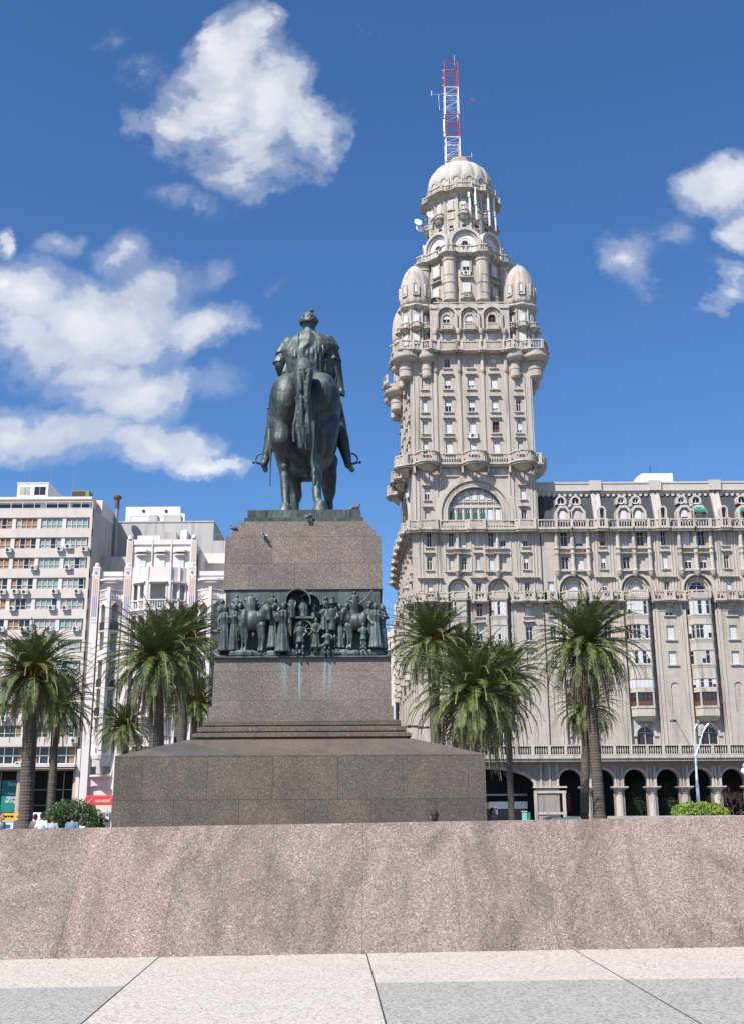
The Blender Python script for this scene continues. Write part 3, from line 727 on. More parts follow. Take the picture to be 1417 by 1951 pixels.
# wide flattened arch under the tower
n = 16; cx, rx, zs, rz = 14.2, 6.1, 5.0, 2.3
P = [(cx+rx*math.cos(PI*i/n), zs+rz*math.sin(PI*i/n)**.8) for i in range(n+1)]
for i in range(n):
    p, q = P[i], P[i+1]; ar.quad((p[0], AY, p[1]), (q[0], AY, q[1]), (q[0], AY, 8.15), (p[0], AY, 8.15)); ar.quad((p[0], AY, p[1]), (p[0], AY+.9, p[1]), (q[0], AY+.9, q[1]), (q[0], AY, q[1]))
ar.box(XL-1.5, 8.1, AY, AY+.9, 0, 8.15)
ar.c = 0
for i in range(n):
    p, q = P[i], P[i+1]; k = 1.06
    a = (cx+(p[0]-cx)*k, zs+(p[1]-zs)*1.16); b = (cx+(q[0]-cx)*k, zs+(q[1]-zs)*1.16)
    ar.add([(p[0], AY-.12, p[1]), (q[0], AY-.12, q[1]), (b[0], AY-.12, b[1]), (a[0], AY-.12, a[1]), (p[0], AY, p[1]), (q[0], AY, q[1]), (b[0], AY, b[1]), (a[0], AY, a[1])], [(0, 1, 2, 3), (4, 5, 1, 0), (3, 2, 6, 7)])
for c in acs:
    if c+1.45 > WX1: continue
    ar.arch(c, 5.75, 1.45, 1.72, AY-.12, AY-.002, 16)
    ar.box(c-1.72, c-1.45, AY-.12, AY-.003, 5.1, 5.746); ar.box(c+1.45, c+1.72, AY-.12, AY-.003, 5.1, 5.746)
ar.box(20.1, 24.4, AY-.25, AY-.002, 4.95, 5.15); ar.box(20.2, 24.3, AY-.16, AY-.003, 4.3, 4.6); ar.box(20.25, 24.25, AY-.1, AY-.004, 1.7, 2.0); ar.box(20.2, 20.6, AY-.14, AY-.005, 0, 4.3); ar.box(23.8, 24.2, AY-.14, AY-.005, 0, 4.3); 
for x in (21.2, 22.3, 23.3): ar.box(x-.12, x+.12, AY-.1, AY-.003, 5.15, 8.1)
ar.build('arcade_wall', salvo)
for i in range(len(acs)):
    x = acs[i]+2.065
    if x+.6 > WX1: continue
    c = MB('salvo_trim'); c.M = F0
    c.lathe(x, AY+.2, [(.72, 0), (.72, .4), (.56, .5), (.5, 4.15), (.56, 4.2), (.6, 4.3), (.52, 4.35), (.7, 4.62), (.78, 4.66), (.78, 4.78)], 18); c.box(x-.9, x+.9, AY-.65, AY+1.0, 4.78, 4.93); c.box(x-1.0, x+1.0, AY-.75, AY+1.1, 4.93, 5.08)
    for (u, v) in ((.45, .12), (-.1, .1), (-.5, .08)): c.box(x+u-v, x+u+v, AY-.1, AY-.004, 5.1, 7.6)
    c.build('column', salvo)
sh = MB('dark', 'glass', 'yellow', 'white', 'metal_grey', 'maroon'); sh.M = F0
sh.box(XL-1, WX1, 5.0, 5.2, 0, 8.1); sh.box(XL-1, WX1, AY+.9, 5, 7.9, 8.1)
sh.c = 4; sh.box(8.3, 20, 3.9, 4.0, 4.1, 4.35); sh.c = 1; sh.box(8.3, 20, 4.3, 4.32, 0, 2.4)
sh.c = 5; sh.box(acs[0]-1.0, acs[0]+.4, 1.5, 1.52, 2.0, 4.3)
sh.build('arcade_interior', salvo)
sg = MB('yellow', 'white', 'metal_dark'); sg.M = F0
sg.box(8.5, 14.85, 3.2, 3.35, 2.45, 3.25); sg.c = 1; sg.box(14.9, 19.9, 3.2, 3.35, 2.45, 3.35)
sgo = sg.build('shop_sign', salvo)
def text(body, size, mat, loc, rot, name, parent=None, ext=.01, xs=1.0, align='CENTER', bold=0.0):
    cu = bpy.data.curves.new(name+'_c', 'FONT'); cu.body = body; cu.size = size; cu.extrude = ext; cu.align_x = align; cu.align_y = 'CENTER'; cu.offset = bold
    t = bpy.data.objects.new('tmp', cu); COL.objects.link(t)
    dg = bpy.context.evaluated_depsgraph_get(); dg.update()
    me = bpy.data.meshes.new_from_object(t.evaluated_get(dg)); bpy.data.objects.remove(t)
    me.materials.clear(); me.materials.append(M[mat])
    o = bpy.data.objects.new(name, me); COL.objects.link(o)
    off = Vector((0, 0, 0)); p = parent
    while p is not None: off += p.location; p = p.parent
    o.location = Vector(loc)-off; o.rotation_euler = rot; o.scale.x = xs
    if parent is not None: o.parent = parent
    return o
# ---- mansard of the wing
mw.build('facade_wall', salvo); mt.build('facade_ornament', salvo)
mn = MB('slate', 'salvo_light', 'salvo_trim', 'concrete'); mn.M = F0
y0, y1 = .55, 2.3
mn.c = 0; mn.quad((XR, y0, 39.1), (WX1, y0, 39.1), (WX1, y1, 44.5), (XR, y1, 44.5))
mn.c = 1; mn.box(XR, WX1, y1-.25, y1+1, 44.75, 45.0)
mn.box(XR, WX1, y1-.55, y1+1, 45.0, 45.14); mn.box(XR, WX1, y1-.42, y1+1, 45.14, 46.05); mn.box(XR, WX1, y1-.52, y1+1, 46.05, 46.3)
mn.box(XR, WX1, y1-.12, y1+1, 44.5, 44.75)
x = XR+.2
while x < WX1-.3: mn.box(x, x+.38, y1-.28, y1-.1, 44.28, 44.74); x += .75
mn.c = 3; mn.box(XR, WX1, y1+1.0, 15, 44.9, 46.0); mn.quad((WX1, y0, 39), (WX1, 15, 39), (WX1, 15, 44.9), (WX1, y1, 44.9))
mn.c = 1
for px in WP:
    a, b = px-.75, px+.45
    for (q0, q1, o) in ((a, b, .12), (a+.1, a+.4, .24), (b-.4, b-.1, .24)):
        mn.add([(q0, y0-o, 40.0), (q1, y0-o, 40.0), (q1, y1-o-.1, 45.0), (q0, y1-o-.1, 45.0), (q0, y0+.5, 40.0), (q1, y0+.5, 40.0), (q1, y1+.3, 45.0), (q0, y1+.3, 45.0)], [(0, 1, 2, 3), (0, 3, 7, 4), (1, 5, 6, 2), (3, 2, 6, 7)])
    mn.box(px-.95, px+.7, y1-.75, y1+.6, 45.0, 46.45)
    mn.arch(px+.15, 41.7, .3, .52, -.35, y0+.6, 10); mn.box(px-.37, px-.15, -.35, y0+.2, 40.2, 41.7); mn.box(px+.45, px+.67, -.35, y0+.2, 40.2, 41.7)
mn.build('mansard_roof', salvo)
for k, cx in enumerate(WB):
    c = cx
    dm = MB('salvo_light'); dm.M = F0
    for q in (-1.0, 1.0):
        x = c+q; yb = .15
        # polygonal hood frame around each lower dormer
        outer = [(x-1.08, 40.1), (x-1.08, 41.5), (x-.5, 42.35), (x+.5, 42.35), (x+1.08, 41.5), (x+1.08, 40.1)]; inner = [(x-.78, 40.1), (x-.78, 41.35), (x-.38, 42.0), (x+.38, 42.0), (x+.78, 41.35), (x+.78, 40.1)]
        for i in range(5):
            p, q_, r, s = outer[i], outer[i+1], inner[i+1], inner[i]
            dm.add([(p[0], yb-.3, p[1]), (q_[0], yb-.3, q_[1]), (r[0], yb-.3, r[1]), (s[0], yb-.3, s[1]), (p[0], 2, p[1]), (q_[0], 2, q_[1]), (r[0], 2, r[1]), (s[0], 2, s[1])], [(0, 1, 2, 3), (0, 4, 5, 1), (3, 2, 6, 7)])
        dm.box(x-.78, x-.48, yb, yb+.4, 40.1, 41.4); dm.box(x+.48, x+.78, yb, yb+.4, 40.1, 41.4); dm.quad((x-.78, yb+.15, 41.3), (x+.78, yb+.15, 41.3), (x+.4, yb+.15, 42.0), (x-.4, yb+.15, 42.0))
        # round upper dormer
        dm.arch(x, 43.35, .47, .72, .9, 2.4, 14); dm.box(x-.72, x-.47, .9, 2.2, 42.85, 43.35); dm.box(x+.47, x+.72, .9, 2.2, 42.85, 43.35)
    dm.ball((c, -.1, 42.25), (.3, .25, .25))
    dmo = dm.build('dormer', salvo)
    for j, q in enumerate((-1.0, 1.0)):
        x = c+q
        window(salvo, F0, x-.45, x+.45, 40.1, 41.75, .2, True, [['closed', 'grey'], ['closed', 'closed'], ['half', 'half'], ['dark', 'closed']][k][j], 'dormer_window')
        rw = MB('glass', 'white'); rw.M = F0
        if k in (1, 2) and j == 0 or k == 1: rw.prismY([(x+.47*math.cos(2*PI*i/14), 43.35+.47*math.sin(2*PI*i/14)) for i in range(14)], 1.2, 1.3); rw.c = 1; rw.arch(x, 43.35, .36, .47, 1.12, 1.2, 14, 0, 2*PI); rw.box(x-.03, x+.03, 1.14, 1.2, 42.95, 43.75)
        else: panel(rw, x-.47, x+.47, 42.85, 43.82, 1.25, True, 1.3); rw.c = 1; rw.box(x-.47, x+.47, 1.15, 1.25, 42.85, 42.97); rw.box(x-.03, x+.03, 1.17, 1.25, 42.97, 43.7)
        rw.build('round_window', salvo)
aw = MB('green_awn'); aw.M = F0
for x in (44.55, 52.85-2.0):
    aw.add([(x-.7, -.1, 41.95), (x+.7, -.1, 41.95), (x+.78, -.75, 41.5), (x-.78, -.75, 41.5), (x-.78, -.75, 41.2), (x+.78, -.75, 41.2)], [(0, 1, 2, 3), (3, 2, 5, 4)]); aw.quad((x-.78, -.74, 41.5), (x-.7, -.1, 41.95), (x-.7, -.1, 40.8), (x-.72, -.4, 40.9)); aw.quad((x+.78, -.74, 41.5), (x+.72, -.4, 40.9), (x+.7, -.1, 40.8), (x+.7, -.1, 41.95))
    aw.build('green_awning', salvo); aw = MB('green_awn'); aw.M = F0
# ---- top of the square shaft: corner balconies, arcade of three arches, turrets
CY = D+8.5
def corner_set(cx, cy, sx, sy, full=True):
    "turret on one corner; (sx, sy) point outward"
    tb_ = MB('salvo_trim', 'salvo'); tb_.M = None
    cornx, corny = cx+sx*1.2, cy+sy*1.6
    stacks = [(cornx+sx*.2, corny-sy*3.2+sy*1.2), (cornx-sx*.0, corny), (cornx-sx*3.0, corny+sy*.1)]
    stacks = [(cx+sx*1.7, cy-sy*1.6), (cx+sx*1.55, cy+sy*2.0), (cx-sx*1.35, cy+sy*2.3)]
    tb_.c = 1
    for i, (x, y) in enumerate(stacks):
        rr = (1.0, 1.1, .8)[i]
        tb_.lathe(x, y, [(rr*.75, 61.1), (rr*.92, 61.35), (rr*.92, 62.3), (rr*1.0, 62.35), (rr*1.0, 62.5), (rr*.9, 62.55), (rr*.9, 63.5), (rr*1.35, 63.55), (rr*1.75, 63.9), (rr*1.85, 64.1), (rr*1.85, 64.35), (rr*1.7, 64.4), (rr*1.75, 65.1)], 22)
    tb_.c = 0
    # balcony slab and rail
    pts = []
    a = [(cx+sx*3.15, cy-sy*3.2), (cx+sx*3.55, cy-sy*1.5), (cx+sx*3.15, cy+sy*.2), (cx+sx*3.3, cy+sy*2.0), (cx+sx*2.4, cy+sy*3.6), (cx+sx*.6, cy+sy*3.6), (cx-sx*.6, cy+sy*3.1), (cx-sx*1.8, cy+sy*3.7), (cx-sx*3.1, cy+sy*3.1)]
    tb_.prismZ((a+[(cx-sx*3.1, cy-sy*3.2)])[::(1 if sx*sy > 0 else -1)], 64.75, 65.1)
    rail(tb_, a, 65.12, 1.35, th=.2, slab=.3, step=.33)
    tb_.build('corner_balcony', salvo)
    # turret drum
    t = MB('salvo', 'salvo_trim')
    n = 64
    lob = lambda a, z: 1+.045*abs(math.cos(4*a+PI/2))
    t.lathe(cx, cy, [(2.05, 65.1), (2.05, 72.2)], 24)
    t.c = 1
    wav = lambda a, z: 1+.05*math.cos(8*a)
    t.lathe(cx, cy, [(2.1, 72.0), (2.5, 72.35), (2.6, 72.5), (2.55, 72.65), (2.3, 72.8), (2.2, 72.9)], 48, mod=wav)
    t.c = 0; t.smooth = True
    ribs = lambda a, z: 1+.035*abs(math.sin(8*a))**.6
    prof = [(2.15, 72.9), (2.2, 73.6), (2.22, 74.6), (2.18, 75.6), (2.05, 76.6), (1.8, 77.6), (1.45, 78.5), (1.0, 79.2), (.55, 79.65), (.02, 79.8)]
    t.lathe(cx, cy, prof, 96, mod=ribs); t.smooth = False
    t.lathe(cx, cy, [(.12, 79.7), (.12, 80.1), (.01, 80.2)], 6)
    t.c = 1
    for j in range(8):
        a = j*PI/4+PI/8
        x, y = cx+2.12*math.cos(a), cy+2.12*math.sin(a)
        t.lathe(x, y, [(.04, 69.2), (.22, 69.6), (.3, 69.9), (.16, 70.0), (.16, 72.0)], 8); t.lathe(x, y, [(.14, 66.4), (.14, 69.3)], 8)
    # small balconies of the drum
    for j in range(8):
        a = j*PI/4
        if math.cos(a)*-sx > .8 or math.sin(a)*-sy > .8: continue
        if math.sin(a) > .5 and sy < 0: continue
        x, y = cx+2.1*math.cos(a), cy+2.1*math.sin(a)
        pp = [(x+.62*math.cos(a+q), y+.62*math.sin(a+q)) for q in (-1.5, -.75, 0, .75, 1.5)]
        rail(t, pp, 69.0, .85, th=.1, slab=.12, posts=False, step=.2); t.lathe(x, y, [(.1, 68.3), (.5, 68.6), (.68, 68.98)], 12)
    t.build('turret', salvo)
    for j in range(8):
        a = j*PI/4
        if math.sin(a) > .5 or math.cos(a)*-sx > .8: continue
        if sy > 0: continue
        MX = TM(cx+2.0*math.cos(a), cy+2.0*math.sin(a), 0, a+PI/2)
        window(salvo, MX, -.42, .42, 69.1, 71.2, -.1, True, WR.choice(['closed', 'closed', 'half']), 'turret_window')
        window(salvo, MX, -.45, .45, 66.5, 68.2, -.1, False, 'closed', 'turret_window')
        MX = TM(cx+2.2*math.cos(a), cy+2.2*math.sin(a), 0, a+PI/2)
        window(salvo, MX, -.22, .22, 74.4, 75.9, -.06, True, 'low', 'turret_light')
        e = MB('salvo_trim'); e.M = MX; e.arch(0, 75.65, .26, .5, -.22, .1, 10); e.box(-.5, -.26, -.22, .1, 74.2, 75.65); e.box(.26, .5, -.22, .1, 74.2, 75.65); e.box(-.4, .4, -.25, .1, 74.1, 74.3); e.build('turret_surround', salvo)
TCX = (6.5, 21.7); TCY = (D+2.3, D+14.7)
corner_set(TCX[0], TCY[0], -1, -1); corner_set(TCX[1], TCY[0], 1, -1)
corner_set(TCX[0]-.95, TCY[1], -1, 1); corner_set(TCX[1], TCY[1], 1, 1)
up = MB('salvo', 'salvo_trim'); up.M = F0
hl = []
for i, x in enumerate((10.8, 14.05, 17.3)):
    hl.append((x-.55, x+.55, 69.4, 71.0, True)); window(salvo, F0, x-.55, x+.55, 69.4, 71.0, .27, True, ['half', 'half', 'wood'][i], 'attic_window')
    hl.append((x-.6, x+.6, 66.6, 68.0, False)); window(salvo, F0, x-.6, x+.6, 66.6, 68.0, .27, False, 'closed', 'attic_window')
    up.c = 1
    up.arch(x, 70.75, 1.2, 1.5, -.4, -.002, 16); up.arch(x, 70.75, .85, 1.0, -.12, -.003, 14)
    up.box(x-1.5, x-1.2, -.38, -.003, 68.6, 70.746); up.box(x+1.2, x+1.5, -.38, -.003, 68.6, 70.746)
    rail(up, [(x-.75, -.05), (x-.75, -.5), (x+.75, -.5), (x+.75, -.05)], 68.5, .9, th=.12, slab=.3, step=.25)
    up.c = 0
up.c = 1
for x in (9.15, 12.42, 15.68, 18.95): up.lathe(x, -.2, [(.08, 67.6), (.3, 67.9), (.42, 68.3), (.42, 68.6)], 10); up.lathe(x, -.15, [(.2, 66.5), (.18, 67.8)], 8)
up.c = 0
wall_holes(up, 8.4, 19.8, 65, 71.9, hl, 0, .3)
top = []
for i in range(61):
    x = 8.4+11.4*i/60; top.append((x, 71.9+.55+.22*abs(math.cos(PI*(x-10.8)/3.25))))
up.c = 1; up.prismY([(19.8, 71.9), (8.4, 71.9)]+top, -.18, .5)
up.c = 0
up.box(8.4, 19.8, .3, .31, 65, 71.9)
up.quad((5.6, 2, 65), (5.6, 15, 65), (5.6, 15, 72), (5.6, 2, 72)); up.quad((22.5, 2, 65), (22.5, 15, 65), (22.5, 15, 72), (22.5, 2, 72)); up.quad((8, 16.9, 65), (20, 16.9, 65), (20, 16.9, 72), (8, 16.9, 72))
up.quad((5.6, .3, 71.5), (22.5, .3, 71.5), (22.5, 16.9, 71.5), (5.6, 16.9, 71.5)); up.quad((4.6, 0, 65), (22.6, 0, 65), (22.6, 17, 65), (4.6, 17, 65))
up.build('attic_wall', salvo)
rr = MB('salvo_trim'); rr.M = F0
pth = [(9.2, -.75)]
for x in (9.15, 12.42, 15.68, 18.95): pth += [(x-.35, -.75), (x-.35, -1.0), (x+.35, -1.0), (x+.35, -.75)]
rail(rr, pth[1:], 65.12, 1.35, th=.2, slab=.4, step=.3); rr.box(8.5, 19.6, -.8, 0, 64.8, 65.1)
rr.build('attic_balustrade', salvo)
rr = MB('salvo_trim', 'metal_dark'); rr.box(9, 19.5, D+1.2, D+1.4, 73.4, 73.55); rr.c = 1
for x in range(0, 22): rr.box(9+x*.48, 9.05+x*.48, D+1.25, D+1.3, 71.6, 73.4)
rr.build('roof_railing', salvo)
# ---- round drum with eight engaged columns
A8 = [PI/8+k*PI/4 for k in range(8)]
front = lambda a: math.sin(a) < .35
dr = MB('salvo', 'salvo_trim')
dr.lathe(XC, CY, [(6.0, 71.5), (6.0, 81.6)], 48)
dr.lathe(XC, CY, [(6.0, 81.6), (5.4, 83.2), (5.2, 83.2)], 48)
dr.c = 1
for a in A8:
    x, y = XC+6.35*math.cos(a), CY+6.35*math.sin(a)
    r = .98
    dr.lathe(x, y, [(.2, 73.4), (.75, 73.9), (1.06, 74.3), (1.06, 74.55), (r, 74.6), (r, 77.0), (1.07, 77.05), (1.07, 77.25), (r, 77.3), (r, 80.6), (1.12, 80.75), (1.15, 81.0), (r*1.05, 81.05), (r*1.05, 81.5), (1.35, 81.6)], 22)
    for da in (-.5, .0, .5):
        b = a+da; p = (x+1.0*math.cos(b), y+1.0*math.sin(b)); MX = TM(p[0], p[1], 0, b+PI/2)
        dr.M = MX; dr.box(-.2, .2, -.05, .05, 75.4, 75.5); dr.box(-.2, .2, -.05, .05, 78.3, 78.4); dr.M = None
dr.build('drum', salvo)
pth = []
for k in range(8):
    a = A8[k]-PI/8; pth += [(XC+6.6*math.cos(a+q), CY+6.6*math.sin(a+q)) for q in (-.16, 0, .16)]
    b = A8[k]; pth += [(XC+6.9*math.cos(b-.17), CY+6.9*math.sin(b-.17))]+[(XC+6.35*math.cos(b)+1.3*math.cos(b+q), CY+6.35*math.sin(b)+1.3*math.sin(b+q)) for q in (-.8, 0, .8)]+[(XC+6.9*math.cos(b+.17), CY+6.9*math.sin(b+.17))]
db = MB('salvo_trim'); db.prismZ(pth, 81.5, 81.85); rail(db, pth, 81.9, 1.15, th=.18, closed=True, slab=.3, step=.32, posts=[3+7*k for k in range(8)]+[6+7*k for k in range(8)]+[(0+7*k) for k in range(8)]); db.build('drum_balustrade', salvo)
for k in range(8):
    a = A8[k]-PI/8
    MX = TM(XC+6.0*math.cos(a), CY+6.0*math.sin(a), 0, a+PI/2)
    if front(a):
        window(salvo, MX, -.55, .55, 79.0, 80.8, -.14, False, WR.choice(['closed', 'half', 'closed']), 'drum_window'); window(salvo, MX, -.6, .6, 75.4, 77.2, -.14, False, 'closed', 'drum_window')
    b = MB('salvo_trim'); b.M = MX
    hood(b, 0, 77.9, 2.0, -.05, .4, .3); sill(b, 0, 79.0, 1.6, -.05, .3); b.box(-.8, -.6, -.25, 0, 79, 81); b.box(.6, .8, -.25, 0, 79, 81)
    pp = [(.8*math.cos(q), -.1-.75*math.sin(q)) for q in (0, .6, 1.2, PI-1.2, PI-.6, PI)]
    rail(b, pp, 74.5, .95, th=.1, slab=.14, posts=False, step=.22); b.lathe(0, -.1, [(.1, 73.5), (.6, 73.9), (.85, 74.4)], 12, PI, 2*PI)
    b.build('drum_balcony', salvo)
    # lunette gable
    MX = TM(XC+5.6*math.cos(a), CY+5.6*math.sin(a), 0, a+PI/2)
    g_ = MB('salvo_light', 'lunette'); g_.M = MX
    g_.arch(0, 84.1, 1.95, 2.35, -.45, 1.6, 24); g_.arch(0, 84.1, 1.6, 1.95, -.15, 1.4, 24)
    g_.box(-2.35, -1.95, -.45, 1.6, 81.9, 84.1); g_.box(1.95, 2.35, -.45, 1.6, 81.9, 84.1); g_.box(-1.95, -1.6, -.15, 1.4, 81.9, 84.1); g_.box(1.6, 1.95, -.15, 1.4, 81.9, 84.1)
    g_.c = 1; panel(g_, -1.62, 1.62, 81.9, 85.72, .1, True); g_.arch(0, 83.9, .55, .75, 0, .1, 14); g_.arch(0, 83.9, .95, 1.1, .04, .1, 16)
    g_.build('lunette_gable', salvo)
    if front(a):
        window(salvo, MX, -.45, .45, 83.2, 84.35, .05, True, 'wood', 'lunette_window')
# ---- second drum, octagonal balcony, dome
d2 = MB('salvo', 'salvo_trim')
oct8 = lambda r, o=0: [(XC+r*math.cos(PI/16+k*PI/8+o), CY+r*math.sin(PI/16+k*PI/8+o)) for k in range(16)]
d2.prismZ(oct8(5.0), 83, 93.2)
d2.c = 1
d2.prismZ(oct8(5.0), 92.4, 93.0, oct8(5.5)); 
for k in range(16):
    p = oct8(5.02)[k]; d2.box(p[0]-.16, p[0]+.16, p[1]-.16, p[1]+.16, 86, 92.4)
d2.build('upper_drum', salvo)
rb = MB('salvo_trim'); P = []
for k in range(8):
    a = k*PI/4-PI/2
    P += [(XC+5.55*math.cos(a-.26), CY+5.55*math.sin(a-.26)), (XC+6.0*math.cos(a-.2), CY+6.0*math.sin(a-.2)), (XC+6.0*math.cos(a+.2), CY+6.0*math.sin(a+.2)), (XC+5.55*math.cos(a+.26), CY+5.55*math.sin(a+.26))]
rb.prismZ(P, 92.9, 93.15); rail(rb, P, 93.2, .95, th=.16, closed=True, slab=.25, step=.3); rb.build('upper_balustrade', salvo)
for k in range(16):
    a = k*PI/8+PI/16*0+PI/8*0; a = k*PI/8
    if not front(a): continue
    MX = TM(XC+4.92*math.cos(a), CY+4.92*math.sin(a), 0, a+PI/2)
    window(salvo, MX, -.42, .42, 90.2, 91.7, -.06, False, WR.choice(['closed', 'half', 'grey']), 'upper_window')
    b = MB('salvo_trim', 'dark'); b.M = MX
    if k % 2 == 0:
        pp = [(.75*math.cos(q), -.05-.7*math.sin(q)) for q in (0, .7, 1.3, PI-1.3, PI-.7, PI)]
        rail(b, pp, 89.0, .8, th=.1, slab=.14, posts=False, step=.22); b.lathe(0, -.05, [(.3, 88.2), (.7, 88.5), (.85, 88.95)], 12, PI, 2*PI)
    else: sill(b, 0, 90.2, 1.2, -.02, .15); b.box(-.55, .55, -.1, 0, 88.6, 89.6)
    b.c = 1; b.box(-.28, .28, -.08, .0, 87.0, 87.5); b.c = 0; b.box(-.4, .4, -.16, 0, 86.85, 87.0)
    b.build('upper_balcony' if k % 2 == 0 else 'upper_sill', salvo)
dome = MB('salvo_light', 'rust', 'salvo_trim')
lobe = lambda a, z: 1+.06*abs(math.sin(8*a))**.5
dome.smooth = True
dome.lathe(XC, CY, [(4.75, 93.1), (4.8, 94.2), (4.85, 95.6), (4.8, 96.6), (4.55, 97.7), (4.1, 98.6), (3.4, 99.35), (2.6, 99.85), (1.9, 100.1)], 128, mod=lobe)
dome.c = 1; dome.lathe(XC, CY, [(2.15, 99.95), (1.95, 100.5), (1.6, 101.1), (1.45, 101.5), (.01, 101.6)], 24)
dome.smooth = False; dome.c = 2
for k in range(16):
    a = (k+.5)*PI/8
    MX = TM(XC+4.85*math.cos(a), CY+4.85*math.sin(a), 0, a+PI/2); dome.M = MX
    dome.arch(0, 95.3, .42, .68, -.4, .3, 12); dome.arch(0, 95.3, .68, .95, -.3, .3, 12); dome.box(-.95, -.42, -.3, .3, 93.2, 95.3) ; dome.box(.42, .95, -.3, .3, 93.2, 95.3); dome.M = None
dome.build('dome', salvo)
for k in range(16):
    a = (k+.5)*PI/8
    if front(a):
        MX = TM(XC+4.85*math.cos(a), CY+4.85*math.sin(a), 0, a+PI/2); window(salvo, MX, -.4, .4, 94.3, 95.68, -.12, True, 'dark' if k % 3 else 'closed', 'dome_window')
# ---- mast (stands on the dome)
mast = empty('antenna_mast', (XC-.9, CY, 100.9), 'red and white lattice mast standing on the dome of the tower', 'antenna mast')
mx0, hw = XC-.95, 1.12
def lat(z0, z1, lean0, lean1, mat, nm, panels, dense=False):
    b = MB(mat)
    def P(i, z):
        t = (z-100.9)/18.4; cx = mx0+.02*t
        h = hw*(1-.06*t); q = [(-h, -h), (h, -h), (h, h), (-h, h)][i % 4]; return (cx+q[0], CY+q[1], z)
    for i in range(4): b.tube([P(i, z0), P(i, z1)], .075, 6)
    for k in range(panels):
        a, c = z0+(z1-z0)*k/panels, z0+(z1-z0)*(k+1)/panels
        for i in range(4):
            b.tube([P(i, a), P(i+1, a)], .035, 4)
            if not dense: b.tube([P(i, a), P(i+1, c)] if (k+i) % 2 else [P(i+1, a), P(i, c)], .035, 4)
            else:
                for j in range(3):
                    aa, cc = a+(c-a)*j/3, a+(c-a)*(j+1)/3; b.tube([P(i, aa), P(i+1, cc)], .018, 4); b.tube([P(i+1, aa), P(i, cc)], .018, 4)
    for i in range(4): b.tube([P(i, z1), P(i+1, z1)], .08, 5)
    return b.build(nm, mast)
lat(100.9, 105.2, 0, 0, 'mast_white', 'white_section', 4); lat(105.2, 109.4, 0, 0, 'mast_red', 'red_section', 2, True)
lat(109.4, 114.4, 0, 0, 'mast_white', 'white_section', 4); lat(114.4, 119.2, 0, 0, 'mast_red', 'red_section', 2, True)
b = MB('lamp_paint'); b.tube([(mx0+.7, CY, 119.2), (mx0+.7, CY, 121.3)], .035, 4); b.build('whip', mast)
b = MB('metal_dark'); b.tube([(mx0+.1, CY-1, 119.2), (mx0-.2, CY-1, 120.0)], .07, 4); b.build('whip', mast)
b = MB('lamp_paint'); b.tube([(mx0-1.1, CY-1, 113.1), (mx0-3.2, CY-1, 113.1)], .05, 4); b.tube([(mx0-3.2, CY-1, 112.8), (mx0-3.2, CY-1, 113.8)], .07, 4); b.tube([(mx0-2.1, CY-1, 113.0), (mx0-2.0, CY-1, 110.2), (mx0-1.1, CY-1, 110.5)], .06, 4); b.build('side_aerial', mast)
b = MB('mast_red'); b.tube([(mx0+1.1, CY-1, 111.7), (mx0+3.2, CY-1, 111.7)], .045, 4); b.tube([(mx0+3.2, CY-1, 111.7), (mx0+3.2, CY-1, 112.5)], .06, 4); b.tube([(mx0+3.4, CY-1, 111.8), (mx0+3.4, CY-1, 112.4)], .05, 4); b.build('side_aerial', mast)
b = MB('lamp_paint'); b.tube([(mx0+1.1, CY-1, 101.7), (mx0+2.9, CY-1, 101.7)], .045, 4); b.tube([(mx0+2.9, CY-1, 101.5), (mx0+2.9, CY-1, 102.4)], .05, 4); b.build('side_aerial', mast)
b = MB('white'); b.box(mx0-1.5, mx0-1.25, CY-1.3, CY-1.1, 106, 108.3); b.box(mx0-1.45, mx0-1.2, CY-1.3, CY-1.1, 105.2, 105.8); b.build('panel_aerial', mast)
b = MB('lamp_paint')
for i in range(12): b.box(mx0-1.45, mx0-1.15, CY-1.15, CY-1.1, 101.5+i*1.45, 101.62+i*1.45)
b.build('climbing_rungs', mast)
# panel aerials and dishes hung on the second drum
def on_drum(name, a, r, label, cat, grp, fn):
    e = empty(name, (XC+r*math.cos(a), CY+r*math.sin(a), 0), label, cat, grp); b = fn(e); return e
pa = [(-PI/2+.13, 90.4, 92.4, 1), (-PI/2+.30, 89.2, 93.3, 2), (-PI/2+.70, 88.8, 93.2, 3), (-PI/2+.95, 88.5, 92.9, 4)]
names = ['slim white panel aerial leftmost of the row on the upper drum of the tower', 'pair of white panel aerials one over the other, second from left on the upper drum', 'pair of white panel aerials on the upper drum right of the middle small balcony', 'white panel aerials at the right edge of the upper drum of the tower']
for (a, z0, z1, i) in pa:
    r = 5.9; x, y = XC+r*math.cos(a), CY+r*math.sin(a)
    e = empty('panel_aerial', (x, y, z0-1.5), names[i-1], 'antenna', 'panel aerials on the upper drum')
    b = MB('white', 'metal_grey'); b.box(x-.14, x+.14, y-.12, y+.06, z0+1.2, z1); b.box(x-.02, x+.22, y-.12, y+.06, z0-1.3, z0+1.0); b.build('panel', e)
    b = MB('metal_grey'); b.tube([(x, y+.12, z0-1.6), (x, y+.12, z1+.7)], .05, 5); b.tube([(x, y+.1, z0+.3), (XC+4.9*math.cos(a), CY+4.9*math.sin(a), z0+.3)], .05, 4); b.tube([(x, y+.1, z1-.5), (XC+4.9*math.cos(a), CY+4.9*math.sin(a), z1-.5)], .05, 4); b.build('pole', e)
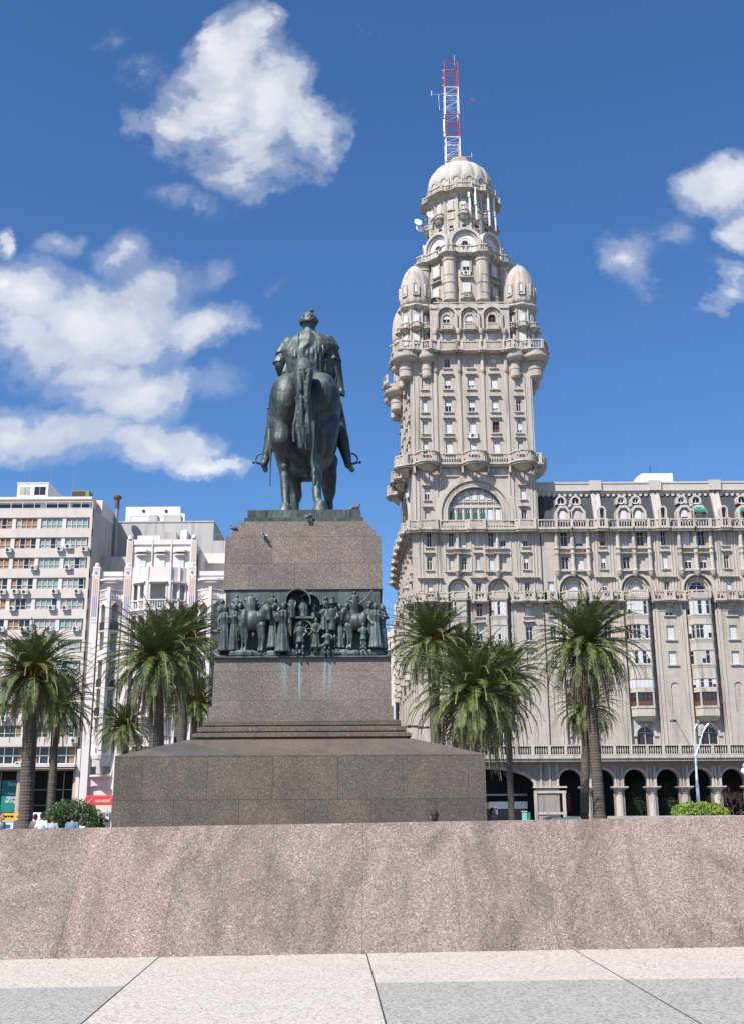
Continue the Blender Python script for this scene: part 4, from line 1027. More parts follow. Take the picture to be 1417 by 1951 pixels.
for (px, py, i) in ((819, 409, 0), (796, 423, 1), (799, 435, 2)):
    yy = CY-3.2+i*.4; x, z = W(px, py, yy)
    e = empty('satellite_dish', (x, yy, z), ['white round dish on the face of the upper drum of the tower', 'white round dish hanging off the left edge of the upper drum', 'lower white dish under another at the left edge of the upper drum'][i], 'satellite dish', 'dishes on the upper drum')
    b = MB('white'); b.smooth = True; MX = Matrix.Translation((x, yy, z)) @ Matrix.Rotation(R(75), 4, 'X') @ Matrix.Rotation(R(15), 4, 'Y'); b.M = MX
    b.lathe(0, 0, [(.05, -.25), (.35, -.2), (.62, 0), (.58, .02), (.3, -.14), (.02, -.18)], 20, cap=False); b.build('dish', e)
    b = MB('metal_grey'); b.tube([(x, yy+.2, z), (x+.6, yy+.6, z-.1), (XC-4.2, CY-2.4, z-.1)], .06, 5); b.build('bracket', e)
# wall air conditioners of the tower
def ac_unit(MX, label, grp, w=.85, h=.6, d=.35):
    loc = MX @ Vector((0, 0, 0)); e = empty('air_conditioner', loc, label, 'air conditioner', grp)
    b = MB('ac'); b.M = MX; b.box(-w/2, w/2, -d-.08, -.08, 0, h); b.box(-w/2-.02, w/2+.02, -d-.1, -.06, h, h+.03); b.build('casing', e)
    b = MB('metal_dark', 'metal_grey'); b.M = MX; b.prismY([(-.12+.22*math.cos(2*PI*i/14), h/2+.22*math.sin(2*PI*i/14)) for i in range(14)], -d-.1, -d-.081); b.c = 1; b.arch(-.12, h/2, .2, .24, -d-.12, -d-.1, 14, 0, 2*PI); b.box(.2, .36, -d-.095, -d-.081, .12, h-.12); b.build('fan', e)
    b = MB('metal_grey'); b.M = MX; b.box(-w/2+.05, -w/2+.1, -d, 0, -.06, -.001); b.box(w/2-.1, w/2-.05, -d, 0, -.06, -.001); b.build('bracket', e)
    return e
G1 = 'air conditioners on the tower front'
ac_unit(TM(14.05, D, 52.1), 'white air conditioner under the middle shaft window of the tower', G1, 1.15, .75)
ac_unit(TM(20.35, D, 62.7), 'air conditioner beside the right corner balcony underside of the tower', G1, 1.0, .7)
ac_unit(TM(XC, CY-6.1, 78.35), 'air conditioner between the two front columns of the round drum', G1, 1.1, .65)
ac_unit(TM(12.7, D, 29.3), 'air conditioner beside the left round headed balcony low on the tower', G1, .9, .7)
# roof hut on the wing
e = empty('roof_hut', (40, D+8, 46.3), 'low white roof hut on top of the long wing', 'roof hut')
x0, z0 = W(1210, 911, D+8); x1, z1 = W(1280, 903, D+8)
b = MB('white'); b.prismY([(x0, 46.0), (x1, 46.0), (x1, z1+.1), (x0+.9, z1+.1), (x0, z1-.6)], D+8, D+12); b.build('wall', e)
b = MB('metal_dark'); b.tube([(W(1238, 905, D+9)[0], D+9, z1), (W(1237, 887, D+9)[0], D+9, W(1237, 887, D+9)[1])], .05, 4); b.build('aerial', e)
for j in range(4):       # dark floodlights on the ring corners
    pass
# ================================================================== ground, paving, sloping granite wall
def G(px, py):
    "pixel on the ground plane z=0"
    lo, hi = 2.0, 400.0
    for _ in range(60):
        mid = (lo+hi)/2
        if W(px, py, mid)[1] > 0: lo = mid
        else: hi = mid
    return Vector((W(px, py, lo)[0], lo))
gb = MB('plaza'); gb.box(-1500, 1500, -300, 2500, -1.0, -.02); gr = gb.build('ground'); gr['kind'] = 'structure'
st = MB('asphalt'); st.quad((-200, 112, -.012), (200, 112, -.012), (200, 139, -.012), (-200, 139, -.012)); st.quad((-16, 139, -.012), (2, 139, -.012), (-6, 400, -.012), (-24, 400, -.012)); s_ = st.build('road'); s_['kind'] = 'structure'
yaw = math.atan(.094)
def line(p, q):
    d = (q-p); return p, d/d.y
j1 = line(G(155, 1951), G(305, 1822)); j2 = line(G(735, 1951), G(698, 1815)); j3 = line(G(1335, 1951), G(1088, 1807))
def at(j, y): return j[0].x+j[1].x*(y-j[0].y)
xs = [(-9.9, 0), (-7.4, 0), (-4.95, 0), j1, j2, j3, (5.1, 0), (7.6, 0), (10.1, 0)]
def jx(j, y): return at(j, y) if isinstance(j[0], Vector) else j[0]
wy = lambda x: 14.33+.094*x
by = G(720, 1873).y
pb = MB('pave_beige'); pg = MB('pave_grey')
for i in range(len(xs)-1):
    a, b = xs[i], xs[i+1]; g_ = .008
    y0, y2 = -4.0, 15.9
    def brow(x): return by+.055*(x)
    def quadp(mb, ya, yb, z):
        n = 1
        A = [(jx(a, ya(jx(a, 10)))+g_, ya(jx(a, 10)), z), (jx(b, ya(jx(b, 10)))-g_, ya(jx(b, 10)), z), (jx(b, yb(jx(b, 12)))-g_, yb(jx(b, 12)), z), (jx(a, yb(jx(a, 12)))+g_, yb(jx(a, 12)), z)]
        mb.quad(*A)
    if i == 3: quadp(pb, lambda x: y0, lambda x: wy(x)+.3, 0)
    else:
        quadp(pb, brow, lambda x: wy(x)+.3, 0); quadp(pg, lambda x: y0, brow, 0)
o = pb.build('beige_paving'); o['kind'] = 'structure'; o = pg.build('grey_paving'); o['kind'] = 'structure'
jb = MB('joint'); jb.quad((-14, -4, -.006), (14, -4, -.006), (14, 16, -.006), (-14, 16, -.006)); o = jb.build('paving_bed'); o['kind'] = 'structure'
gw = empty('granite_wall', (0, 14.4, 0), 'low sloping pink granite wall of large speckled slabs across the foreground', 'wall')
for k in range(-9, 9):
    xa, xb = -.15+1.21*k+.0015, -.15+1.21*(k+1)-.0015
    b = MB('gran_wall')
    sec = lambda x: [(wy(x), -.3), (wy(x), 0.0), (wy(x)+1.5, 1.515+.0105*x), (wy(x)+2.1, 1.513+.0105*x), (wy(x)+2.1, -.3)]
    A, B = sec(xa), sec(xb); n = 10
    vs = []; fs = []
    # subdivided face so that the worn lower edge can be uneven
    for i in range(n+1):
        t = i/n; x = xa+(xb-xa)*t; S = sec(x)
        w = rnd.uniform(-.012, .006)
        S[1] = (S[1][0]+w, .0); vs += [(x, y, z) for y, z in S]
    for i in range(n):
        for q in range(4): fs.append((i*5+q, (i+1)*5+q, (i+1)*5+q+1, i*5+q+1))
    fs.append((0, 1, 2, 3, 4)); fs.append(tuple(5*n+q for q in (4, 3, 2, 1, 0)))
    b.add(vs, fs); b.build('granite_slab', gw)
# ================================================================== monument
MX0 = -1.93
mon = empty('monument_pedestal', (MX0, 33.5, 0), 'brown granite monument pedestal with stepped base and bronze frieze, in the plaza centre', 'monument')
def mbox(mb, x0, x1, y0, y1, z0, z1): mb.box(x0, x1, y0, y1, z0, z1)
YB = 42.0
b = MB('gran'); b.box(-6.18, 2.66, 27, YB, 0, 3.03)
b.build('base', mon)
b = MB('gran'); b.frust((-6.175, 2.655, 27.005, YB-.005), (-4.75, 1.02, 28.93, YB-2), 3.032, 3.53); b.build('sloping_top', mon)
for i, (x0, x1, y0, z0, z1) in enumerate(((-4.68, .98, 28.98, 3.535, 3.69), (-4.6, .86, 29.28, 3.70, 3.87), (-4.5, .73, 29.58, 3.88, 4.06))):
    b = MB('gran'); b.frust((x0+.12, x1-.12, y0+.12, YB-2.2-i*.3), (x0+.12, x1-.12, y0+.12, YB-2.2-i*.3), z0, z0+.06); b.frust((x0, x1, y0, YB-2-i*.3), (x0, x1, y0, YB-2-i*.3), z0+.062, z1-.01)
    b.frust((x0, x1, y0, YB-2-i*.3), (x0+.14, x1-.14, y0+.2, YB-2.2-i*.3), z1-.009, z1+.03); b.build('step', mon)
YE = 38.5
b = MB('gran_low'); b.box(-4.40, .54, 29.88, YE, 4.09, 4.45); b.frust((-4.33, .49, 29.98, YE-.1), (-4.30, .46, 30.02, YE-.14), 4.452, 5.78); b.build('lower_body', mon)
b = MB('gran_body'); b.frust((-4.19, .28, 30.5, YE-.3), (-4.17, .26, 30.52, YE-.32), 7.78, 9.32)
for i, (a, c) in enumerate(((-4.02, .10), (-3.93, .0), (-3.84, -.1))):
    b.box(a, c, 30.53+i*.12, YE-.4-i*.12, 9.323+i*.17, 9.32+(i+1)*.17)
b.build('upper_body', mon)
b = MB('bronze'); b.box(-3.7, -.25, 30.9, YE-1.2, 9.835, 9.98); b.box(-3.62, -.33, 31.0, YE-1.3, 9.982, 10.24)
for i in range(7): b.box(-3.58+i*.47, -3.55+i*.47, 30.985, 31.0, 9.99, 10.235)
b.build('bronze_plinth', mon)
# ---- bronze frieze
fr = MB('bronze_green'); fr.box(-4.12, .2, 30.55, YE-.4, 5.785, 7.775)
fr.frust((-4.30, .46, 29.97, YE), (-4.2, .36, 30.3, YE-.2), 5.785, 6.0); fr.box(-4.33, .49, 29.93, YE+.02, 5.782, 5.82)
for i in range(28):
    x = rnd.uniform(-4.1, .2); fr.ball((x, 30.15+rnd.uniform(-.1, .1), 5.9), (rnd.uniform(.15, .35), .15, rnd.uniform(.05, .16)), 8, 5)
frieze = fr.build('frieze', mon)
def Zr(zx, zy, Y): return W3(400+zx/3.936, 950+zy/3.936, Y)
FR = random.Random(5)
def capsule(mb, pts, rs, n=8):
    mb.tube(pts, rs, n)
    for p, r in zip(pts, rs): mb.ball(p, r*1.02, 8, 6)
def relief_figure(zx, zh, zf, w, kind='robe', Y=30.15, lean=0):
    top = Zr(zx, zh, Y); bot = Zr(zx, zf, Y); H = top.z-bot.z; cx = top.x
    hr = H*.073; s = w/268*.5
    b = MB('bronze_green')
    b.ball((cx+lean*.3, Y-.02, top.z-hr*1.1), (hr*.85, hr, hr*1.15), 10, 8)
    b.ball((cx+lean*.3, Y+.05, top.z-hr*.9), (hr*1.05, hr*1.05, hr*1.05), 10, 8)
    if kind in ('hat', 'rider'): b.lathe(cx+lean*.3, Y, [(hr*1.9, top.z-hr*.7), (hr*1.8, top.z-hr*.55), (hr*.9, top.z-hr*.4), (hr*.8, top.z+hr*.3), (.01, top.z+hr*.4)], 10)
    zs = top.z-hr*2.2
    capsule(b, [(cx+lean*.3, Y, zs+hr*.5), (cx+lean*.2, Y, zs-hr*.3)], [hr*.5, hr*.6])
    if kind == 'robe':
        f = lambda a, z: 1+.10*math.sin(7*a+z*2)+.06*math.sin(13*a-z*5)
        b.lathe(cx, Y, [(s*1.15, bot.z+.03), (s*.98, bot.z+H*.15), (s*.75, bot.z+H*.45), (s*.62, bot.z+H*.58), (s*.85, bot.z+H*.72), (s*.75, zs-.02), (s*.2, zs+.02)], 24, mod=f)
    elif kind in ('man', 'hat', 'child'):
        b.lathe(cx, Y, [(s*.75, bot.z+H*.38), (s*.62, bot.z+H*.55), (s*.8, bot.z+H*.72), (s*.75, zs-.02), (s*.2, zs+.02)], 18)
        for q in (-1, 1):
            capsule(b, [(cx+q*s*.35, Y, bot.z+H*.45), (cx+q*s*.45, Y-.05*FR.random(), bot.z+H*.24), (cx+q*s*.45, Y+.03, bot.z+.03)], [s*.36, s*.27, s*.2]); b.ball((cx+q*s*.5, Y-.06, bot.z+.03), (.04, .09, .035), 8, 5)
    elif kind == 'bust': b.lathe(cx, Y, [(s*.9, bot.z), (s*.8, bot.z+H*.3), (s*.85, bot.z+H*.5), (s*.7, zs-.02), (s*.2, zs+.02)], 18, mod=lambda a, z: 1+.08*math.sin(6*a+z*6))
    for q in (-1, 1):
        e = (cx+q*s*FR.uniform(.85, 1.15), Y-FR.uniform(.02, .1), zs-H*FR.uniform(.12, .2)); h = (cx+q*s*FR.uniform(.1, .9), Y-FR.uniform(.08, .15), zs-H*FR.uniform(.08, .32))
        capsule(b, [(cx+q*s*.7, Y, zs-hr*.6), e, h], [hr*.55, hr*.45, hr*.33])
    o = b.build('figure', frieze); remesh(o, .016, 1); return o
for a in ((120, 800, 1155, 95, 'robe'), (190, 792, 1150, 85, 'robe'), (205, 722, 900, 60, 'bust', 30.4), (312, 712, 880, 105, 'bust', 30.25), (478, 795, 1130, 85, 'robe'), (552, 782, 1160, 110, 'robe', 30.0), (612, 735, 900, 80, 'bust', 30.1),
          (700, 745, 905, 100, 'bust', 30.3), (680, 925, 1175, 95, 'child', 29.95), (798, 900, 1130, 75, 'robe', 30.0), (640, 790, 1100, 60, 'bust', 30.35), (882, 985, 1168, 70, 'child', 29.95), (915, 775, 1125, 100, 'hat', 30.1), (975, 790, 1130, 70, 'robe', 30.2),
          (1025, 785, 1125, 75, 'man', 30.2), (1085, 695, 900, 95, 'bust', 30.25), (1190, 790, 1060, 80, 'robe', 30.2), (1150, 935, 1135, 70, 'child', 29.95), (1238, 785, 1130, 100, 'robe', 30.05), (1290, 798, 1135, 75, 'robe', 30.2), (870, 735, 950, 60, 'bust', 30.45), (470, 720, 900, 70, 'bust', 30.45), (920, 728, 900, 55, 'bust', 30.45), (1120, 790, 1000, 60, 'bust', 30.35)):
    relief_figure(*a)
for i in range(16):
    zx = 95+i*78+FR.uniform(-18, 18)
    if 560 < zx < 780: continue
    relief_figure(zx, FR.uniform(735, 800), FR.choice([1000, 1130]), FR.uniform(60, 80), FR.choice(['bust', 'robe', 'man']), FR.uniform(30.36, 30.46), FR.uniform(-.05, .05))
def relief_horse(z0, z1, zt, zb, Y, flip=1):
    b = MB('bronze_green'); A = Zr(z0, zt, Y); B = Zr(z1, zb, Y); cx = (A.x+B.x)/2; L = B.x-A.x; H = A.z-B.z
    b.ball((cx, Y, A.z-H*.28), (L*.42, .2, H*.25), 16, 10); b.ball((cx-L*.3*flip, Y-.03, A.z-H*.25), (L*.2, .2, H*.26), 12, 8)
    capsule(b, [(cx+L*.33*flip, Y, A.z-H*.2), (cx+L*.5*flip, Y-.05, A.z+H*.0), (cx+L*.55*flip, Y-.1, A.z-H*.05)], [H*.17, H*.12, H*.1]); capsule(b, [(cx+L*.55*flip, Y-.1, A.z-H*.02), (cx+L*.62*flip, Y-.13, A.z-H*.25)], [H*.09, H*.05])
    for q in (-.38, -.25, .25, .36): capsule(b, [(cx+L*q, Y-.05, A.z-H*.4), (cx+L*q+.03, Y-.04, A.z-H*.7), (cx+L*q, Y-.05, B.z)], [H*.1, H*.055, H*.045])
    capsule(b, [(cx-L*.45*flip, Y, A.z-H*.15), (cx-L*.52*flip, Y, A.z-H*.5), (cx-L*.5*flip, Y, A.z-H*.75)], [.04, .06, .03])
    remesh(b.build('horse_figure', frieze), .018, 1)
relief_horse(225, 420, 830, 1140, 30.1); relief_horse(1010, 1190, 850, 1120, 30.2, -1)
b = MB('bronze_green'); ce = Zr(662, 772, 30.05); rr_ = .36
b.arch(ce.x, ce.z, rr_-.035, rr_, 29.95, 30.6, 20, -.25, PI+.25); b.arch(ce.x+.3, ce.z-.06, rr_-.06, rr_, 30.25, 30.6, 16, 0, PI*.75); c2 = Zr(700, 890, 30.05)
b.box(c2.x-.3, c2.x+.3, 30.05, 30.6, c2.z-.03, c2.z+.03); b.arch(c2.x+.02, c2.z-.3, .2, .25, 30.1, 30.2, 16, 0, 2*PI)
for i in range(8): b.tube([(c2.x+.02, 30.15, c2.z-.3), (c2.x+.02+.22*math.cos(i*PI/4), 30.15, c2.z-.3+.22*math.sin(i*PI/4))], .014, 4)
b.build('wagon_figure', frieze)
b = MB('bronze_green'); A = Zr(820, 1110, 29.95)
b.ball(A, (.16, .07, .07)); b.ball(A+Vector((.17, 0, .1)), (.06, .05, .05)); capsule(b, [A+Vector((.12, 0, .03)), A+Vector((.17, 0, .1))], [.05, .04])
for q in (-.11, -.05, .08, .13): capsule(b, [A+Vector((q, 0, -.02)), A+Vector((q-.02, 0, -.18))], [.035, .02])
capsule(b, [A+Vector((-.14, 0, .02)), A+Vector((-.25, 0, -.08))], [.02, .012]); remesh(b.build('dog_figure', frieze), .014, 1)
b = MB('bronze_green'); capsule(b, [Zr(1120, 790, 30.1), Zr(1170, 750, 30.1), Zr(1212, 690, 30.15)], [.03, .025, .02]); b.tube([Zr(1185, 800, 30.3), Zr(1212, 690, 30.2)], .012, 5); b.tube([Zr(590, 900, 29.95), Zr(592, 1150, 29.95)], .012, 5); b.build('lance_figure', frieze)
# side figures peeping round the corners
b = MB('bronze_green')
for y in (31.2, 32.2, 33.3, 34.5, 35.5, 36.6):
    for sx in (-1, 1):
        cx = -1.97+sx*2.12; z1 = 7.5-rnd.random()*.3
        b = MB('bronze_green'); b.lathe(cx, y, [(.3, 5.95), (.24, 6.5), (.18, 6.8), (.24, 7.1), (.2, z1-.25), (.05, z1-.2)], 14, mod=lambda a, z: 1+.1*math.sin(6*a)); b.ball((cx, y, z1-.1), (.1, .11, .13))
        remesh(b.build('figure', frieze), .03, 1); b = MB('bronze_green')
# ================================================================== equestrian statue
sta = empty('equestrian_statue', (-1.95, 33.3, 10.24), 'dark green bronze rider on horseback seen from behind, on top of the granite pedestal', 'statue')
def S(zx, zy, Y): return W3(470+zx/4.5375, 570+zy/4.5375, Y)
ZP = 10.24
h = MB('bronze')
def E_(c, r, rot=None): h.ball(c, r, 24, 16, rot)
cr = S(505, 905, 32.4)
E_(cr, (1.0, 1.0, 1.08)); E_(S(362, 905, 32.15), (.60, .85, .98)); E_(S(650, 905, 32.15), (.60, .85, .98)); E_(S(318, 1040, 32.3), (.36, .7, .8)); E_(S(695, 1040, 32.3), (.36, .7, .85))
E_((-2.05, 33.6, 13.35), (.94, 1.9, 1.1)); E_((-2.14, 34.9, 13.35), (.82, 1.0, 1.05)); E_((-2.03, 33.4, 13.0), (.88, 1.4, .90))
def hl(pts, rs):
    for i in range(len(pts)-1):
        a, c = Vector(pts[i]), Vector(pts[i+1]); n = max(2, int((c-a).length/.08))
        for k in range(n+1):
            t = k/n; h.ball(a.lerp(c, t), rs[i]+(rs[i+1]-rs[i])*t, 12, 8)
# hind legs
hl([S(318, 1080, 32.1), S(300, 1230, 31.95), S(318, 1420, 32.25), S(330, 1470, 32.3), S(338, 1690, 32.0)], [.46, .34, .22, .175, .14])
hl([S(338, 1690, 32.0), S(345, 1760, 31.9)], [.15, .12])
hl([S(680, 1080, 32.0), S(672, 1230, 31.8), S(618, 1400, 31.75), S(612, 1450, 31.8), S(607, 1640, 31.6)], [.48, .38, .24, .19, .15])
hl([S(607, 1650, 31.6), S(612, 1730, 31.5)], [.16, .13])
def hoof(x, y):
    h.lathe(x, y, [(.29, ZP-.02), (.27, ZP+.08), (.18, ZP+.30), (.12, ZP+.40)], 16)
pL = S(345, 1760, 31.95); hoof(pL.x, 31.75); pR = S(635, 1760, 31.6); hoof(pR.x+.02, 31.42)
hl([pL, (pL.x, 31.78, ZP+.2)], [.13, .15]); hl([S(612, 1730, 31.5), (pR.x, 31.45, ZP+.2)], [.14, .15])
h.ball(S(330, 1452, 32.25), (.2, .24, .22), 14, 10); h.ball(S(640, 1340, 31.85), (.27, .26, .3), 14, 10); h.ball(S(606, 1420, 31.8), (.2, .24, .24), 14, 10)
# fore legs
for (zx0, zx1, Y, yh) in ((395, 425, 35.0, 35.2), (700, 712, 34.7, 34.5)):
    a = S(zx0, 1150, Y); k = Vector((S(zx1, 1400, Y).x, Y+.1, 11.9)); f = Vector((S(zx1, 1500, Y).x, yh, ZP+.45))
    hl([Vector((a.x, Y-.1, 12.9)), k, (k.x, Y+.05, 11.6), f, (f.x, f.y+.12, ZP+.2)], [.36, .22, .15, .14, .15]); hoof(f.x, f.y+.15)
# neck and head (hidden behind the rider from here)
hl([(-2.14, 35.0, 13.6), (-2.17, 35.7, 14.5), (-2.2, 36.2, 15.25)], [.72, .5, .36]); hl([(-2.2, 36.2, 15.3), (-2.22, 36.8, 14.9), (-2.23, 37.2, 14.2), (-2.23, 37.25, 14.0)], [.34, .3, .19, .17])
for q in (-.15, .15): hl([(-2.2+q, 36.15, 15.5), (-2.2+q*1.3, 36.15, 15.85)], [.09, .02])
hl([S(535, 1420, 33.2), S(535, 1560, 33.1)], [.11, .05])
ho = h.build('horse', sta); remesh(ho, .04, 4, (.07, .45))
mnx = MB('bronze')
for i in range(14):
    t = i/13; y = 35.0+1.2*t; z = 14.1+1.6*t; mnx.ball((-2.17+rnd.uniform(-.05, .1), y, z), (.1, .18, .26), 8, 6)
remesh(mnx.build('mane', sta), .05, 1)
# tail: raised dock then hanging strands
t = MB('bronze')
TS = random.Random(3)
dock = [S(490, 760, 31.55), S(487, 650, 31.35), S(490, 570, 31.1), S(491, 640, 30.85), S(488, 830, 30.72)]
for i in range(len(dock)-1):
    for k in range(8):
        q = k/7; r0 = [.24, .27, .28, .31, .20]; t.ball(dock[i].lerp(dock[i+1], q), (r0[i]+(r0[i+1]-r0[i])*q, .2, .24), 14, 10)
for s_i in range(26):
    x0 = 430+TS.random()*125; yy = 30.5+TS.random()*.5
    ln = TS.choice([1000, 1100, 1180, 1250, 1300, 960]); pts = []; ph = TS.random()*6; am = TS.uniform(4, 14)
    for k in range(12):
        q = k/11; zy = 600+(ln-600)*q
        conv = 490+(x0-490)*(1.15-1.5*q if q < .42 else .52+.75*(q-.42))
        pts.append(S(conv+am*math.sin(ph+q*5)*(.2+q), zy, yy+.08*math.sin(ph+q*4)))
    rs = [.045+.035*math.sin(min(1, q*1.5)*PI*.6) for q in [k/11 for k in range(12)]]; rs[-1] = .02; rs[-2] = .045
    t.tube(pts, rs, 6)
for (a, b_, c_) in ((405, 1240, .06), (470, 1290, .07), (535, 1300, .08), (515, 960, .05)):
    pts = [S(440+(a-440)*q+8*math.sin(q*7), 850+(b_-850)*q, 30.75) for q in (0, .2, .4, .6, .8, 1)]; t.tube(pts, [c_*1.2, c_*1.1, c_, c_*1.15, c_, c_*.8], 7)
remesh(t.build('tail', sta), .026, 1)
# rider
r_ = MB('bronze_mid')
def loft(mb, secs, n=28, fold=0.0, nf=9):
    "sections (centre, half x, half y)"
    vs = []; fs = []
    for j, (c, rx, ry) in enumerate(secs):
        for i in range(n):
            a = 2*PI*i/n; f = 1+fold*math.sin(nf*a+j*.3)
            vs.append((c[0]+rx*f*math.cos(a), c[1]+ry*f*math.sin(a), c[2]))
    for j in range(len(secs)-1):
        for i in range(n):
            k = (i+1) % n; fs.append((j*n+i, j*n+k, (j+1)*n+k, (j+1)*n+i))
    fs.append(tuple(reversed(range(n)))); fs.append(tuple((len(secs)-1)*n+i for i in range(n)))
    mb.add(vs, fs)
YR = 33.3; k_ = 1/272
def sec(zxa, zxb, zy, ry=.42, Y=YR): c = S((zxa+zxb)/2, zy, Y); return (c, (zxb-zxa)/2*k_, ry)
loft(r_, [sec(340, 715, 770, .62), sec(338, 705, 690, .58), sec(338, 700, 600, .5), sec(330, 705, 500, .45), sec(318, 730, 420, .42), sec(335, 730, 370, .36), sec(395, 690, 325, .28), sec(455, 625, 290, .2), (S(540, 270, YR), .2, .2)])
def rl(pts, rs, fx=1.0):
    for i in range(len(pts)-1):
        a, c = Vector(pts[i]), Vector(pts[i+1]); n = max(2, int((c-a).length/.06))
        for k in range(n+1):
            q = k/n; r = rs[i]+(rs[i+1]-rs[i])*q; r_.ball(a.lerp(c, q), (r*fx, r, r), 12, 8)
rl([S(541, 290, YR), S(540, 235, YR)], [.2, .19])
r_.ball(S(538, 205, YR+.03), (.235, .28, .32), 20, 14); r_.ball(S(538, 225, YR+.2), (.16, .16, .2), 12, 8); r_.ball(S(538, 215, YR+.38), (.04, .06, .06), 8, 6)
for q in (466, 608): r_.ball(S(q, 215, YR+.05), (.03, .06, .09), 8, 6)
rl([S(365, 400, YR), S(290, 560, YR), S(300, 640, YR+.3), S(380, 660, YR+1.2)], [.26, .2, .15, .12]); r_.ball(S(395, 655, YR+1.3), (.12, .16, .12))
rl([S(715, 400, YR), S(770, 560, YR), S(795, 700, YR+.1), S(815, 770, YR+.1)], [.24, .2, .155, .12])
# right fist, fingers closed
fc = S(822, 805, YR+.1); r_.ball(fc, (.13, .15, .13), 12, 8)
for i in range(4): r_.ball(fc+Vector((.06-.0*i, -.09+.06*i, -.09)), (.07, .035, .055), 8, 6)
rl([fc+Vector((-.08, .05, .03)), fc+Vector((-.09, .08, -.09))], [.04, .035])
# legs hang outside the horse
rl([S(330, 800, YR+.2), S(262, 930, YR+.7), S(238, 1080, YR+.5), S(205, 1240, YR+.35), S(168, 1370, YR+.3)], [.34, .30, .25, .20, .14])
rl([S(165, 1385, YR+.3), S(150, 1420, YR+.0), (S(150, 1420, YR).x-.02, YR+.75, S(150, 1400, YR).z-.05)], [.14, .12, .09])
rl([S(680, 800, YR+.2), S(752, 930, YR+.7), S(792, 1080, YR+.5), S(832, 1240, YR+.35), S(868, 1375, YR+.3)], [.34, .30, .26, .21, .14])
rl([S(872, 1395, YR+.3), S(878, 1430, YR+.0), (S(900, 1420, YR).x+.03, YR+.75, S(900, 1400, YR).z-.05)], [.14, .12, .09])
rid = r_.build('rider', sta); remesh(rid, .034, 2, (.04, .3))
# poncho with folds: two flared tiers, plus hanging panels
p = MB('bronze_mid')
def flap(pts, th=.06, n=1):
    "thin cloth slab through a quad strip: list of (left, right) pairs"
    vs = []; fs = []
    for (a, c) in pts:
        for q in range(9):
            u = q/8; P = Vector(a).lerp(Vector(c), u); f = .035*math.sin(u*PI*6+P.z*.5)
            vs.append((P.x, P.y-.18*math.sin(u*PI)+f, P.z)); vs.append((P.x, P.y-.18*math.sin(u*PI)+f+th, P.z))
    m = 18
    for j in range(len(pts)-1):
        for q in range(8):
            a = j*m+q*2; b_ = a+2; c_ = a+m; d_ = c_+2
            fs += [(a, b_, d_, c_), (a+1, c_+1, d_+1, b_+1)]
        fs += [(j*m, j*m+m, j*m+m+1, j*m+1), (j*m+16, j*m+17, j*m+m+17, j*m+m+16)]
    e = (len(pts)-1)*m
    for q in range(8): fs += [(q*2, q*2+1, q*2+3, q*2+2), (e+q*2, e+q*2+2, e+q*2+3, e+q*2+1)]
    p.add(vs, fs)
yb = YR-.32
flap([(S(455, 290, yb), S(610, 285, yb)), (S(400, 320, yb-.06), S(690, 310, yb-.06)), (S(345, 360, yb-.1), S(745, 345, yb-.1)), (S(310, 410, yb-.1), S(770, 385, yb-.1)), (S(300, 440, yb-.1), S(690, 440, yb-.1)), (S(330, 500, yb-.1), S(650, 500, yb-.1)), (S(345, 560, yb-.08), S(640, 560, yb-.1)), (S(352, 640, yb), S(625, 640, yb))], .12)
for (cx, cy, rx0, rx1, z0, z1) in (): pass
def cone(top, bot, r0, r1, fold, nf, sx=1.0):
    n = 36; vs = []; fs = []; L = 8
    for j in range(L+1):
        q = j/L; c = Vector(top).lerp(Vector(bot), q); r = r0+(r1-r0)*q**.8
        for i in range(n):
            a = 2*PI*i/n; f = 1+fold*q*math.sin(nf*a); vs.append((c.x+r*f*sx*math.cos(a), c.y+r*f*math.sin(a), c.z))
    for j in range(L):
        for i in range(n): k = (i+1) % n; fs.append((j*n+i, j*n+k, (j+1)*n+k, (j+1)*n+i))
    fs.append(tuple(reversed(range(n)))); fs.append(tuple(L*n+i for i in range(n))); p.add(vs, fs)
flap([(S(610, 520, yb+.15), S(770, 540, yb+.2)), (S(600, 640, yb+.2), S(775, 640, yb+.3)), (S(600, 720, yb+.3), S(740, 720, yb+.4))], .1)
cone(S(700, 325, YR), S(728, 425, YR), .16, .30, .05, 7); cone(S(725, 430, YR), S(738, 545, YR), .24, .31, .09, 9); cone(S(722, 560, YR), S(715, 620, YR), .16, .19, .1, 7)
cone(S(370, 345, YR), S(318, 480, YR), .18, .27, .08, 7); cone(S(310, 480, YR), S(278, 560, YR), .15, .22, .12, 8); cone(S(350, 560, YR), S(345, 650, YR), .12, .16, .12, 5)
for (x0, x1) in ((442, 448), (600, 606), (628, 640)): p.tube([S(x0, 285, yb-.15), S(x0, 400, yb-.24), S(x1, 520, yb-.22), S(x1, 640, yb-.1)], .035, 6)
for (x0, y0, x1, y1) in ((470, 330, 480, 600), (520, 320, 525, 620), (560, 330, 570, 600), (385, 380, 400, 600), (415, 360, 420, 620), (660, 360, 655, 520)): p.tube([S(x0, y0, yb-.16), S((x0+x1)/2+6, (y0+y1)/2, yb-.26), S(x1, y1, yb-.12)], [.02, .045, .02], 6)
remesh(p.build('poncho', sta), .027, 2, (.03, .25))
hr_ = MB('bronze_green')
HR = random.Random(9)
for i in range(90):
    a = HR.uniform(PI*.95, PI*2.05); z = HR.uniform(-.12, 1); c = S(538, 200, YR)
    rr0 = math.sqrt(max(0, 1-z*z*.9)); hr_.ball((c.x+.255*rr0*math.cos(a), c.y+.29*rr0*math.sin(a)*1.0+.02, c.z+.30*z), (.06, .06, .05), 8, 5)
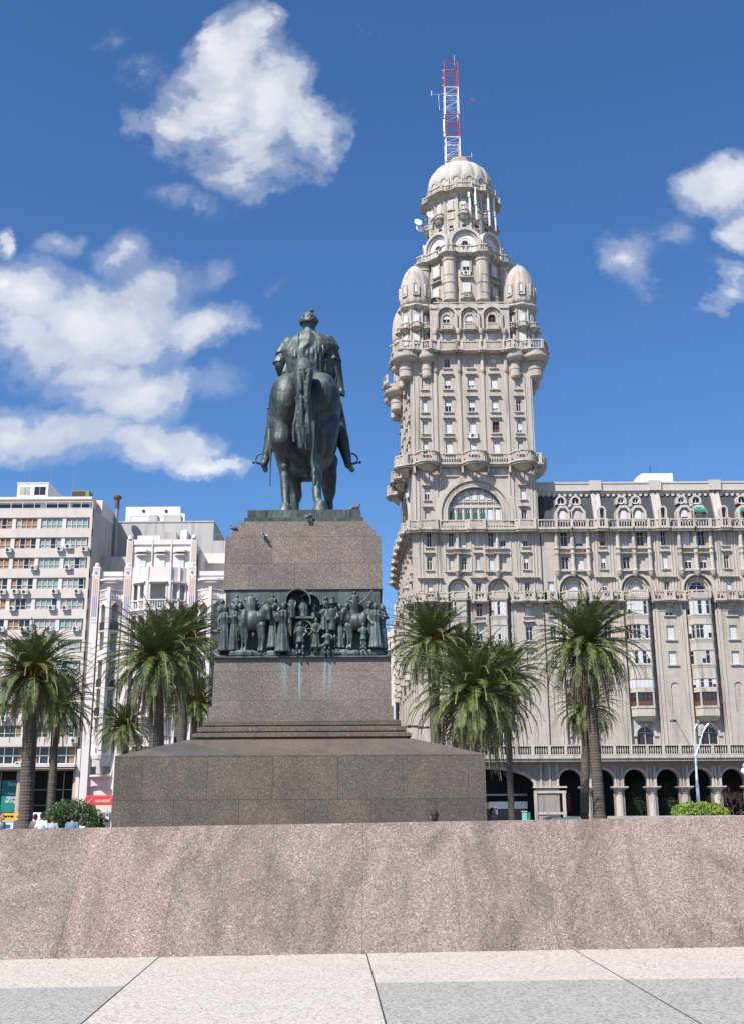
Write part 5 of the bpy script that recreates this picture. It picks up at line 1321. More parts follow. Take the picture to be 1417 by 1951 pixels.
for i in range(26):
    q = i/25; c = S(462+q*152, 190+16*math.sin(q*PI)+25*q*(1-q), YR); hr_.ball((c.x, c.y-.30*math.sin(q*PI)+.0, c.z), (.05, .05, .06), 8, 5)
remesh(hr_.build('hair', sta), .022, 1)
b = MB('bronze'); b.tube([S(212, 1130, YR-.4), S(209, 1300, YR-.45), S(204, 1615, YR-.5)], [.05, .045, .02], 6); b.tube([S(175, 948, YR), S(215, 930, YR)], .04, 5); b.ball(S(205, 990, YR), .05); b.ball(S(198, 1105, YR), .05); b.build('sabre', sta)
for (cx, cy, sx) in ((135, 1360, -1), (905, 1360, 1)):
    b = MB('bronze'); c = S(cx, cy, YR)
    pts = [c+Vector((sx*(.2*math.sin(q)), 0, .2*math.cos(q)-.1)) for q in (0, .5, 1.0, 1.5, 1.9)]; b.tube(pts, .028, 6); b.tube([c+Vector((sx*.2, 0, -.2)), c+Vector((-sx*.12, .1, -.26))], .035, 6); b.ball(c+Vector((sx*.27, 0, -.2)), .05)
    b.build('stirrup', sta)
b = MB('bronze'); 
b.lathe(-2.04, 33.3, [(.88, 12.7), (.97, 13.0), (.99, 13.5), (.85, 14.05), (.6, 14.35)], 30, cap=True); so = b.build('saddle_cloth', sta); remesh(so, .05, 2)
# ================================================================== pigeons
def pigeon(loc, rz, label, white=False, s=1.0):
    e = empty('pigeon', loc, label, 'pigeon', 'pigeons on the monument'); e.rotation_euler.z = rz
    b = MB('pigeon')
    b.ball((0, 0, .13), (.15, .075, .08), 12, 8, Matrix.Rotation(R(-20), 3, 'Y')); b.ball((.11, 0, .25), (.045, .04, .042)); b.tube([(.08, 0, .17), (.11, 0, .25)], [.05, .035], 8); b.tube([(-.1, 0, .11), (-.2, 0, .07), (-.27, 0, .04)], [.06, .045, .02], 6); b.tube([(.14, 0, .25), (.175, 0, .24)], [.012, .003], 5)
    b.tube([(0, .03, .07), (.01, .03, 0)], .008, 4); b.tube([(0, -.03, .07), (.01, -.03, 0)], .008, 4)
    for i in range(3): b.tube([(.01, .03, .004), (.05, .03+.02*(i-1), .004)], .005, 4)
    o = MB('pigeon'); o.v, o.f, o.mi, o.sm = [tuple(q*s for q in v) for v in b.v], b.f, b.mi, [True]*len(b.f)
    if white: o.mats = [M['white']]
    ob = MB(o.mats[0]); ob.v, ob.f, ob.mi, ob.sm = o.v, o.f, o.mi, o.sm
    me = ob.build('body', None); me.parent = e
    w = MB('pigeon'); w.smooth = True
    for q in (-1, 1): w.ball((-.02*s, q*.065*s, .14*s), (.13*s, .02*s, .055*s), 10, 6)
    wo = w.build('wing_feathers', None); wo.parent = e
    return e
pz = S(565, 122, YR)
pigeon((pz.x, YR, pz.z-.02), R(80), 'dark pigeon perched on the head of the bronze rider', s=.8)
x, _ = W(678, 971, 31.1); pigeon((x-.02, 31.3, 10.24), R(20), 'pigeon standing at the right end of the bronze plinth by the horse', s=1.0)
x, z = W(590, 986, 30.95); pigeon((x, 30.72, 9.845), R(60), 'dark pigeon crouched on the granite step under the middle of the bronze plinth', s=.85)
x, z = W(503, 1017, 30.5); pigeon((W(441, 1005, 30.5)[0]+.05, 30.6, 9.495), R(200), 'dark pigeon on the left stepped shoulder of the granite pedestal', s=.7)
e = pigeon((x, 30.35, z-.1), R(170), 'pale pigeon in flight close to the granite face of the pedestal', True, .8); e.scale = (.55, .55, .55); e.location.y = 30.42
w = MB('white'); w.add([(-.05, .05, .12), (.08, .05, .12), (.0, .34, .2), (-.14, .3, .2)], [(0, 1, 2, 3)]); w.add([(-.05, -.05, .12), (.08, -.05, .12), (.0, -.34, .2), (-.14, -.3, .2)], [(0, 3, 2, 1)]); o = w.build('spread_wings', None); o.parent = e

# grit and dirt gathered where the wall meets the paving, a few stains and leaves
DQ = random.Random(77)
dd = MB('joint')
for i in range(420):
    x = DQ.uniform(-7, 7); y = wy(x)-DQ.random()**2*.10+.005; s = DQ.uniform(.004, .022)
    dd.quad(*[(x+s*DQ.uniform(.6, 1.6)*math.cos(a), y+s*.5*math.sin(a), .003) for a in (0, 1.3, 2.5, 3.9, 5.2)])
o = dd.build('grit'); o['kind'] = 'stuff'
lf = MB('frond_dead')
for i in range(26):
    x = DQ.uniform(-5, 5); y = DQ.uniform(9.6, 14); a = DQ.uniform(0, 6.3); s = DQ.uniform(.012, .03)
    lf.quad((x-s*math.cos(a), y-s*math.sin(a), .004), (x+s*.4*math.sin(a), y-s*.4*math.cos(a), .008), (x+s*math.cos(a), y+s*math.sin(a), .005), (x-s*.4*math.sin(a), y+s*.4*math.cos(a), .008))
o = lf.build('fallen_leaf_litter'); o['kind'] = 'stuff'
# ================================================================== palms
def make_crown(seed, nf=74, L=3.3, droop=1.0):
    q = random.Random(seed); b = MB('frond')
    for i in range(nf):
        u = (i+.5)/nf; az = i*2.39996+q.uniform(-.15, .15)
        el = R(86)-u*R(120)+q.uniform(-.1, .1)
        ln = L*q.uniform(.9, 1.08)*(.82 if u < .12 else 1.0)
        frond(b, q, az, el, ln, droop*q.uniform(.8, 1.2)*(.55+.7*u), 42)
    return b
def frond(b, q, az, el, ln, droop, nl, lw=.075, ll=.50, thin=1.0):
    d = Vector((math.cos(az), math.sin(az), 0)); side = Vector((-math.sin(az), math.cos(az), 0))
    n = 9; pts = []; p = d*.18+Vector((0, 0, .1)); e = el; st_ = ln/n
    tw = q.uniform(-.35, .35)
    for k in range(n+1):
        pts.append(p.copy()); p = p+(d*math.cos(e)+Vector((0, 0, 1))*math.sin(e))*st_; e -= droop*(.12+.030*k)*(1.0 if e > -1.35 else .1)
    b.tube(pts, [.035*(1-.8*k/n)+.006 for k in range(n+1)], 3, cap=False)
    for k in range(nl):
        t = .10+.9*(k+.5)/nl; f = t*n; i = min(n-1, int(f)); P = pts[i].lerp(pts[i+1], f-i); T = (pts[i+1]-pts[i]).normalized(); U = side.cross(T).normalized()
        if U.z < 0 and abs(el) < 1.2: pass
        l_ = ll*(math.sin(min(1, t*1.15+.08)*PI)**.5*.9+.12)*q.uniform(.85, 1.15)*thin
        for s in (-1, 1):
            dr = (T*.75+side*s*(.75+tw*s*.3)-U*q.uniform(-.15, .25)*1.0).normalized()
            e1 = P+dr*l_*.55; e2 = P+dr*l_+Vector((0, 0, -.05*l_/.46))
            wv = T*lw*.5
            b.add([P-wv*.5, P+wv*.5, e1+wv*.8, e1-wv*.8, e2], [(0, 1, 2, 3), (3, 2, 4)])
def make_dead(seed, nf=26, L=2.2):
    q = random.Random(seed); b = MB('frond_dead')
    for i in range(nf):
        az = i*2.39996+q.uniform(-.3, .3); frond(b, q, az, R(q.uniform(-72, -38)), L*q.uniform(.65, 1.1), .5, 24, .05, .3, .7)
    return b
def make_fruit(seed):
    q = random.Random(seed); b = MB('fruit')
    for i in range(9):
        az = q.uniform(0, 2*PI); d = Vector((math.cos(az), math.sin(az), 0)); base = d*.3
        for k in range(16):
            e = base+d*q.uniform(.55, 1.0)+Vector((q.uniform(-.22, .22), q.uniform(-.22, .22), q.uniform(-.25, .45)))
            b.tube([base, base.lerp(e, .6)+Vector((0, 0, .15)), e], [.02, .014, .02], 3, cap=False)
    return b
CR = [make_crown(1, 122, 4.0, .68), make_crown(2, 126, 4.0, .9), make_crown(3, 136, 4.2, .75)]; DE = [make_dead(4, 44, 3.2), make_dead(5, 95, 3.9)]; FRU = make_fruit(6)
def mesh_of(mb, nm):
    o = mb.build(nm); me = o.data; bpy.data.objects.remove(o); return me
CRM = [mesh_of(c, 'crown') for c in CR]; DEM = [mesh_of(c, 'dead_fronds') for c in DE]; FRM = mesh_of(FRU, 'flower_stalks')
def palm(px, py, Y, bx, kind, label, sc=1.0, dead=None, fruit=False, rot=0, tr=.36):
    hx, hz = W(px, py, Y); gx = W(bx, 1560, Y)[0]
    e = empty('palm_tree', (gx, Y, 0), label, 'palm tree', 'palms around the plaza')
    t = MB('bark'); n = 40; q = random.Random(int(px)); pts = []; rs = []
    for k in range(n+1):
        u = k/n; x = (hx-gx)*(u**1.4); pts.append((x, 0, hz*u-.0)); rs.append(tr*(1.25-.35*min(1, u*6) if u < .17 else .92)*(1+.022*((k % 2)*2-1))*(1+.0*u)+(.10*max(0, (u-.9)*10)))
    t.tube(pts, rs, 14)
    # stubs of cut fronds below the crown
    for k in range(50):
        a = q.uniform(0, 2*PI); z = hz-.1-q.random()*1.1; t.tube([(hx-gx+tr*.8*math.cos(a), tr*.8*math.sin(a), z), (hx-gx+tr*1.35*math.cos(a), tr*1.35*math.sin(a), z+.22)], [.06, .03], 4)
    to = t.build('trunk', None); to.parent = e
    c = bpy.data.objects.new('crown', CRM[kind]); COL.objects.link(c); c.parent = e; c.location = (hx-gx, 0, hz); c.rotation_euler = (0, 0, rot); c.scale = (sc,)*3
    if dead is not None:
        c = bpy.data.objects.new('dead_fronds', DEM[dead]); COL.objects.link(c); c.parent = e; c.location = (hx-gx, 0, hz-.15); c.rotation_euler = (0, 0, rot*2); c.scale = (sc,)*3
    if fruit:
        c = bpy.data.objects.new('flower_stalks', FRM); COL.objects.link(c); c.parent = e; c.location = (hx-gx, -.1, hz+.1); c.rotation_euler = (0, 0, rot); c.scale = (sc*1.1,)*3
    return e
palm(62, 1288, 62, 50, 1, 'tall palm with orange flower stalks at the far left edge beside the office block', .98, 0, True, .3, .42)
palm(108, 1345, 80, 97, 0, 'palm half hidden behind the one at the far left edge, thin trunk', .95, 0, False, 1.3, .30)
palm(300, 1258, 62, 297, 2, 'large thick palm just left of the pedestal, nearest of its clump', .98, 1, True, 2.0, .45)
palm(352, 1222, 80, 343, 0, 'palm with orange flower stalks behind the large palm left of the pedestal', 1.0, 1, True, .9, .38)
palm(238, 1388, 98, 236, 1, 'small low palm standing in front of the white building with tiled pilasters', .88, None, True, 2.6, .32)
palm(372, 1345, 96, 376, 0, 'low palm partly behind the left flank of the pedestal', .95, 0, True, .2, .32)
palm(822, 1228, 80, 835, 2, 'tallest palm of the clump right of the pedestal, leftmost of it', 1.05, 0, True, 1.1, .42)
palm(880, 1248, 92, 880, 0, 'palm right of the pedestal behind its tallest neighbour', .85, None, False, 2.2, .3)
palm(903, 1328, 62, 897, 1, 'low broad palm in front of its clump right of the pedestal, with brown dead fronds', 1.17, 1, False, .6, .42)
palm(962, 1290, 84, 974, 0, 'slender dark trunked palm right of the clump, trunk crossing the wide arch', .95, 0, True, 3.0, .25)
palm(1116, 1232, 68, 1143, 2, 'tall palm standing alone before the long wing, upper of the two overlapping crowns', 1.02, 1, False, 1.9, .36)
palm(1118, 1352, 92, 1112, 1, 'lower palm behind the tall one before the long wing, small crown', .85, 1, False, .4, .38)
# ================================================================== shrubs and hedges
def leaf_cloud(mb, c, rad, n, size, q, shell=.5):
    for i in range(n):
        while True:
            v = Vector((q.uniform(-1, 1), q.uniform(-1, 1), q.uniform(-1, 1)))
            if v.length < 1: break
        v = v*(shell+(1-shell)*q.random())/max(.2, v.length) if q.random() < .7 else v
        P = Vector(c)+Vector((v.x*rad[0], v.y*rad[1], v.z*rad[2])); d = Vector((q.gauss(0, 1), q.gauss(0, 1), q.gauss(0, 1)+.6)).normalized(); s = d.cross(Vector((q.random(), q.random(), .1))).normalized()
        L = size*q.uniform(.6, 1.3); mb.add([P-s*L*.25, P+d*L*.5+s*L*.0, P+s*L*.25, P-d*L*.5], [(0, 1, 2, 3)])
def shrub(name, blobs, mat, label, cat, n, size, seed, stem=True):
    q = random.Random(seed); c0 = blobs[0][0]
    e = empty(name, (c0[0], c0[1], 0), label, cat)
    b = MB(mat)
    for (c, r) in blobs: leaf_cloud(b, c, r, n, size, q)
    b.build('foliage', e)
    t = MB('bark')
    for (c, r) in blobs:
        for k in range(4): t.tube([(c[0]+q.uniform(-.1, .1), c[1], 0), (c[0]+q.uniform(-.5, .5)*r[0], c[1]+q.uniform(-.4, .4)*r[1], c[2]+r[2]*.4)], [.05, .015], 5)
    t.build('stem', e); return e
def P_(px, py, Y): v = W3(px, py, Y); return (v.x, v.y, v.z)
Y = 60; bl = []
for (px, py, rx, rz) in ((108, 1562, .8, .75), (125, 1550, 1.0, .75), (145, 1550, 1.1, .8), (165, 1562, .9, .75), (95, 1572, .6, .5), (180, 1572, .6, .5)): bl.append((P_(px, py, Y), (rx, .9, rz)))
shrub('round_shrub', bl, 'shrub', 'rounded dark green shrub behind the people at the left', 'shrub', 1500, .14, 3)
Y = 24; bl = []
for (px, py, rx, rz) in ((1300, 1546, .24, .17), (1318, 1543, .25, .18), (1338, 1543, .26, .18), (1358, 1545, .24, .17), (1372, 1549, .18, .13), (1330, 1552, .5, .13)): bl.append((P_(px, py, Y), (rx, .3, rz)))
shrub('clipped_hedge', bl, 'hedge', 'bright yellow green hedge on the planter at the right', 'hedge', 700, .06, 4)
Y = 146.0
shrub('arcade_shrub', [(P_(1212, 1530, Y), (1.7, .8, 2.2)), (P_(1222, 1512, Y), (1.4, .7, 2.0)), (P_(1200, 1540, Y), (1.4, .8, 1.8))], 'ivy', 'dark bush in the shade before an arcade arch, left of the ivy clad column', 'shrub', 1600, .2, 6)
shrub('arcade_shrub', [(P_(1268, 1528, Y), (2.0, .8, 2.4)), (P_(1280, 1516, Y), (1.7, .7, 2.0)), (P_(1272, 1540, Y), (2, .8, 1.8))], 'ivy', 'dark bush before the next arch, between the ivy clad column and the lamp post', 'shrub', 1700, .2, 7)
# bare reddish shrub
tw = empty('bare_tree', (W(1398, 1560, 70)[0], 70, 0), 'small leafless reddish tree at the right edge under the globe lamp', 'tree')
b = MB('twig'); q = random.Random(12)
def branch(p, d, L, r, lv):
    e = p+d*L; b.tube([p, p.lerp(e, .5)+Vector((q.uniform(-.05, .05), q.uniform(-.05, .05), 0)), e], [r, r*.8, r*.6], 4 if lv < 3 else 3, cap=False)
    if lv < 6:
        for k in range(3 if lv < 4 else 2): branch(e, (d+Vector((q.gauss(0, .55), q.gauss(0, .55), q.gauss(.12, .35)))).normalized(), L*q.uniform(.6, .85), r*.55, lv+1)
base = Vector((W(1398, 1560, 70)[0], 70, 0)); branch(base+Vector((0, 0, .9)), Vector((-.05, 0, 1)), .75, .05, 0); branch(base+Vector((.05, 0, .9)), Vector((.5, .1, .8)).normalized(), .75, .045, 1); branch(base+Vector((0, 0, 1)), Vector((-.5, 0, .8)).normalized(), .75, .045, 1)
b.build('branches', tw); b = MB('twig'); b.tube([base, base+Vector((0, 0, 1.1))], [.08, .06], 7); b.build('trunk', tw)
# planter kerb to the right
b = MB('concrete'); x0 = W(1284, 1553, 19)[0]
b.box(x0, 12.5, 18.9, 24.5, 0, W(1330, 1554.5, 18.9)[1]); pl = b.build('planter_kerb'); tag(pl, 'long grey stone planter kerb behind the granite wall at the right', 'planter')
# ================================================================== street lamps
lp = empty('street_lamp', (W(1331, 1560, 75)[0], 75, 0), 'pale three armed street lamp before the long wing', 'street lamp')
a = W3(1331, 1562, 75); a.z = 0; t0 = W3(1324, 1440, 75)
b = MB('lamp_paint'); b.tube([a, W3(1330, 1530, 75)], .13, 10); b.tube([W3(1330, 1530, 75), W3(1327, 1495, 75)], .11, 10); b.tube([W3(1327, 1495, 75), t0], [.085, .07], 8); b.ball(t0, .12); b.build('pole', lp)
for i, pts in enumerate((((1324, 1440), (1312, 1418), (1300, 1397), (1290, 1378), (1285, 1374)), ((1324, 1440), (1321, 1415), (1322, 1390), (1326, 1380), (1330, 1378)), ((1324, 1440), (1332, 1418), (1338, 1395), (1345, 1383), (1350, 1377)))):
    yy = (82, 75, 75)[0 if False else i] if i else 75
    b = MB('lamp_paint' if i else 'metal_grey'); b.tube([W3(x, y, 75) for x, y in pts], .045 if i else .03, 6); o = b.build('arm', lp)
    hx = W3(pts[-1][0], pts[-1][1], 75); s = -1 if i == 0 else 1
    b = MB('metal_dark', 'globe'); b.ball(hx+Vector((s*.12, 0, .02)), (.26, .13, .09)); b.c = 1; b.ball(hx+Vector((s*.14, 0, -.03)), (.18, .1, .06)); b.build('lamp_head', o)
gp = W3(1417, 1469, 30)
gl = empty('globe_lamp', (gp.x, 30, 0), 'white glass globe lamp on a dark post cut by the right edge', 'street lamp')
b = MB('globe'); b.smooth = True; b.ball(gp, .088, 20, 14); b.build('globe', gl)
b = MB('metal_grey'); b.lathe(gp.x, 30, [(.02, gp.z+.08), (.05, gp.z+.09), (.05, gp.z+.13), (.03, gp.z+.16), (.01, gp.z+.2)], 12); b.tube([(gp.x, 30, gp.z+.15), (gp.x+.15, 30, gp.z+.22), (gp.x+.3, 30, gp.z+.1), (gp.x+.3, 30, 0)], .025, 6); b.build('post', gl)
for i, (px, py, lab) in enumerate(((783, 1384, 'small distant street lamp close to the monument steps, left of its twin'), (806, 1386, 'small distant pale street lamp, right of its twin by the pale wall'))):
    p = W3(px, py, 128); e = empty('street_lamp', (p.x, 128, 0), lab, 'street lamp', 'distant street lamps')
    b = MB('lamp_paint'); b.tube([(p.x-.1, 128, 0), (p.x-.05, 128, p.z-.4), (p.x, 128, p.z)], [.12, .08, .07], 6); b.build('pole', e)
    b = MB('metal_dark'); b.ball((p.x-.3, 128, p.z), (.5, .2, .16)); b.ball((p.x+.35, 128, p.z), (.4, .2, .14)); b.build('lamp_head', e)
# ================================================================== signs, kiosk, cars
def parking_sign(px, py, Y, label, grp, face):
    p = W3(px, py, Y); e = empty('road_sign', (p.x, Y, 0), label, 'sign', grp)
    k = Y/2100
    b = MB('metal_grey'); b.tube([(p.x, Y+.03, 0), (p.x, Y+.03, p.z+.2)], .035, 6); b.build('post', e)
    b = MB('white', 'blue' if face else 'metal_dark'); r = 3.6*k; b.prismY([(p.x+r*math.cos(2*PI*i/20), p.z+r*math.sin(2*PI*i/20)) for i in range(20)], Y-.03, Y)
    b.c = 1; 
    if face: b.prismY([(p.x+r*.75*math.cos(2*PI*i/20), p.z+r*.75*math.sin(2*PI*i/20)) for i in range(20)], Y-.04, Y-.031)
    else: b.tube([(p.x-r*.5, Y-.045, p.z+r*.1), (p.x, Y-.045, p.z+r*.25), (p.x+r*.4, Y-.045, p.z-.02)], .05, 5)
    b.build('sign_disc', e)
    b = MB('white'); b.box(p.x-3.2*k, p.x+3.2*k, Y-.03, Y, p.z-10.5*k, p.z-4*k); b.build('sign_plate', e)
parking_sign(205, 1552, 70, 'blue and white round parking sign beside the red parasol at the left', None, True)
parking_sign(944, 1541, 90, 'round white sign over a small white plate beside the walking woman', None, False)
p = W3(189, 1548, 70); e = empty('marker_post', (p.x, 70, 0), 'slim pale post between the shrub and the round parking sign', 'post')
b = MB('white'); b.tube([(p.x, 70, 0), (p.x, 70, p.z)], .045, 8); b.ball((p.x, 70, p.z), .06); b.build('pole', e)
b = MB('metal_grey'); b.tube([(p.x, 70, p.z-.15), (p.x+.3, 70, p.z-.15)], .02, 5); b.build('arm', e)
x, z = W(28, 1500, 139); 
ks = empty('scaffold_frame', (W(20, 1560, 75)[0], 75, 0), 'yellow metal frame with cross bars at the far left edge', 'frame')
b = MB('yellow'); xa = W(-30, 1555, 75)[0]; xb = W(42, 1555, 75)[0]; xc = W(63, 1555, 75)[0]
for py in (1551.5, 1560): zz = W(20, py, 75)[1]; b.box(xa, xb, 74.9, 75.0, zz-.07, zz+.07)
zt = W(20, 1560, 75)[1]; b.build('cross_bar', ks)
for x in (xa+.3, (xa+xb)/2, xb-.3):
    b = MB('yellow'); b.box(x-.04, x+.04, 75.01, 75.09, 0, zt+.35); b.build('upright', ks)
b = MB('yellow'); 
for i in range(6): b.tube([(xa+i*(xb-xa)/6, 74.95, zt), (xa+(i+.5)*(xb-xa)/6, 74.95, zt+.3), (xa+(i+1)*(xb-xa)/6, 74.95, zt)], .025, 4)
b.build('lattice', ks)
p0, p1 = W3(6, 1565, 72), W3(25, 1580, 72)
e = empty('ticket_booth', (p0.x, 72, 0), 'white booth with a blue panel under the yellow frame', 'booth'); b = MB('white'); b.box(p0.x, p1.x, 72, 73, 0, p0.z); b.box(p0.x-.05, p1.x+.05, 71.95, 73.05, p0.z, p0.z+.05); b.build('cabinet', e)
b = MB('blue'); b.box(p0.x+.14, p1.x-.18, 71.97, 71.999, p0.z-.40, p0.z-.19); b.build('blue_panel', e)
p0, p1 = W3(64, 1548, 72), W3(78, 1570, 72)
e = empty('notice_board', (p0.x, 72, 0), 'white board standing behind the people at the left', 'board'); b = MB('white'); b.box(p0.x, p1.x, 72, 72.06, p1.z-.4, p0.z); b.build('panel', e); b = MB('yellow'); b.box(p0.x-.12, p0.x-.02, 72, 72.08, 0, p0.z-.05); b.build('post', e)
# red parasol
c = W3(191, 1557, 66); e = empty('red_parasol', (c.x, 66, 0), 'red cloth parasol under the red awning, left of the pedestal', 'parasol')
b = MB('red_cloth'); b.lathe(c.x, 66, [(.42*1.3, c.z-.28), (.42*1.3, c.z-.18), (.25, c.z-.05), (.02, c.z)], 8); b.build('canopy', e); b = MB('metal_grey'); b.tube([(c.x, 66, 0), (c.x, 66, c.z+.04)], .025, 6); b.build('pole', e)
# turquoise cabinet
p0, p1 = W3(995, 1547, 110), W3(1006, 1565, 110); e = empty('street_cabinet', (p0.x, 110, 0), 'turquoise kiosk cabinet standing against the wide arcade pier', 'kiosk')
b = MB('turq'); b.box(p0.x, p1.x-.15, 110, 110.8, 0, p0.z); b.box(p0.x-.06, p1.x-.1, 109.95, 110.85, p0.z, p0.z+.1); b.build('cabinet', e); b = MB('green_awn'); b.box(p1.x-.149, p1.x+.2, 110.05, 110.75, 0, p0.z-.02); b.build('side_door', e)
def car(px, Y, mat, label, rz=0):
    x = W(px, 1556, Y)[0]; e = empty('parked_car', (x, Y, 0), label, 'car', 'cars parked before the arcade')
    b = MB(mat); prof = [(-2.1, .35), (-2.1, .8), (-1.9, .95), (-1.05, 1.02), (-.65, 1.42), (-.2, 1.52), (.75, 1.5), (1.35, 1.15), (1.9, 1.02), (2.1, .8), (2.1, .35)]
    n = len(prof); vs = []; fs = []
    for j, (y, kx) in enumerate(((-.85, .94), (-.8, 1), (.8, 1), (.85, .94))):
        for (px_, pz_) in prof: vs.append((px_*(kx if pz_ < 1.1 else kx*.98), y*(1 if pz_ < 1.1 else .82), pz_*(1 if j in (1, 2) else .985)))
    for j in range(3):
        for i in range(n): k = (i+1) % n; fs.append((j*n+i, j*n+k, (j+1)*n+k, (j+1)*n+i))
    fs.append(tuple(range(n))); fs.append(tuple(3*n+i for i in reversed(range(n)))); b.add(vs, fs); o = b.build('body', None); o.parent = e
    b = MB('bluegrey_glass')
    for s in (-1, 1): b.quad((-.85, s*.80, 1.05), (-.6, s*.725, 1.36), (.7, s*.725, 1.42), (1.2, s*.80, 1.08))
    b.quad((-1.02, -.72, 1.06), (-1.02, .72, 1.06), (-.68, .6, 1.4), (-.68, -.6, 1.4)); o = b.build('side_glass', None); o.parent = e
    for wx in (-1.3, 1.3):
        for s in (-1, 1):
            b = MB('tyre', 'metal_grey'); b.M = Matrix.Translation((wx, s*.78, .32)) @ Matrix.Rotation(R(90), 4, 'X'); b.lathe(0, 0, [(.32, -.1), (.32, .1)], 18); b.c = 1; b.lathe(0, 0, [(.18, -.11), (.18, .11)], 12); o = b.build('wheel', None); o.parent = e
    for s in (-1, 1):
        b = MB('globe'); b.ball((-2.08, s*.62, .72), (.05, .15, .09)); o = b.build('headlight', None); o.parent = e
    return e
car(1051, 116, 'car_dark', 'dark car showing only its roof over the granite wall before the wide pier'); car(1088, 108, 'car_silver', 'greenish grey car roof over the granite wall left of the crossed palm trunks')
# ================================================================== people
def person(px, py_head, Y, rz, shirt, hair, label, h=1.74, hat=False, short=False, lean=0, hairlen=0):
    zt = W(px, py_head, Y)[1]; x = W(px, py_head, Y)[0]
    e = empty('person', (x, Y, 0), label, 'person'); e.rotation_euler.z = rz
    s = zt/h if .8 < zt/h < 1.2 else 1
    s = zt/h
    b = MB('skin')
    def L_(pts, rs, m=None):
        mb = m or b
        for i in range(len(pts)-1):
            A, B = Vector(pts[i]), Vector(pts[i+1]); n = max(2, int((B-A).length/.03))
            for k in range(n+1): q = k/n; mb.ball(A.lerp(B, q), rs[i]+(rs[i+1]-rs[i])*q, 8, 6)
    b.ball((0, -.01, 1.615), (.075, .095, .115), 14, 10); b.ball((0, -.075, 1.55), (.05, .045, .05), 10, 8); b.ball((0, -.105, 1.60), (.013, .02, .022), 6, 5)
    for q in (-1, 1): b.ball((q*.078, 0, 1.605), (.012, .022, .03), 6, 5)
    L_([(0, .0, 1.52), (0, .01, 1.42)], [.052, .058])
    b.ball((0, 0, 1.25), (.165, .105, .22), 14, 10); b.ball((0, 0, 1.0), (.15, .11, .17), 14, 10)
    for q in (-1, 1):
        L_([(q*.17, 0, 1.39), (q*.24, .01, 1.12), (q*.25, -.05, .88)], [.055, .042, .03]); b.ball((q*.25, -.07, .80), (.022, .045, .05), 8, 6)
        for f in range(4): L_([(q*.25, -.10+.022*f, .775), (q*.247, -.10+.02*f, .715-.008*(f in (1, 2)))], [.011, .008])
        L_([(q*.25, -.11, .82), (q*.24, -.14, .77)], [.012, .01])
        L_([(q*.09, 0, .95), (q*.1, -.01, .5), (q*.1, .02, .1)], [.09, .06, .04]); b.ball((q*.1, -.05, .04), (.045, .12, .04), 8, 6)
    bo = b.build('body', None); bo.parent = e; bo.scale = (s,)*3; remesh(bo, .016, 1)
    c = MB(shirt); c.ball((0, 0, 1.27), (.185, .125, .19), 16, 10); c.ball((0, 0, 1.06), (.17, .125, .2), 16, 10); c.ball((0, .005, 1.38), (.15, .085, .06), 12, 8)
    for q in (-1, 1): L_([(q*.165, 0, 1.39), (q*.225, .01, 1.20)], [.066, .064], c)
    co = c.build('shirt', None); co.parent = e; co.scale = (s,)*3; remesh(co, .016, 2)
    c = MB('jeans'); c.ball((0, 0, .96), (.168, .128, .12), 14, 8)
    for q in (-1, 1): L_([(q*.09, 0, .92), (q*.1, -.005, .5), (q*.1, .02, .12)], [.1, .075, .06], c)
    co = c.build('trousers', None); co.parent = e; co.scale = (s,)*3; remesh(co, .018, 1)
    c = MB(hair); c.ball((0, .015, 1.645), (.085, .10, .10), 12, 8)
    if hairlen:
        for i in range(6): L_([(0, .07, 1.62), (0, .10, 1.62-hairlen)], [.06, .04], c)
    else: c.ball((0, .045, 1.59), (.075, .07, .08), 10, 8)
    co = c.build('hair', None); co.parent = e; co.scale = (s,)*3; remesh(co, .014, 1)
    return e
person(82, 1548, 46, R(170), 'sh_white', 'hair', 'person in a pale blue shirt with back turned, tallest of the group at the left')
person(102, 1554, 46, R(183), 'sh_grey', 'hair_br', 'person in a grey shirt with back turned, between the pale and dark blue shirts', h=1.74)
person(140, 1550, 42, R(180), 'sh_blue', 'hair', 'broad shouldered person in a slate blue shirt with back turned')
person(155, 1561, 46, R(172), 'sh_w2', 'hair_br', 'small person in a white shirt with back turned at the right of the group', h=1.74)
person(68, 1562, 48, R(160), 'sh_mauve', 'hair', 'person in a dark mauve shirt mostly hidden behind the pale blue shirt', h=1.5)
person(2, 1563, 34, R(75), 'sh_grey', 'hair', 'person at the far left edge before the booth, only head and arm showing', h=1.5)
person(938, 1544, 40, R(60), 'sh_mauve', 'hair_br', 'woman with tied brown hair and bare shoulders beside the round white sign', h=1.65)
person(827, 1557, 22, R(180), 'sh_grey', 'hair', 'person before the pedestal, only dark hair showing over the granite wall', h=1.6)
person(1107, 1554, 100, R(120), 'sh_w2', 'hair', 'distant person in white left of the two crossed palm trunks', h=1.6)
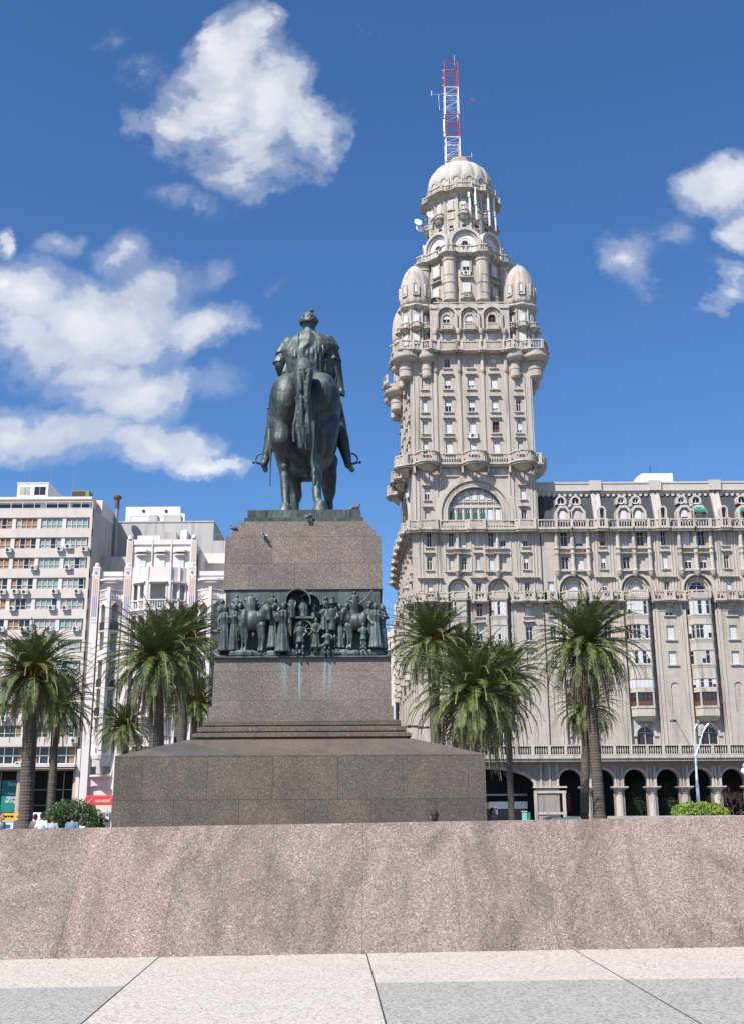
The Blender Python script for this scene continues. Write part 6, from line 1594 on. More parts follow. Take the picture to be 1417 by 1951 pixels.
# ================================================================== office block at the left
YL = 145.0
ob = empty('office_block', (-45, YL, 0), 'pale stone office block with long window bands and air conditioners at the left edge', 'building')
FL = TM(0, YL, 0)
XE = -38.05; XW = -66.0
b = MB('marble', 'concrete', 'offwhite'); b.M = FL
nb = 11; z_t = lambda k: 41.15-2.79*k
OR = random.Random(21)
zprev = 42.4
for k in range(nb):
    zt = z_t(k); b.box(XW, XE, 0, .5, zt, zprev); zprev = zt-1.55
b.box(XW, XE, 0, .5, 10.55, zprev)
b.box(XW, XE-.001, .5, .9, 10.5, 42.4)
b.box(XW, XE, -.02, .3, 42.4, 42.5)
b.c = 1; b.quad((XE, .5, 8), (XE, 15.5, 8), (XE, 15.5, 43.6), (XE, .5, 42.4)); b.quad((XW, 15.5, 8), (XE, 15.5, 8), (XE, 15.5, 43), (XW, 15.5, 43)); b.quad((XW, .5, 42.35), (XE, .5, 42.35), (XE, 15.5, 42.35), (XW, 15.5, 42.35))
b.c = 0; b.box(XE-.35, XE, -.02, .5, 10.55, 42.45)
b.c = 2; b.box(XW, XE-.9, 2.2, 14, 42.36, 44.15); b.box(XW, XE-.6, 1.4, 14.2, 44.15, 44.5); b.box(XE-.9, XE-.02, 5, 14.5, 42.36, 45.0)
b.build('wall', ob)
e_ = MB('white', 'glass'); e_.M = FL
for (a, c) in ((XW, -46), (-45.2, -42.2), (-41.5, -39.2)): e_.c = 1; e_.box(a, c, 2.1, 2.199, 42.9, 43.6)
e_.c = 0
for i in range(18): e_.box(XE-.1-i*1.6, XE-.05-i*1.6, .1, .15, 42.5, 43.4)
e_.box(XW, XE-.05, .1, .15, 43.36, 43.42); e_.build('terrace_railing', ob)
bays = []; x = XE-.35
while x > XW+1: bays.append((x-3.22, x-.3)); x -= 3.42
for k in range(nb):
    zt = z_t(k); zb = zt-1.55
    for j, (a, c) in enumerate(bays[:5]):
        m_ = 'glass_curtain' if j == 0 else ('glass_green' if j == 1 else None)
        cur = MB('glass_curtain', 'glass_green', 'wood_lt', 'glass', 'frame'); cur.M = FL
        n = 4
        for i in range(n):
            x0 = a+(c-a)*i/n; x1 = a+(c-a)*(i+1)/n
            if j <= 1: cur.c = OR.choices([0, 1, 3], [5, 5, 1 if k < 8 else 3])[0]
            else: cur.c = OR.choices([2, 0, 3], [5, 2 if k < 1 else 1, 4])[0]
            if k >= 9: cur.c = OR.choices([2, 0, 3], [4, 2, 4])[0]
            cur.quad((x0, .3, zb), (x1, .3, zb), (x1, .3, zt), (x0, .3, zt))
        cur.c = 4
        for i in range(n+1): x0 = a+(c-a)*i/n; cur.box(x0-.04, x0+.04, .2, .299, zb, zt)
        cur.box(a, c, .21, .298, zb+.5, zb+.56); cur.box(a, c, .2, .299, zb, zb+.07); cur.box(a, c, .2, .299, zt-.07, zt)
        o = cur.build('window', ob)
    pm = MB('frame'); pm.M = FL
for (a, c) in bays:
    pm.box(c, c+.5 if c < XE-1 else c+.04, .12, .32, 10.6, 41.1)
pm.build('mullion_strip', ob)
# first floor with tall panes, canopy and recess
b = MB('glass', 'white', 'wood_lt'); b.M = FL
b.box(XW, XE-.4, 1.0, 1.1, 8.3, 10.5); b.c = 1
n = 24
for i in range(n): x = XE-.5-i*1.15; b.box(x-.05, x+.05, .85, 1.0, 8.3, 10.5)
b.box(XW, XE-.4, .84, .99, 9.35, 9.5); b.box(XW, XE-.4, .8, 1.0, 8.3, 8.45); b.c = 2; b.box(XE-1.3, XE-.6, .97, .999, 8.5, 10.3); b.box(-46, -43.5, .97, .999, 8.5, 10.3)
b.build('first_floor_window', ob)
b = MB('marble'); b.M = FL; b.box(XW, XE, -1.0, 1.0, 7.75, 8.3); b.box(XW, XE, -1.0, 14, 7.7, 7.9); b.box(XE-.35, XE, .5, 14, 0, 7.75); b.build('canopy', ob)
b = MB('dark', 'metal_grey', 'glass', 'white'); b.M = FL
b.box(XW, XE-.4, 6, 6.2, 0, 7.7); b.c = 1
for z in (3.2, 5.2): b.box(XW, XE-.4, 5.85, 6.0, z, z+.12)
for i in range(12): x = XE-1-i*2.1; b.box(x-.06, x+.06, 5.85, 5.99, 0, 7.6)
b.build('shop_recess', ob)
for px in (36, 99, 143):
    x = W(px, 1530, YL+.5)[0]; b = MB('pinkcol'); b.lathe(x, YL+.5, [(.42, 0), (.40, 7.7)], 16); b.build('column', ob)
x0, z0 = W(9, 1548, YL-.2); x1, z1 = W(34, 1492, YL-.2)
b = MB('teal'); b.box(x0-1.0, x1+.5, YL+1.2, YL+1.25, z0, z1+.4); bn = b.build('shop_banner', ob)
for s_, py, sz in (('Turista', 1494, .55), ('Artesanías', 1512, .42), ('regionales', 1519.5, .52), ('del Uruguay', 1526.5, .5)):
    z = W(20, py, YL+1.1)[1]; text(s_, sz*1.25, 'letter', ((x0+x1)/2-.2, YL+1.15, z), (R(90), 0, 0), 'banner_lettering', bn, .01, .62 if len(s_) > 8 else .8)
# roof things
x0, z0 = W(32, 953, YL+5); x1, z1 = W(93, 921, YL+5)
b = MB('white', 'glass_curtain', 'glass'); e = empty('penthouse_hut', (x0, YL+5, 44.4), 'white hut with two windows on the roof of the office block', 'roof hut')
b.box(x0, x1, YL+5, YL+12, 44.4, z1); b.box(x0-.08, x1+.08, YL+4.9, YL+12, z1, z1+.12); b.build('wall', e)
for (q0, q1, c_) in ((.08, .42, 1), (.56, .92, 2)):
    b = MB('glass_curtain' if c_ == 1 else 'glass', 'metal_grey'); a = x0+(x1-x0)*q0; c = x0+(x1-x0)*q1; b.box(a, c, YL+4.95, YL+4.999, z1-1.7, z1-.5); b.c = 1; b.box((a+c)/2-.04, (a+c)/2+.04, YL+4.9, YL+4.949, z1-1.7, z1-.5); b.build('window', e)
x0, z0 = W(136, 950, YL+4); x1, z1 = W(171, 934, YL+4)
e = empty('cooling_unit', (x0, YL+4, 44.5), 'green framed brown cooling unit on the roof of the office block', 'cooling unit')
b = MB(plain('olive_metal', (.16, .20, .08), .7)); b.box(x0, x1, YL+4, YL+6, 44.5, z1); b.build('casing', e)
b = MB(plain('brown_grille', (.09, .06, .035), .8))
for i in range(14): a = x0+.1+i*(x1-x0-.6)/14; b.box(a, a+.09, YL+3.95, YL+3.999, 44.6, z1-.15)
b.build('grille', e)
for i, (px, pt) in enumerate(((58, 898), (101, 871), (141, 898))):
    x, z = W(px, pt, YL+5); e = empty('roof_aerial', (x, YL+5, 44.5), ['thin whip aerial in front of the white roof hut', 'tallest thin whip aerial right of the white roof hut', 'thin whip aerial beside the green cooling unit'][i], 'aerial', 'roof aerials'); b = MB('metal_grey'); b.tube([(x, YL+5, 44.4), (x, YL+5, z)], [.05, .02], 5); b.build('rod', e)
x, z = W(225, 943, YL+12); e = empty('chimney_pipe', (x, YL+12, 38), 'rusty capped chimney pipe beside the blank side wall of the office block', 'chimney')
b = MB('metal_grey'); b.tube([(x, YL+12, 34), (x, YL+12, z-.6)], .3, 10); b.build('pipe', e); b = MB('wood'); b.lathe(x, YL+12, [(.33, z-2.2), (.33, z-.9), (.65, z-.5), (.65, z-.3), (.2, z)], 12); b.build('cap', e)
# air conditioners
acs_ = [(17, 1047, 'leftmost below the second window band'), (115, 1045, 'below the second window band, left of a darker one'), (131, 1040, 'raised in the second window band'), (162, 1045, 'at the right end of the second window band'), (65, 1081, 'in the third window band at the left'), (130, 1080, 'in the third window band at the right'),
        (6, 1127, 'at the left edge below the fourth window band'), (30, 1126, 'second in the row below the fourth window band'), (48, 1127, 'third in the row below the fourth window band'), (105, 1126, 'fourth in the row below the fourth window band'), (148, 1126, 'rightmost below the fourth window band'),
        (24, 1158, 'below the fifth window band at the left'), (99, 1157, 'dark one in the fifth window band'), (125, 1157, 'pale one in the fifth window band at the right'), (3, 1198, 'at the left edge of the sixth window band'), (45, 1198, 'left middle of the sixth window band'), (95, 1197, 'dark one in the sixth window band'), (145, 1197, 'rightmost in the sixth window band'),
        (8, 1368, 'low at the left edge behind the palm'), (142, 1410, 'low at the right end of the block'), (36, 1455, 'on the first floor canopy behind the palm trunk')]
for (px, py, lab) in acs_:
    x, z = W(px, py, YL-.3); z0 = z-.38
    ac_unit(TM(x, YL, z0), 'air conditioner '+lab, 'air conditioners on the office block', .85, .62, .38)
# ================================================================== white building with tiled pilasters
wb = empty('white_building', (-29, YL, 0), 'ornate white building with colour tiled pilasters and bowed balconies, between office block and pedestal', 'building')
M['wb'] = M['offwhite']
X0, X1 = -38.0, -15.5
def xw(px, py): return W(px, py, YL)[0]
b = MB('wb', 'concrete'); b.M = FL
Lb = (-36.4, -33.55); Cb = (-32.3, -24.6); Rb = (-23.4, -19.6); R2 = (-18.6, -15.6)
b.box(X0, X1, .6, 1.0, 4.3, 33.3); b.box(X0, Cb[0]-1, 0.4, .6, 33.0, 33.5)
b.box(X0+.05, X1, 1.0, 12, 0.0, 33.2)
b.box(Cb[0]-.6, Cb[1]+.6, .3, 8, 33.2, 37.9)
b.box(Lb[0], Lb[1], .25, .6, 33.0, 33.6); b.box(Rb[0], R2[1], .25, .6, 33.0, 33.6); b.box(Lb[0], Lb[1], .4, .6, 32.0, 33.0); b.box(Rb[0], R2[1], .4, .6, 32.0, 33.0)
b.box(Cb[0]-.5, Cb[1]+.5, .1, .3, 37.3, 38.0); b.box(Cb[0]-.5, Cb[1]+.5, .22, .3, 36.3, 37.0)
# setback wall to the left and right above the lower bays
b.c = 1; b.box(-38, -32.9, 6, 7, 33, 37.0); b.box(-33.3, -32.9, 1, 7, 33, 36.2); b.c = 0; b.box(-23.9, -15.5, 5, 6, 33, 37.2); b.box(-23.6, -23.2, 1, 6, 33, 36.6); b.box(-23.2, -17, 4.3, 5, 35.6, 35.9)
b.build('wall', wb)
zf = [26.6-3.72*k for k in range(6)]
pil = [(-37.0, 9.3, 34.5, 0), (-32.75, 9.3, 38.6, 1), (-24.1, 9.3, 38.7, 1), (-19.1, 9.3, 34.5, 0)]
for (x, z0, z1, up_) in pil:
    p = MB('wb', 'tile_red', 'tile_blue', 'tile_tan'); p.M = FL
    p.box(x-.48, x+.48, -.25, .6, 0, 34.2); p.lathe(x, .1, [(.3, 34.2), (.34, 34.5), (.2, 34.75), (.01, 34.8)], 8)
    if up_:
        p.box(x-.4, x+.4, -.05, .6, 34.2, z1-.6); p.c = 3
        for q in (-.2, 0, .2): p.box(x+q-.06, x+q+.06, -.08, -.051, 34.8, z1-1.0)
        p.c = 0; p.lathe(x, .1, [(.36, z1-.6), (.3, z1-.2), (.01, z1)], 8)
    for q in (-.24, 0, .24): p.c = 1; p.box(x+q-.065, x+q+.065, -.28, -.251, 30.1, 32.5); p.c = 2; p.box(x+q-.065, x+q+.065, -.28, -.251, 27.4, 30.08)
    p.c = 2; p.prismY([(x-.24, 33.35), (x, 33.05), (x+.24, 33.35), (x, 33.65)], -.29, -.251); p.c = 1
    for q in (-.28, .28): p.box(x+q-.07, x+q+.07, -.28, -.251, 33.75, 33.9); p.box(x+q-.07, x+q+.07, -.28, -.251, 32.7, 32.85)
    p.box(x-.1, x+.1, -.28, -.252, 33.85, 34.0); p.c = 2
    for q in (-.25, 0, .25): p.box(x+q-.05, x+q+.05, -.28, -.251, 26.9, 27.05); p.box(x+q-.05+.1, x+q+.15, -.279, -.251, 26.5, 26.65)
    p.build('tiled_pilaster', wb)
def vbay(cx, w):
    "prow shaped bay: balconies either side of a central fin"
    v = MB('wb'); v.M = FL
    v.box(cx-.22, cx+.22, -1.25, .6, 10.0, 31.2); v.box(cx-.32, cx-.22, -1.1, .6, 10, 30.9); v.box(cx+.22, cx+.32, -1.1, .6, 10, 30.9)
    def plan(k=1.0): return [(cx-w*k, .0), (cx-.2, -1.15*k), (cx+.2, -1.15*k), (cx+w*k, .0), (cx+w*k, .55), (cx-w*k, .55)]
    v.prismZ(plan(), 29.35, 29.6); rail(v, [(cx-w, 0), (cx-.25, -1.1)], 29.6, 1.35, th=.12, slab=0, step=.3, posts=False); rail(v, [(cx+.25, -1.1), (cx+w, 0)], 29.6, 1.35, th=.12, slab=0, step=.3, posts=False)
    # chamfered frames hanging under the top balcony
    for s in (-1, 1):
        for i in range(len(zf)):
            pass
        v.prismZ([(cx+s*w, 0), (cx+s*w, .55), (cx+s*(w-.35), .55), (cx+s*(w-.35), -.1)], 10.0, 29.34)
        v.add([(cx+s*w, -.02, 28.6), (cx+s*(w-.9), -.5, 29.3), (cx+s*w, -.02, 29.34), (cx+s*w, .2, 28.6), (cx+s*(w-.9), 0, 29.3), (cx+s*w, .2, 29.34)], [(0, 1, 2), (3, 5, 4), (0, 3, 4, 1), (0, 2, 5, 3)])
        v.add([(cx+s*.3, -1.1, 28.5), (cx+s*.3, -1.1, 29.34), (cx+s*.95, -.75, 29.34), (cx+s*.3, -.9, 28.5), (cx+s*.3, -.9, 29.34), (cx+s*.95, -.5, 29.34)], [(0, 1, 2), (3, 5, 4), (0, 2, 5, 3)])
    for i, z in enumerate(zf):
        v.prismZ(plan(.97), z-1.3, z-1.1); v.prismZ(plan(.6), z-1.5, z-1.3)
        if i == 1: v.prismZ([(cx-w+.3, .0), (cx-.35, -1.0), (cx-.35, .3), (cx-w+.3, .3)], z-1.09, z); v.prismZ([(cx+w-.3, .0), (cx+.35, -1.0), (cx+.35, .3), (cx+w-.3, .3)], z-1.09, z)
    v.prismZ(plan(), 9.4, 12.3); v.prismZ(plan(.85), 8.9, 9.4, plan()); v.prismZ([(cx-.1, 0), (cx, -.1), (cx+.1, 0), (cx, .5)], 6.6, 8.9, [(cx-w*.85, 0), (cx, -.98), (cx+w*.85, 0), (cx, .5)])
    v.prismZ([(cx-w-.1, -.1), (cx-w*.5, -.55), (cx+w*.5, -.55), (cx+w+.1, -.1), (cx+w, .6), (cx-w, .6)], 32.25, 32.5); v.prismZ([(cx-w*.7, -.1), (cx-w*.4, -.4), (cx+w*.4, -.4), (cx+w*.7, -.1), (cx+w*.7, .6), (cx-w*.7, .6)], 31.95, 32.24)
    v.build('prow_bay', wb)
    for i, z in enumerate(zf):
        if i == 1: continue
        for s in (-1, 1):
            ir = MB('metal_dark'); ir.M = FL
            A = Vector((cx+s*(w-.2), -.08)); B = Vector((cx+s*.35, -1.02))
            ir.seg(A, B, .05, z-.12, z-.06); ir.seg(A, B, .04, z-1.0, z-.95)
            for t in range(9): c = A.lerp(B, (t+.5)/9); ir.box(c.x-.03, c.x+.03, c.y-.03, c.y+.03, z-1.05, z-.06)
            ir.build('iron_railing', wb)
    for i, z in enumerate(zf):
        for s in (-1, 1):
            xa, xb = sorted((cx+s*.5, cx+s*(w-.45))); window(wb, FL, xa, xb, z-1.05, z+1.15, .58, False, WR.choice(['closed', 'dark', 'half', 'low']), 'balcony_door')
    window(wb, FL, cx-w*.55, cx+w*.55, 29.7, 31.6, .57, False, 'closed', 'upper_window')
    for s in (-1, 1): wo = MB('glass_curtain', 'metal_grey'); wo.M = FL; xa, xb = cx+s*.45, cx+s*(w-.5); ya, yb = -.95, -.30; wo.add([(xa, ya-.06, 10.6), (xb, yb-.06, 10.6), (xb, yb-.06, 12.0), (xa, ya-.06, 12.0)], [(0, 1, 2, 3)]); wo.c = 1; wo.add([(xa, ya-.06, 9.6), (xb, yb-.06, 9.6), (xb, yb-.06, 10.1), (xa+(xb-xa)*.8, yb-.2, 10.35), (xa+(xb-xa)*.2, ya-.0, 10.35), (xa, ya-.06, 10.1)], [(0, 1, 2, 3, 4, 5)]); wo.build('lower_window', wb)
vbay(-34.95, 1.45); vbay(-21.5, 1.75)
# bowed centre
v = MB('wb'); v.M = FL
cpts = [(-32.2, .0), (-29.9, -1.3), (-26.9, -1.3), (-24.7, .0)]
v.prismZ(cpts+[(-24.7, .6), (-32.2, .6)], 32.0, 33.9); rail(v, cpts, 28.2, 1.3, th=.16, slab=.4, step=.32); v.prismZ(cpts+[(-24.7, .6), (-32.2, .6)], 27.5, 27.9)
for p in cpts+[(-31.05, -.65), (-25.8, -.65)]: v.box(p[0]-.17, p[0]+.17, p[1]-.12, p[1]+.2, 10, 34.05)
for i in range(3):
    a, c = Vector(cpts[i]), Vector(cpts[i+1]); v.seg(a, c, .2, 31.6, 32.0); m_ = a.lerp(c, .5)
    for q in (.12, .88): p = a.lerp(c, q); v.box(p.x-.12, p.x+.12, p.y-.1, p.y+.1, 28.2, 31.7)
    v.seg(a.lerp(c, .1)+Vector((0, -.2)), a.lerp(c, .9)+Vector((0, -.2)), .5, 31.75, 31.95)
for z in zf: v.prismZ(cpts+[(-24.7, .6), (-32.2, .6)], z-1.3, z-1.05)
for k in range(3):
    x = -31.0+k*2.58
    v.prismZ([(x-1.1, .28), (x-.6, -.5), (x+.6, -.5), (x+1.1, .28)], 36.15, 36.4); v.prismZ([(x-.9, .28), (x-.5, -.3), (x+.5, -.3), (x+.9, .28)], 35.75, 35.95)
    if k: v.box(x-1.35, x-1.22, .05, .3, 33.9, 38.05)
v.build('bowed_bay', wb)
for k in range(3):
    x = -31.0+k*2.58
    window(wb, FL, x-.5, x+.5, 33.9, 35.4, .25, False, 'closed', 'upper_window')
    for z in [29.6]+zf: window(wb, FL, x-.65, x+.65, z-1.0, z+1.3, .57, False, WR.choice(['closed', 'grey', 'half']), 'balcony_door')
for z in zf:
    ir = MB('metal_dark'); ir.M = FL
    for i in range(3):
        a, c = Vector(cpts[i]), Vector(cpts[i+1]); ir.seg(a, c, .05, z-.12, z-.06)
        for t in range(12): p = a.lerp(c, (t+.5)/12); ir.box(p.x-.03, p.x+.03, p.y-.03, p.y+.03, z-1.05, z-.06)
    ir.build('iron_railing', wb)
# ground floor: white spandrel with a low arch, shop behind
b = MB('wb', 'dark', 'maroon'); b.M = FL
zg = W(190, 1500, YL)[1]
poly = [(X0, 9.5), (X0, 4.6)]+[(X0+.3+(X1-X0-.3)*0+ (i/12)*4.9, 4.6+1.0*math.sin(PI*i/12)**.7) for i in range(13)]+[(X0+5.4, 4.6), (X0+5.4, 0), (X1, 0), (X1, 9.5)]
b.prismY(poly, .2, .599)
b.c = 1; b.box(X0+.3, X0+5.4, 2.5, 2.6, 0, 5.8); b.c = 2; b.box(X0+.6, X0+5.3, 2.3, 2.45, 0, 2.5); b.build('ground_floor', wb)
b = MB('wb', 'concrete'); b.M = FL; b.box(X0-.02, X0+.45, -.3, .19, 4.2, 10.2); b.c = 1; b.box(X0-.02, X0+.45, -.3, .19, 0, 4.2); b.build('corner_pier', wb)
p0, p1 = W3(163, 1519, YL-1.6), W3(222, 1534, YL-1.6)
aw_ = MB('red_cloth'); aw_.add([(p0.x, YL-.4, p0.z+.25), (p1.x, YL-.4, p0.z+.25), (p1.x, YL-1.6, p0.z), (p0.x, YL-1.6, p0.z), (p1.x, YL-1.6, p1.z), (p0.x, YL-1.6, p1.z), (p0.x, YL-.4, p1.z+.1)], [(0, 1, 2, 3), (3, 2, 4, 5), (0, 3, 5, 6)])
awn = aw_.build('shop_awning', wb); text('PLAZA BISTRÓ', .48, 'letter', ((W(196, 1526, YL-1.6)[0]), YL-1.63, (p0.z+p1.z)/2), (R(90), 0, 0), 'awning_lettering', awn, .01, .62)
b = MB('letter'); b.tube([(p0.x+.2, YL-1.63, p1.z+.12), (p0.x+.95, YL-1.63, p0.z-.12)], .03, 4); b.tube([(p0.x+2.6, YL-1.63, p1.z+.3), (p0.x+3.4, YL-1.63, p0.z-.1)], .02, 4); b.build('awning_stripe', awn)
# ================================================================== grey rear building with white roof frame
gb_ = empty('rear_building', (-28, 160, 0), 'blank grey concrete building rising behind the white one with tiled pilasters', 'building')
YG = 160
xa, za = W(222, 996, YG); xb, zb_ = W(408, 996, YG); b = MB('concrete'); b.box(xa-8, xb, YG, YG+14, 0, za); b.box(xa-8, xb+.1, YG-.1, YG+14, za, za+.2)
xc, zc = W(435, 1036, YG); b.box(xb, xc+4, YG, YG+14, 0, W(420, 1030, YG)[1])
b.build('wall', gb_)
b = MB('concrete', 'white'); 
for (px0, px1, py0, py1, mi) in ((313, 345, 981, 1000, 0), (284, 300, 981, 1000, 0), (315, 336, 1014, 1030, 0), (306, 314, 1013, 1030, 0), (345, 356, 1010, 1030, 1)):
    x0, z1 = W(px0, py0, YG-2 if py0 > 1005 else YG+2); x1, z0 = W(px1, py1, YG-2 if py0 > 1005 else YG+2); b.c = mi; b.box(x0, x1, YG-2 if py0 > 1005 else YG+2, YG if py0 > 1005 else YG+4, z0-.5, z1)
b.build('chimney', gb_)
b = MB('white'); x0, z1 = W(263, 1021, YG-3); x1, z0 = W(305, 1030, YG-3); b.box(x0, x1, YG-3.1, YG-3, z0-.6, z1); b.build('parapet_screen', gb_)
b = MB('metal_grey')
xr0, zr0 = W(410, 1022, YG); 
for i in range(5): b.tube([(xr0+i*.9, YG+.2, zr0-1), (xr0+i*.9, YG+.2, zr0+.3)], .04, 4)
b.tube([(xr0, YG+.2, zr0+.3), (xr0+4, YG+.2, zr0+.3)], .04, 4); b.build('railing', gb_)
x0, z1 = W(241, 966, YG+4); x1, z0 = W(343, 996, YG+4); zm = W(290, 983, YG+4)[1]
wf = empty('roof_frame', (x0, YG+4, za), 'white painted frame wall with two round vents on top of the grey rear building', 'roof structure')
b = MB('white'); b.box(x0, x1, YG+4, YG+4.4, zm, z1); b.box(x0, x0+.75, YG+4.001, YG+4.4, za, zm); b.box(x1-.8, x1, YG+4.001, YG+8, za, zm+.01); b.box(x0, x1, YG+8, YG+8.3, zm, z1); b.build('wall', wf)
for px in (274, 317):
    x, z = W(px, 973.5, YG+3.9); b = MB('metal_dark'); b.prismY([(x+.28*math.cos(i*PI/3), z+.28*math.sin(i*PI/3)) for i in range(6)], YG+3.9, YG+3.999); b.build('vent', wf)
x, z = W(287, 953, YG+5); e = empty('roof_aerial', (x, YG+5, z1), 'television aerial above the white roof frame', 'aerial', 'roof aerials'); b = MB('metal_grey'); b.tube([(x, YG+5, z1-.5), (x, YG+5, z+.2)], .03, 4); b.tube([(x-.5, YG+5, z-.2), (x+.5, YG+5, z-.2)], .03, 4); b.tube([(x-.3, YG+5, z), (x+.3, YG+5, z)], .025, 4); b.build('rod', e)
# ================================================================== far buildings down the avenue
def far(name, px0, px1, py, Y, mat, label, floors, side=None):
    x0 = W(px0, 1300, Y)[0]; x1 = W(px1, 1300, Y)[0]; z1 = W(px0, py, Y)[1]
    e = empty(name, (x0, Y, 0), label, 'building'); b = MB(mat); b.box(x0, x1+6, Y, Y+20, 0, z1); b.build('wall', e); return e, x0, x1, z1
e, x0, x1, z1 = far('red_brick_building', 754, 770, 1152, 205, 'brick_red', 'narrow reddish brown block squeezed beside the avenue face of the tower building', 10)
b = MB('offwhite'); b.box(x0-.9, x0-.2, 204, 206, 0, z1-4.2); b.box(x0-.2, x0+.1, 204.6, 206, 0, z1); b.build('pale_pier', e)
z = z1-4.6; i = 0
while z > 3: 
    b = MB('bluegrey_glass'); b.box(x0+.3, x1+5, 204.8, 204.98, z-1.6, z); b.build('window_band', e); z -= 3.6
e2, x0, x1, z1 = far('white_tower_block', 738, 752, 1204, 230, 'offwhite', 'pale far building visible between the frieze and the narrow reddish block', 10)
z = z1-2
while z > 3:
    b = MB('bluegrey_glass'); b.box(x0+.4, x0+1.0, 229.8, 229.98, z-1.5, z); b.build('window', e2); b = MB('offwhite'); b.box(x0-.3, x1, 229.0, 229.9, z-2.0, z-1.7); b.build('balcony', e2); z -= 3.4
# ================================================================== sky and light
wd = bpy.data.worlds.new('World'); scene.world = wd; wd.use_nodes = True
nt = wd.node_tree; bg = nt.nodes['Background']; k = N(nt)
SUN_EL, SUN_AZ = R(49.5), R(39)          # azimuth measured left of straight behind the camera
sd = Vector((-math.sin(SUN_AZ)*math.cos(SUN_EL), -math.cos(SUN_AZ)*math.cos(SUN_EL), math.sin(SUN_EL)))
sky = k.n('ShaderNodeTexSky'); sky.sky_type = 'NISHITA'; sky.sun_disc = False; sky.sun_elevation = SUN_EL; sky.sun_rotation = math.atan2(sd.x, sd.y)
sky.air_density = 1.0; sky.dust_density = .7; sky.ozone_density = 2.2; sky.altitude = 20
hs_ = k.n('ShaderNodeHueSaturation'); hs_.inputs['Saturation'].default_value = 1.12; hs_.inputs['Value'].default_value = 1.0; hs_.inputs['Hue'].default_value = .5
k.L(k.mix(1.0, sky.outputs[0], (.98, 1.15, 1.40), 'MULTIPLY'), hs_.inputs['Color'])
tc = k.n('ShaderNodeTexCoord'); sx = k.n('ShaderNodeSeparateXYZ'); k.L(tc.outputs['Generated'], sx.inputs[0])
yy = k.math('MAXIMUM', sx.outputs[1], .02)
u = k.math('DIVIDE', sx.outputs[0], yy); v = k.math('DIVIDE', sx.outputs[2], yy)
uv = k.n('ShaderNodeCombineXYZ'); k.L(u, uv.inputs[0]); k.L(v, uv.inputs[1])
wn = k.n('ShaderNodeTexNoise'); wn.inputs['Scale'].default_value = 5; wn.inputs['Detail'].default_value = 7; wn.inputs['Roughness'].default_value = .6; k.L(uv.outputs[0], wn.inputs['Vector'])
ws = k.n('ShaderNodeVectorMath'); ws.operation = 'SUBTRACT'; k.L(wn.outputs['Color'], ws.inputs[0]); ws.inputs[1].default_value = (.5, .5, .5)
wm = k.n('ShaderNodeVectorMath'); wm.operation = 'SCALE'; k.L(ws.outputs[0], wm.inputs[0]); wm.inputs['Scale'].default_value = .17
wa = k.n('ShaderNodeVectorMath'); wa.operation = 'ADD'; k.L(uv.outputs[0], wa.inputs[0]); k.L(wm.outputs[0], wa.inputs[1])
def C_(px, py): x, z = W(px, py, 1.0); return (x, z-CZ)
blobs = [(455, 110, 110, 110), (400, 190, 110, 95), (520, 190, 130, 110), (600, 225, 85, 80), (460, 275, 130, 70), (335, 230, 90, 80), (420, 60, 60, 50), (500, 60, 60, 50), (660, 110, 70, 60, .5), (280, 120, 60, 60, .5), (370, 365, 110, 45, .5), (215, 60, 40, 40, .35), (425, 505, 70, 60, .42), (520, 565, 50, 35, .36), (330, 530, 90, 60, .6), (400, 740, 70, 60, .35), (670, 40, 90, 30, .3),
         (60, 560, 150, 100), (170, 610, 160, 100), (290, 600, 130, 80), (380, 620, 100, 60), (50, 650, 150, 90), (200, 690, 160, 60), (120, 830, 190, 80), (270, 850, 150, 65), (210, 745, 160, 75), (300, 720, 90, 60), (20, 830, 120, 70), (360, 890, 110, 30), (10, 530, 90, 70), (130, 455, 75, 40, .55), (250, 480, 70, 50, .5), (0, 445, 30, 35),
         (1400, 370, 95, 70), (1385, 530, 85, 55), (1205, 455, 70, 70, .6), (1420, 440, 80, 60), (1290, 425, 80, 45, .55), (1250, 500, 80, 45, .5)]
def cloud_density(vec):
    tot = None
    for bl_ in blobs:
        px, py, rx, ry = bl_[:4]
        cx, cz = C_(px, py); ex = abs(C_(px+rx, py)[0]-cx); ez = abs(C_(px, py-ry)[1]-cz)
        s = k.n('ShaderNodeVectorMath'); s.operation = 'SUBTRACT'; k.L(vec, s.inputs[0]); s.inputs[1].default_value = (cx, cz, 0)
        m_ = k.n('ShaderNodeVectorMath'); m_.operation = 'MULTIPLY'; k.L(s.outputs[0], m_.inputs[0]); m_.inputs[1].default_value = (1/ex, 1/ez, 0)
        l = k.n('ShaderNodeVectorMath'); l.operation = 'LENGTH'; k.L(m_.outputs[0], l.inputs[0])
        d = k.math('MULTIPLY', k.math('MAXIMUM', k.math('SUBTRACT', 1.2, l.outputs['Value']), 0.0), bl_[4] if len(bl_) > 4 else 1.0)
        tot = d if tot is None else k.math('SMOOTH_MAX', tot, d, .25)
    fl = 0.0
    for _ in range(len(blobs)-1):
        h = max(.25-abs(fl), 0)/.25; fl = max(fl, 0)+h**3*.25/6
    return k.math('MAXIMUM', k.math('SUBTRACT', tot, fl), 0.0)
den = cloud_density(wa.outputs[0])
n1 = k.noise(uv.outputs[0], 7, 9, .62, .3)
n2 = k.noise(uv.outputs[0], 2.6, 6, .6)
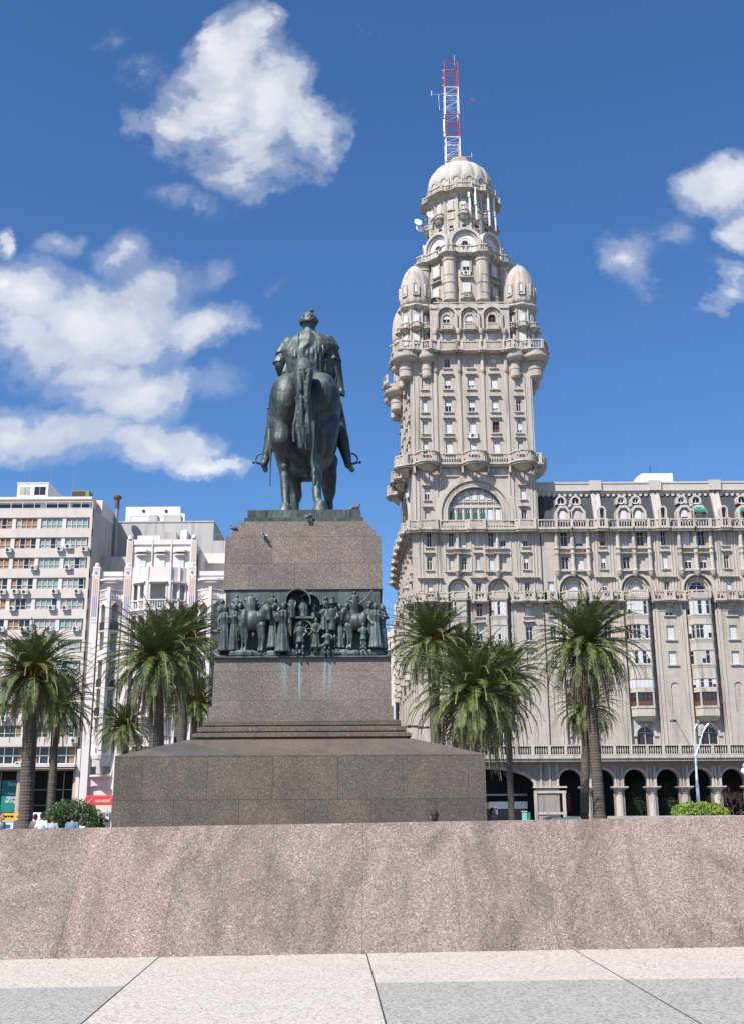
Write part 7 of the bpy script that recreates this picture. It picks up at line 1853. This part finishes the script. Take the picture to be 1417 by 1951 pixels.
dd_ = k.math('ADD', k.math('MULTIPLY', den, 1.0), k.math('MULTIPLY', k.math('MULTIPLY', k.math('SUBTRACT', n1, .5), 2.6), k.math('MINIMUM', k.math('MULTIPLY', den, 3.0), 1.0)))
alpha = k.ramp(dd_, [(.01, g(0)), (.28, g(.26)), (.62, g(.74)), (1.1, g(.97))])
alpha.node.color_ramp.interpolation = 'EASE'
wisp = k.math('MULTIPLY', k.ramp(k.noise(k.mapv(uv.outputs[0], (1, 1.5, 1), (3, 1, 0)), 3.2, 9, .65, .4), [(.66, g(0)), (.95, g(.05))]), k.math('MINIMUM', k.math('MAXIMUM', k.math('SUBTRACT', 2.2, v), 0.0), 1.0))
alpha2 = k.math('MAXIMUM', alpha, wisp)
up_v = k.n('ShaderNodeVectorMath'); up_v.operation = 'ADD'; k.L(uv.outputs[0], up_v.inputs[0]); up_v.inputs[1].default_value = (-.035, .05, 0)
n3 = k.noise(up_v.outputs[0], 4.2, 5, .5, .2); n4 = k.noise(uv.outputs[0], 4.2, 5, .5, .2)
lit = k.math('ADD', k.math('MULTIPLY', k.math('SUBTRACT', n4, n3), 1.8), k.math('MULTIPLY', k.math('SUBTRACT', 1.0, k.math('MULTIPLY', n2, .9)), .9))
ccol = k.ramp(lit, [(.15, (4.6, 5.2, 6.4)), (.45, (7.0, 7.3, 8.0)), (.75, (8.6, 8.6, 9.0))])
cc = k.n('ShaderNodeMix'); cc.data_type = 'RGBA'; k.L(alpha2, cc.inputs[0]); k.L(hs_.outputs[0], cc.inputs[6]); k.L(ccol, cc.inputs[7])
k.L(cc.outputs[2], bg.inputs['Color']); bg.inputs['Strength'].default_value = .075
sun = bpy.data.lights.new('sun', 'SUN'); sun.energy = 5.0; sun.angle = R(.53); sun.color = (1, .955, .89)
so_ = bpy.data.objects.new('sun', sun); COL.objects.link(so_); so_.rotation_euler = sd.to_track_quat('Z', 'Y').to_euler(); so_.location = (-40, -40, 60)
scene.view_settings.view_transform = 'Standard'; scene.view_settings.look = 'None'; scene.view_settings.exposure = .55; scene.view_settings.gamma = 1
scene.render.engine = 'CYCLES'; scene.cycles.max_bounces = 5; scene.cycles.use_denoising = True
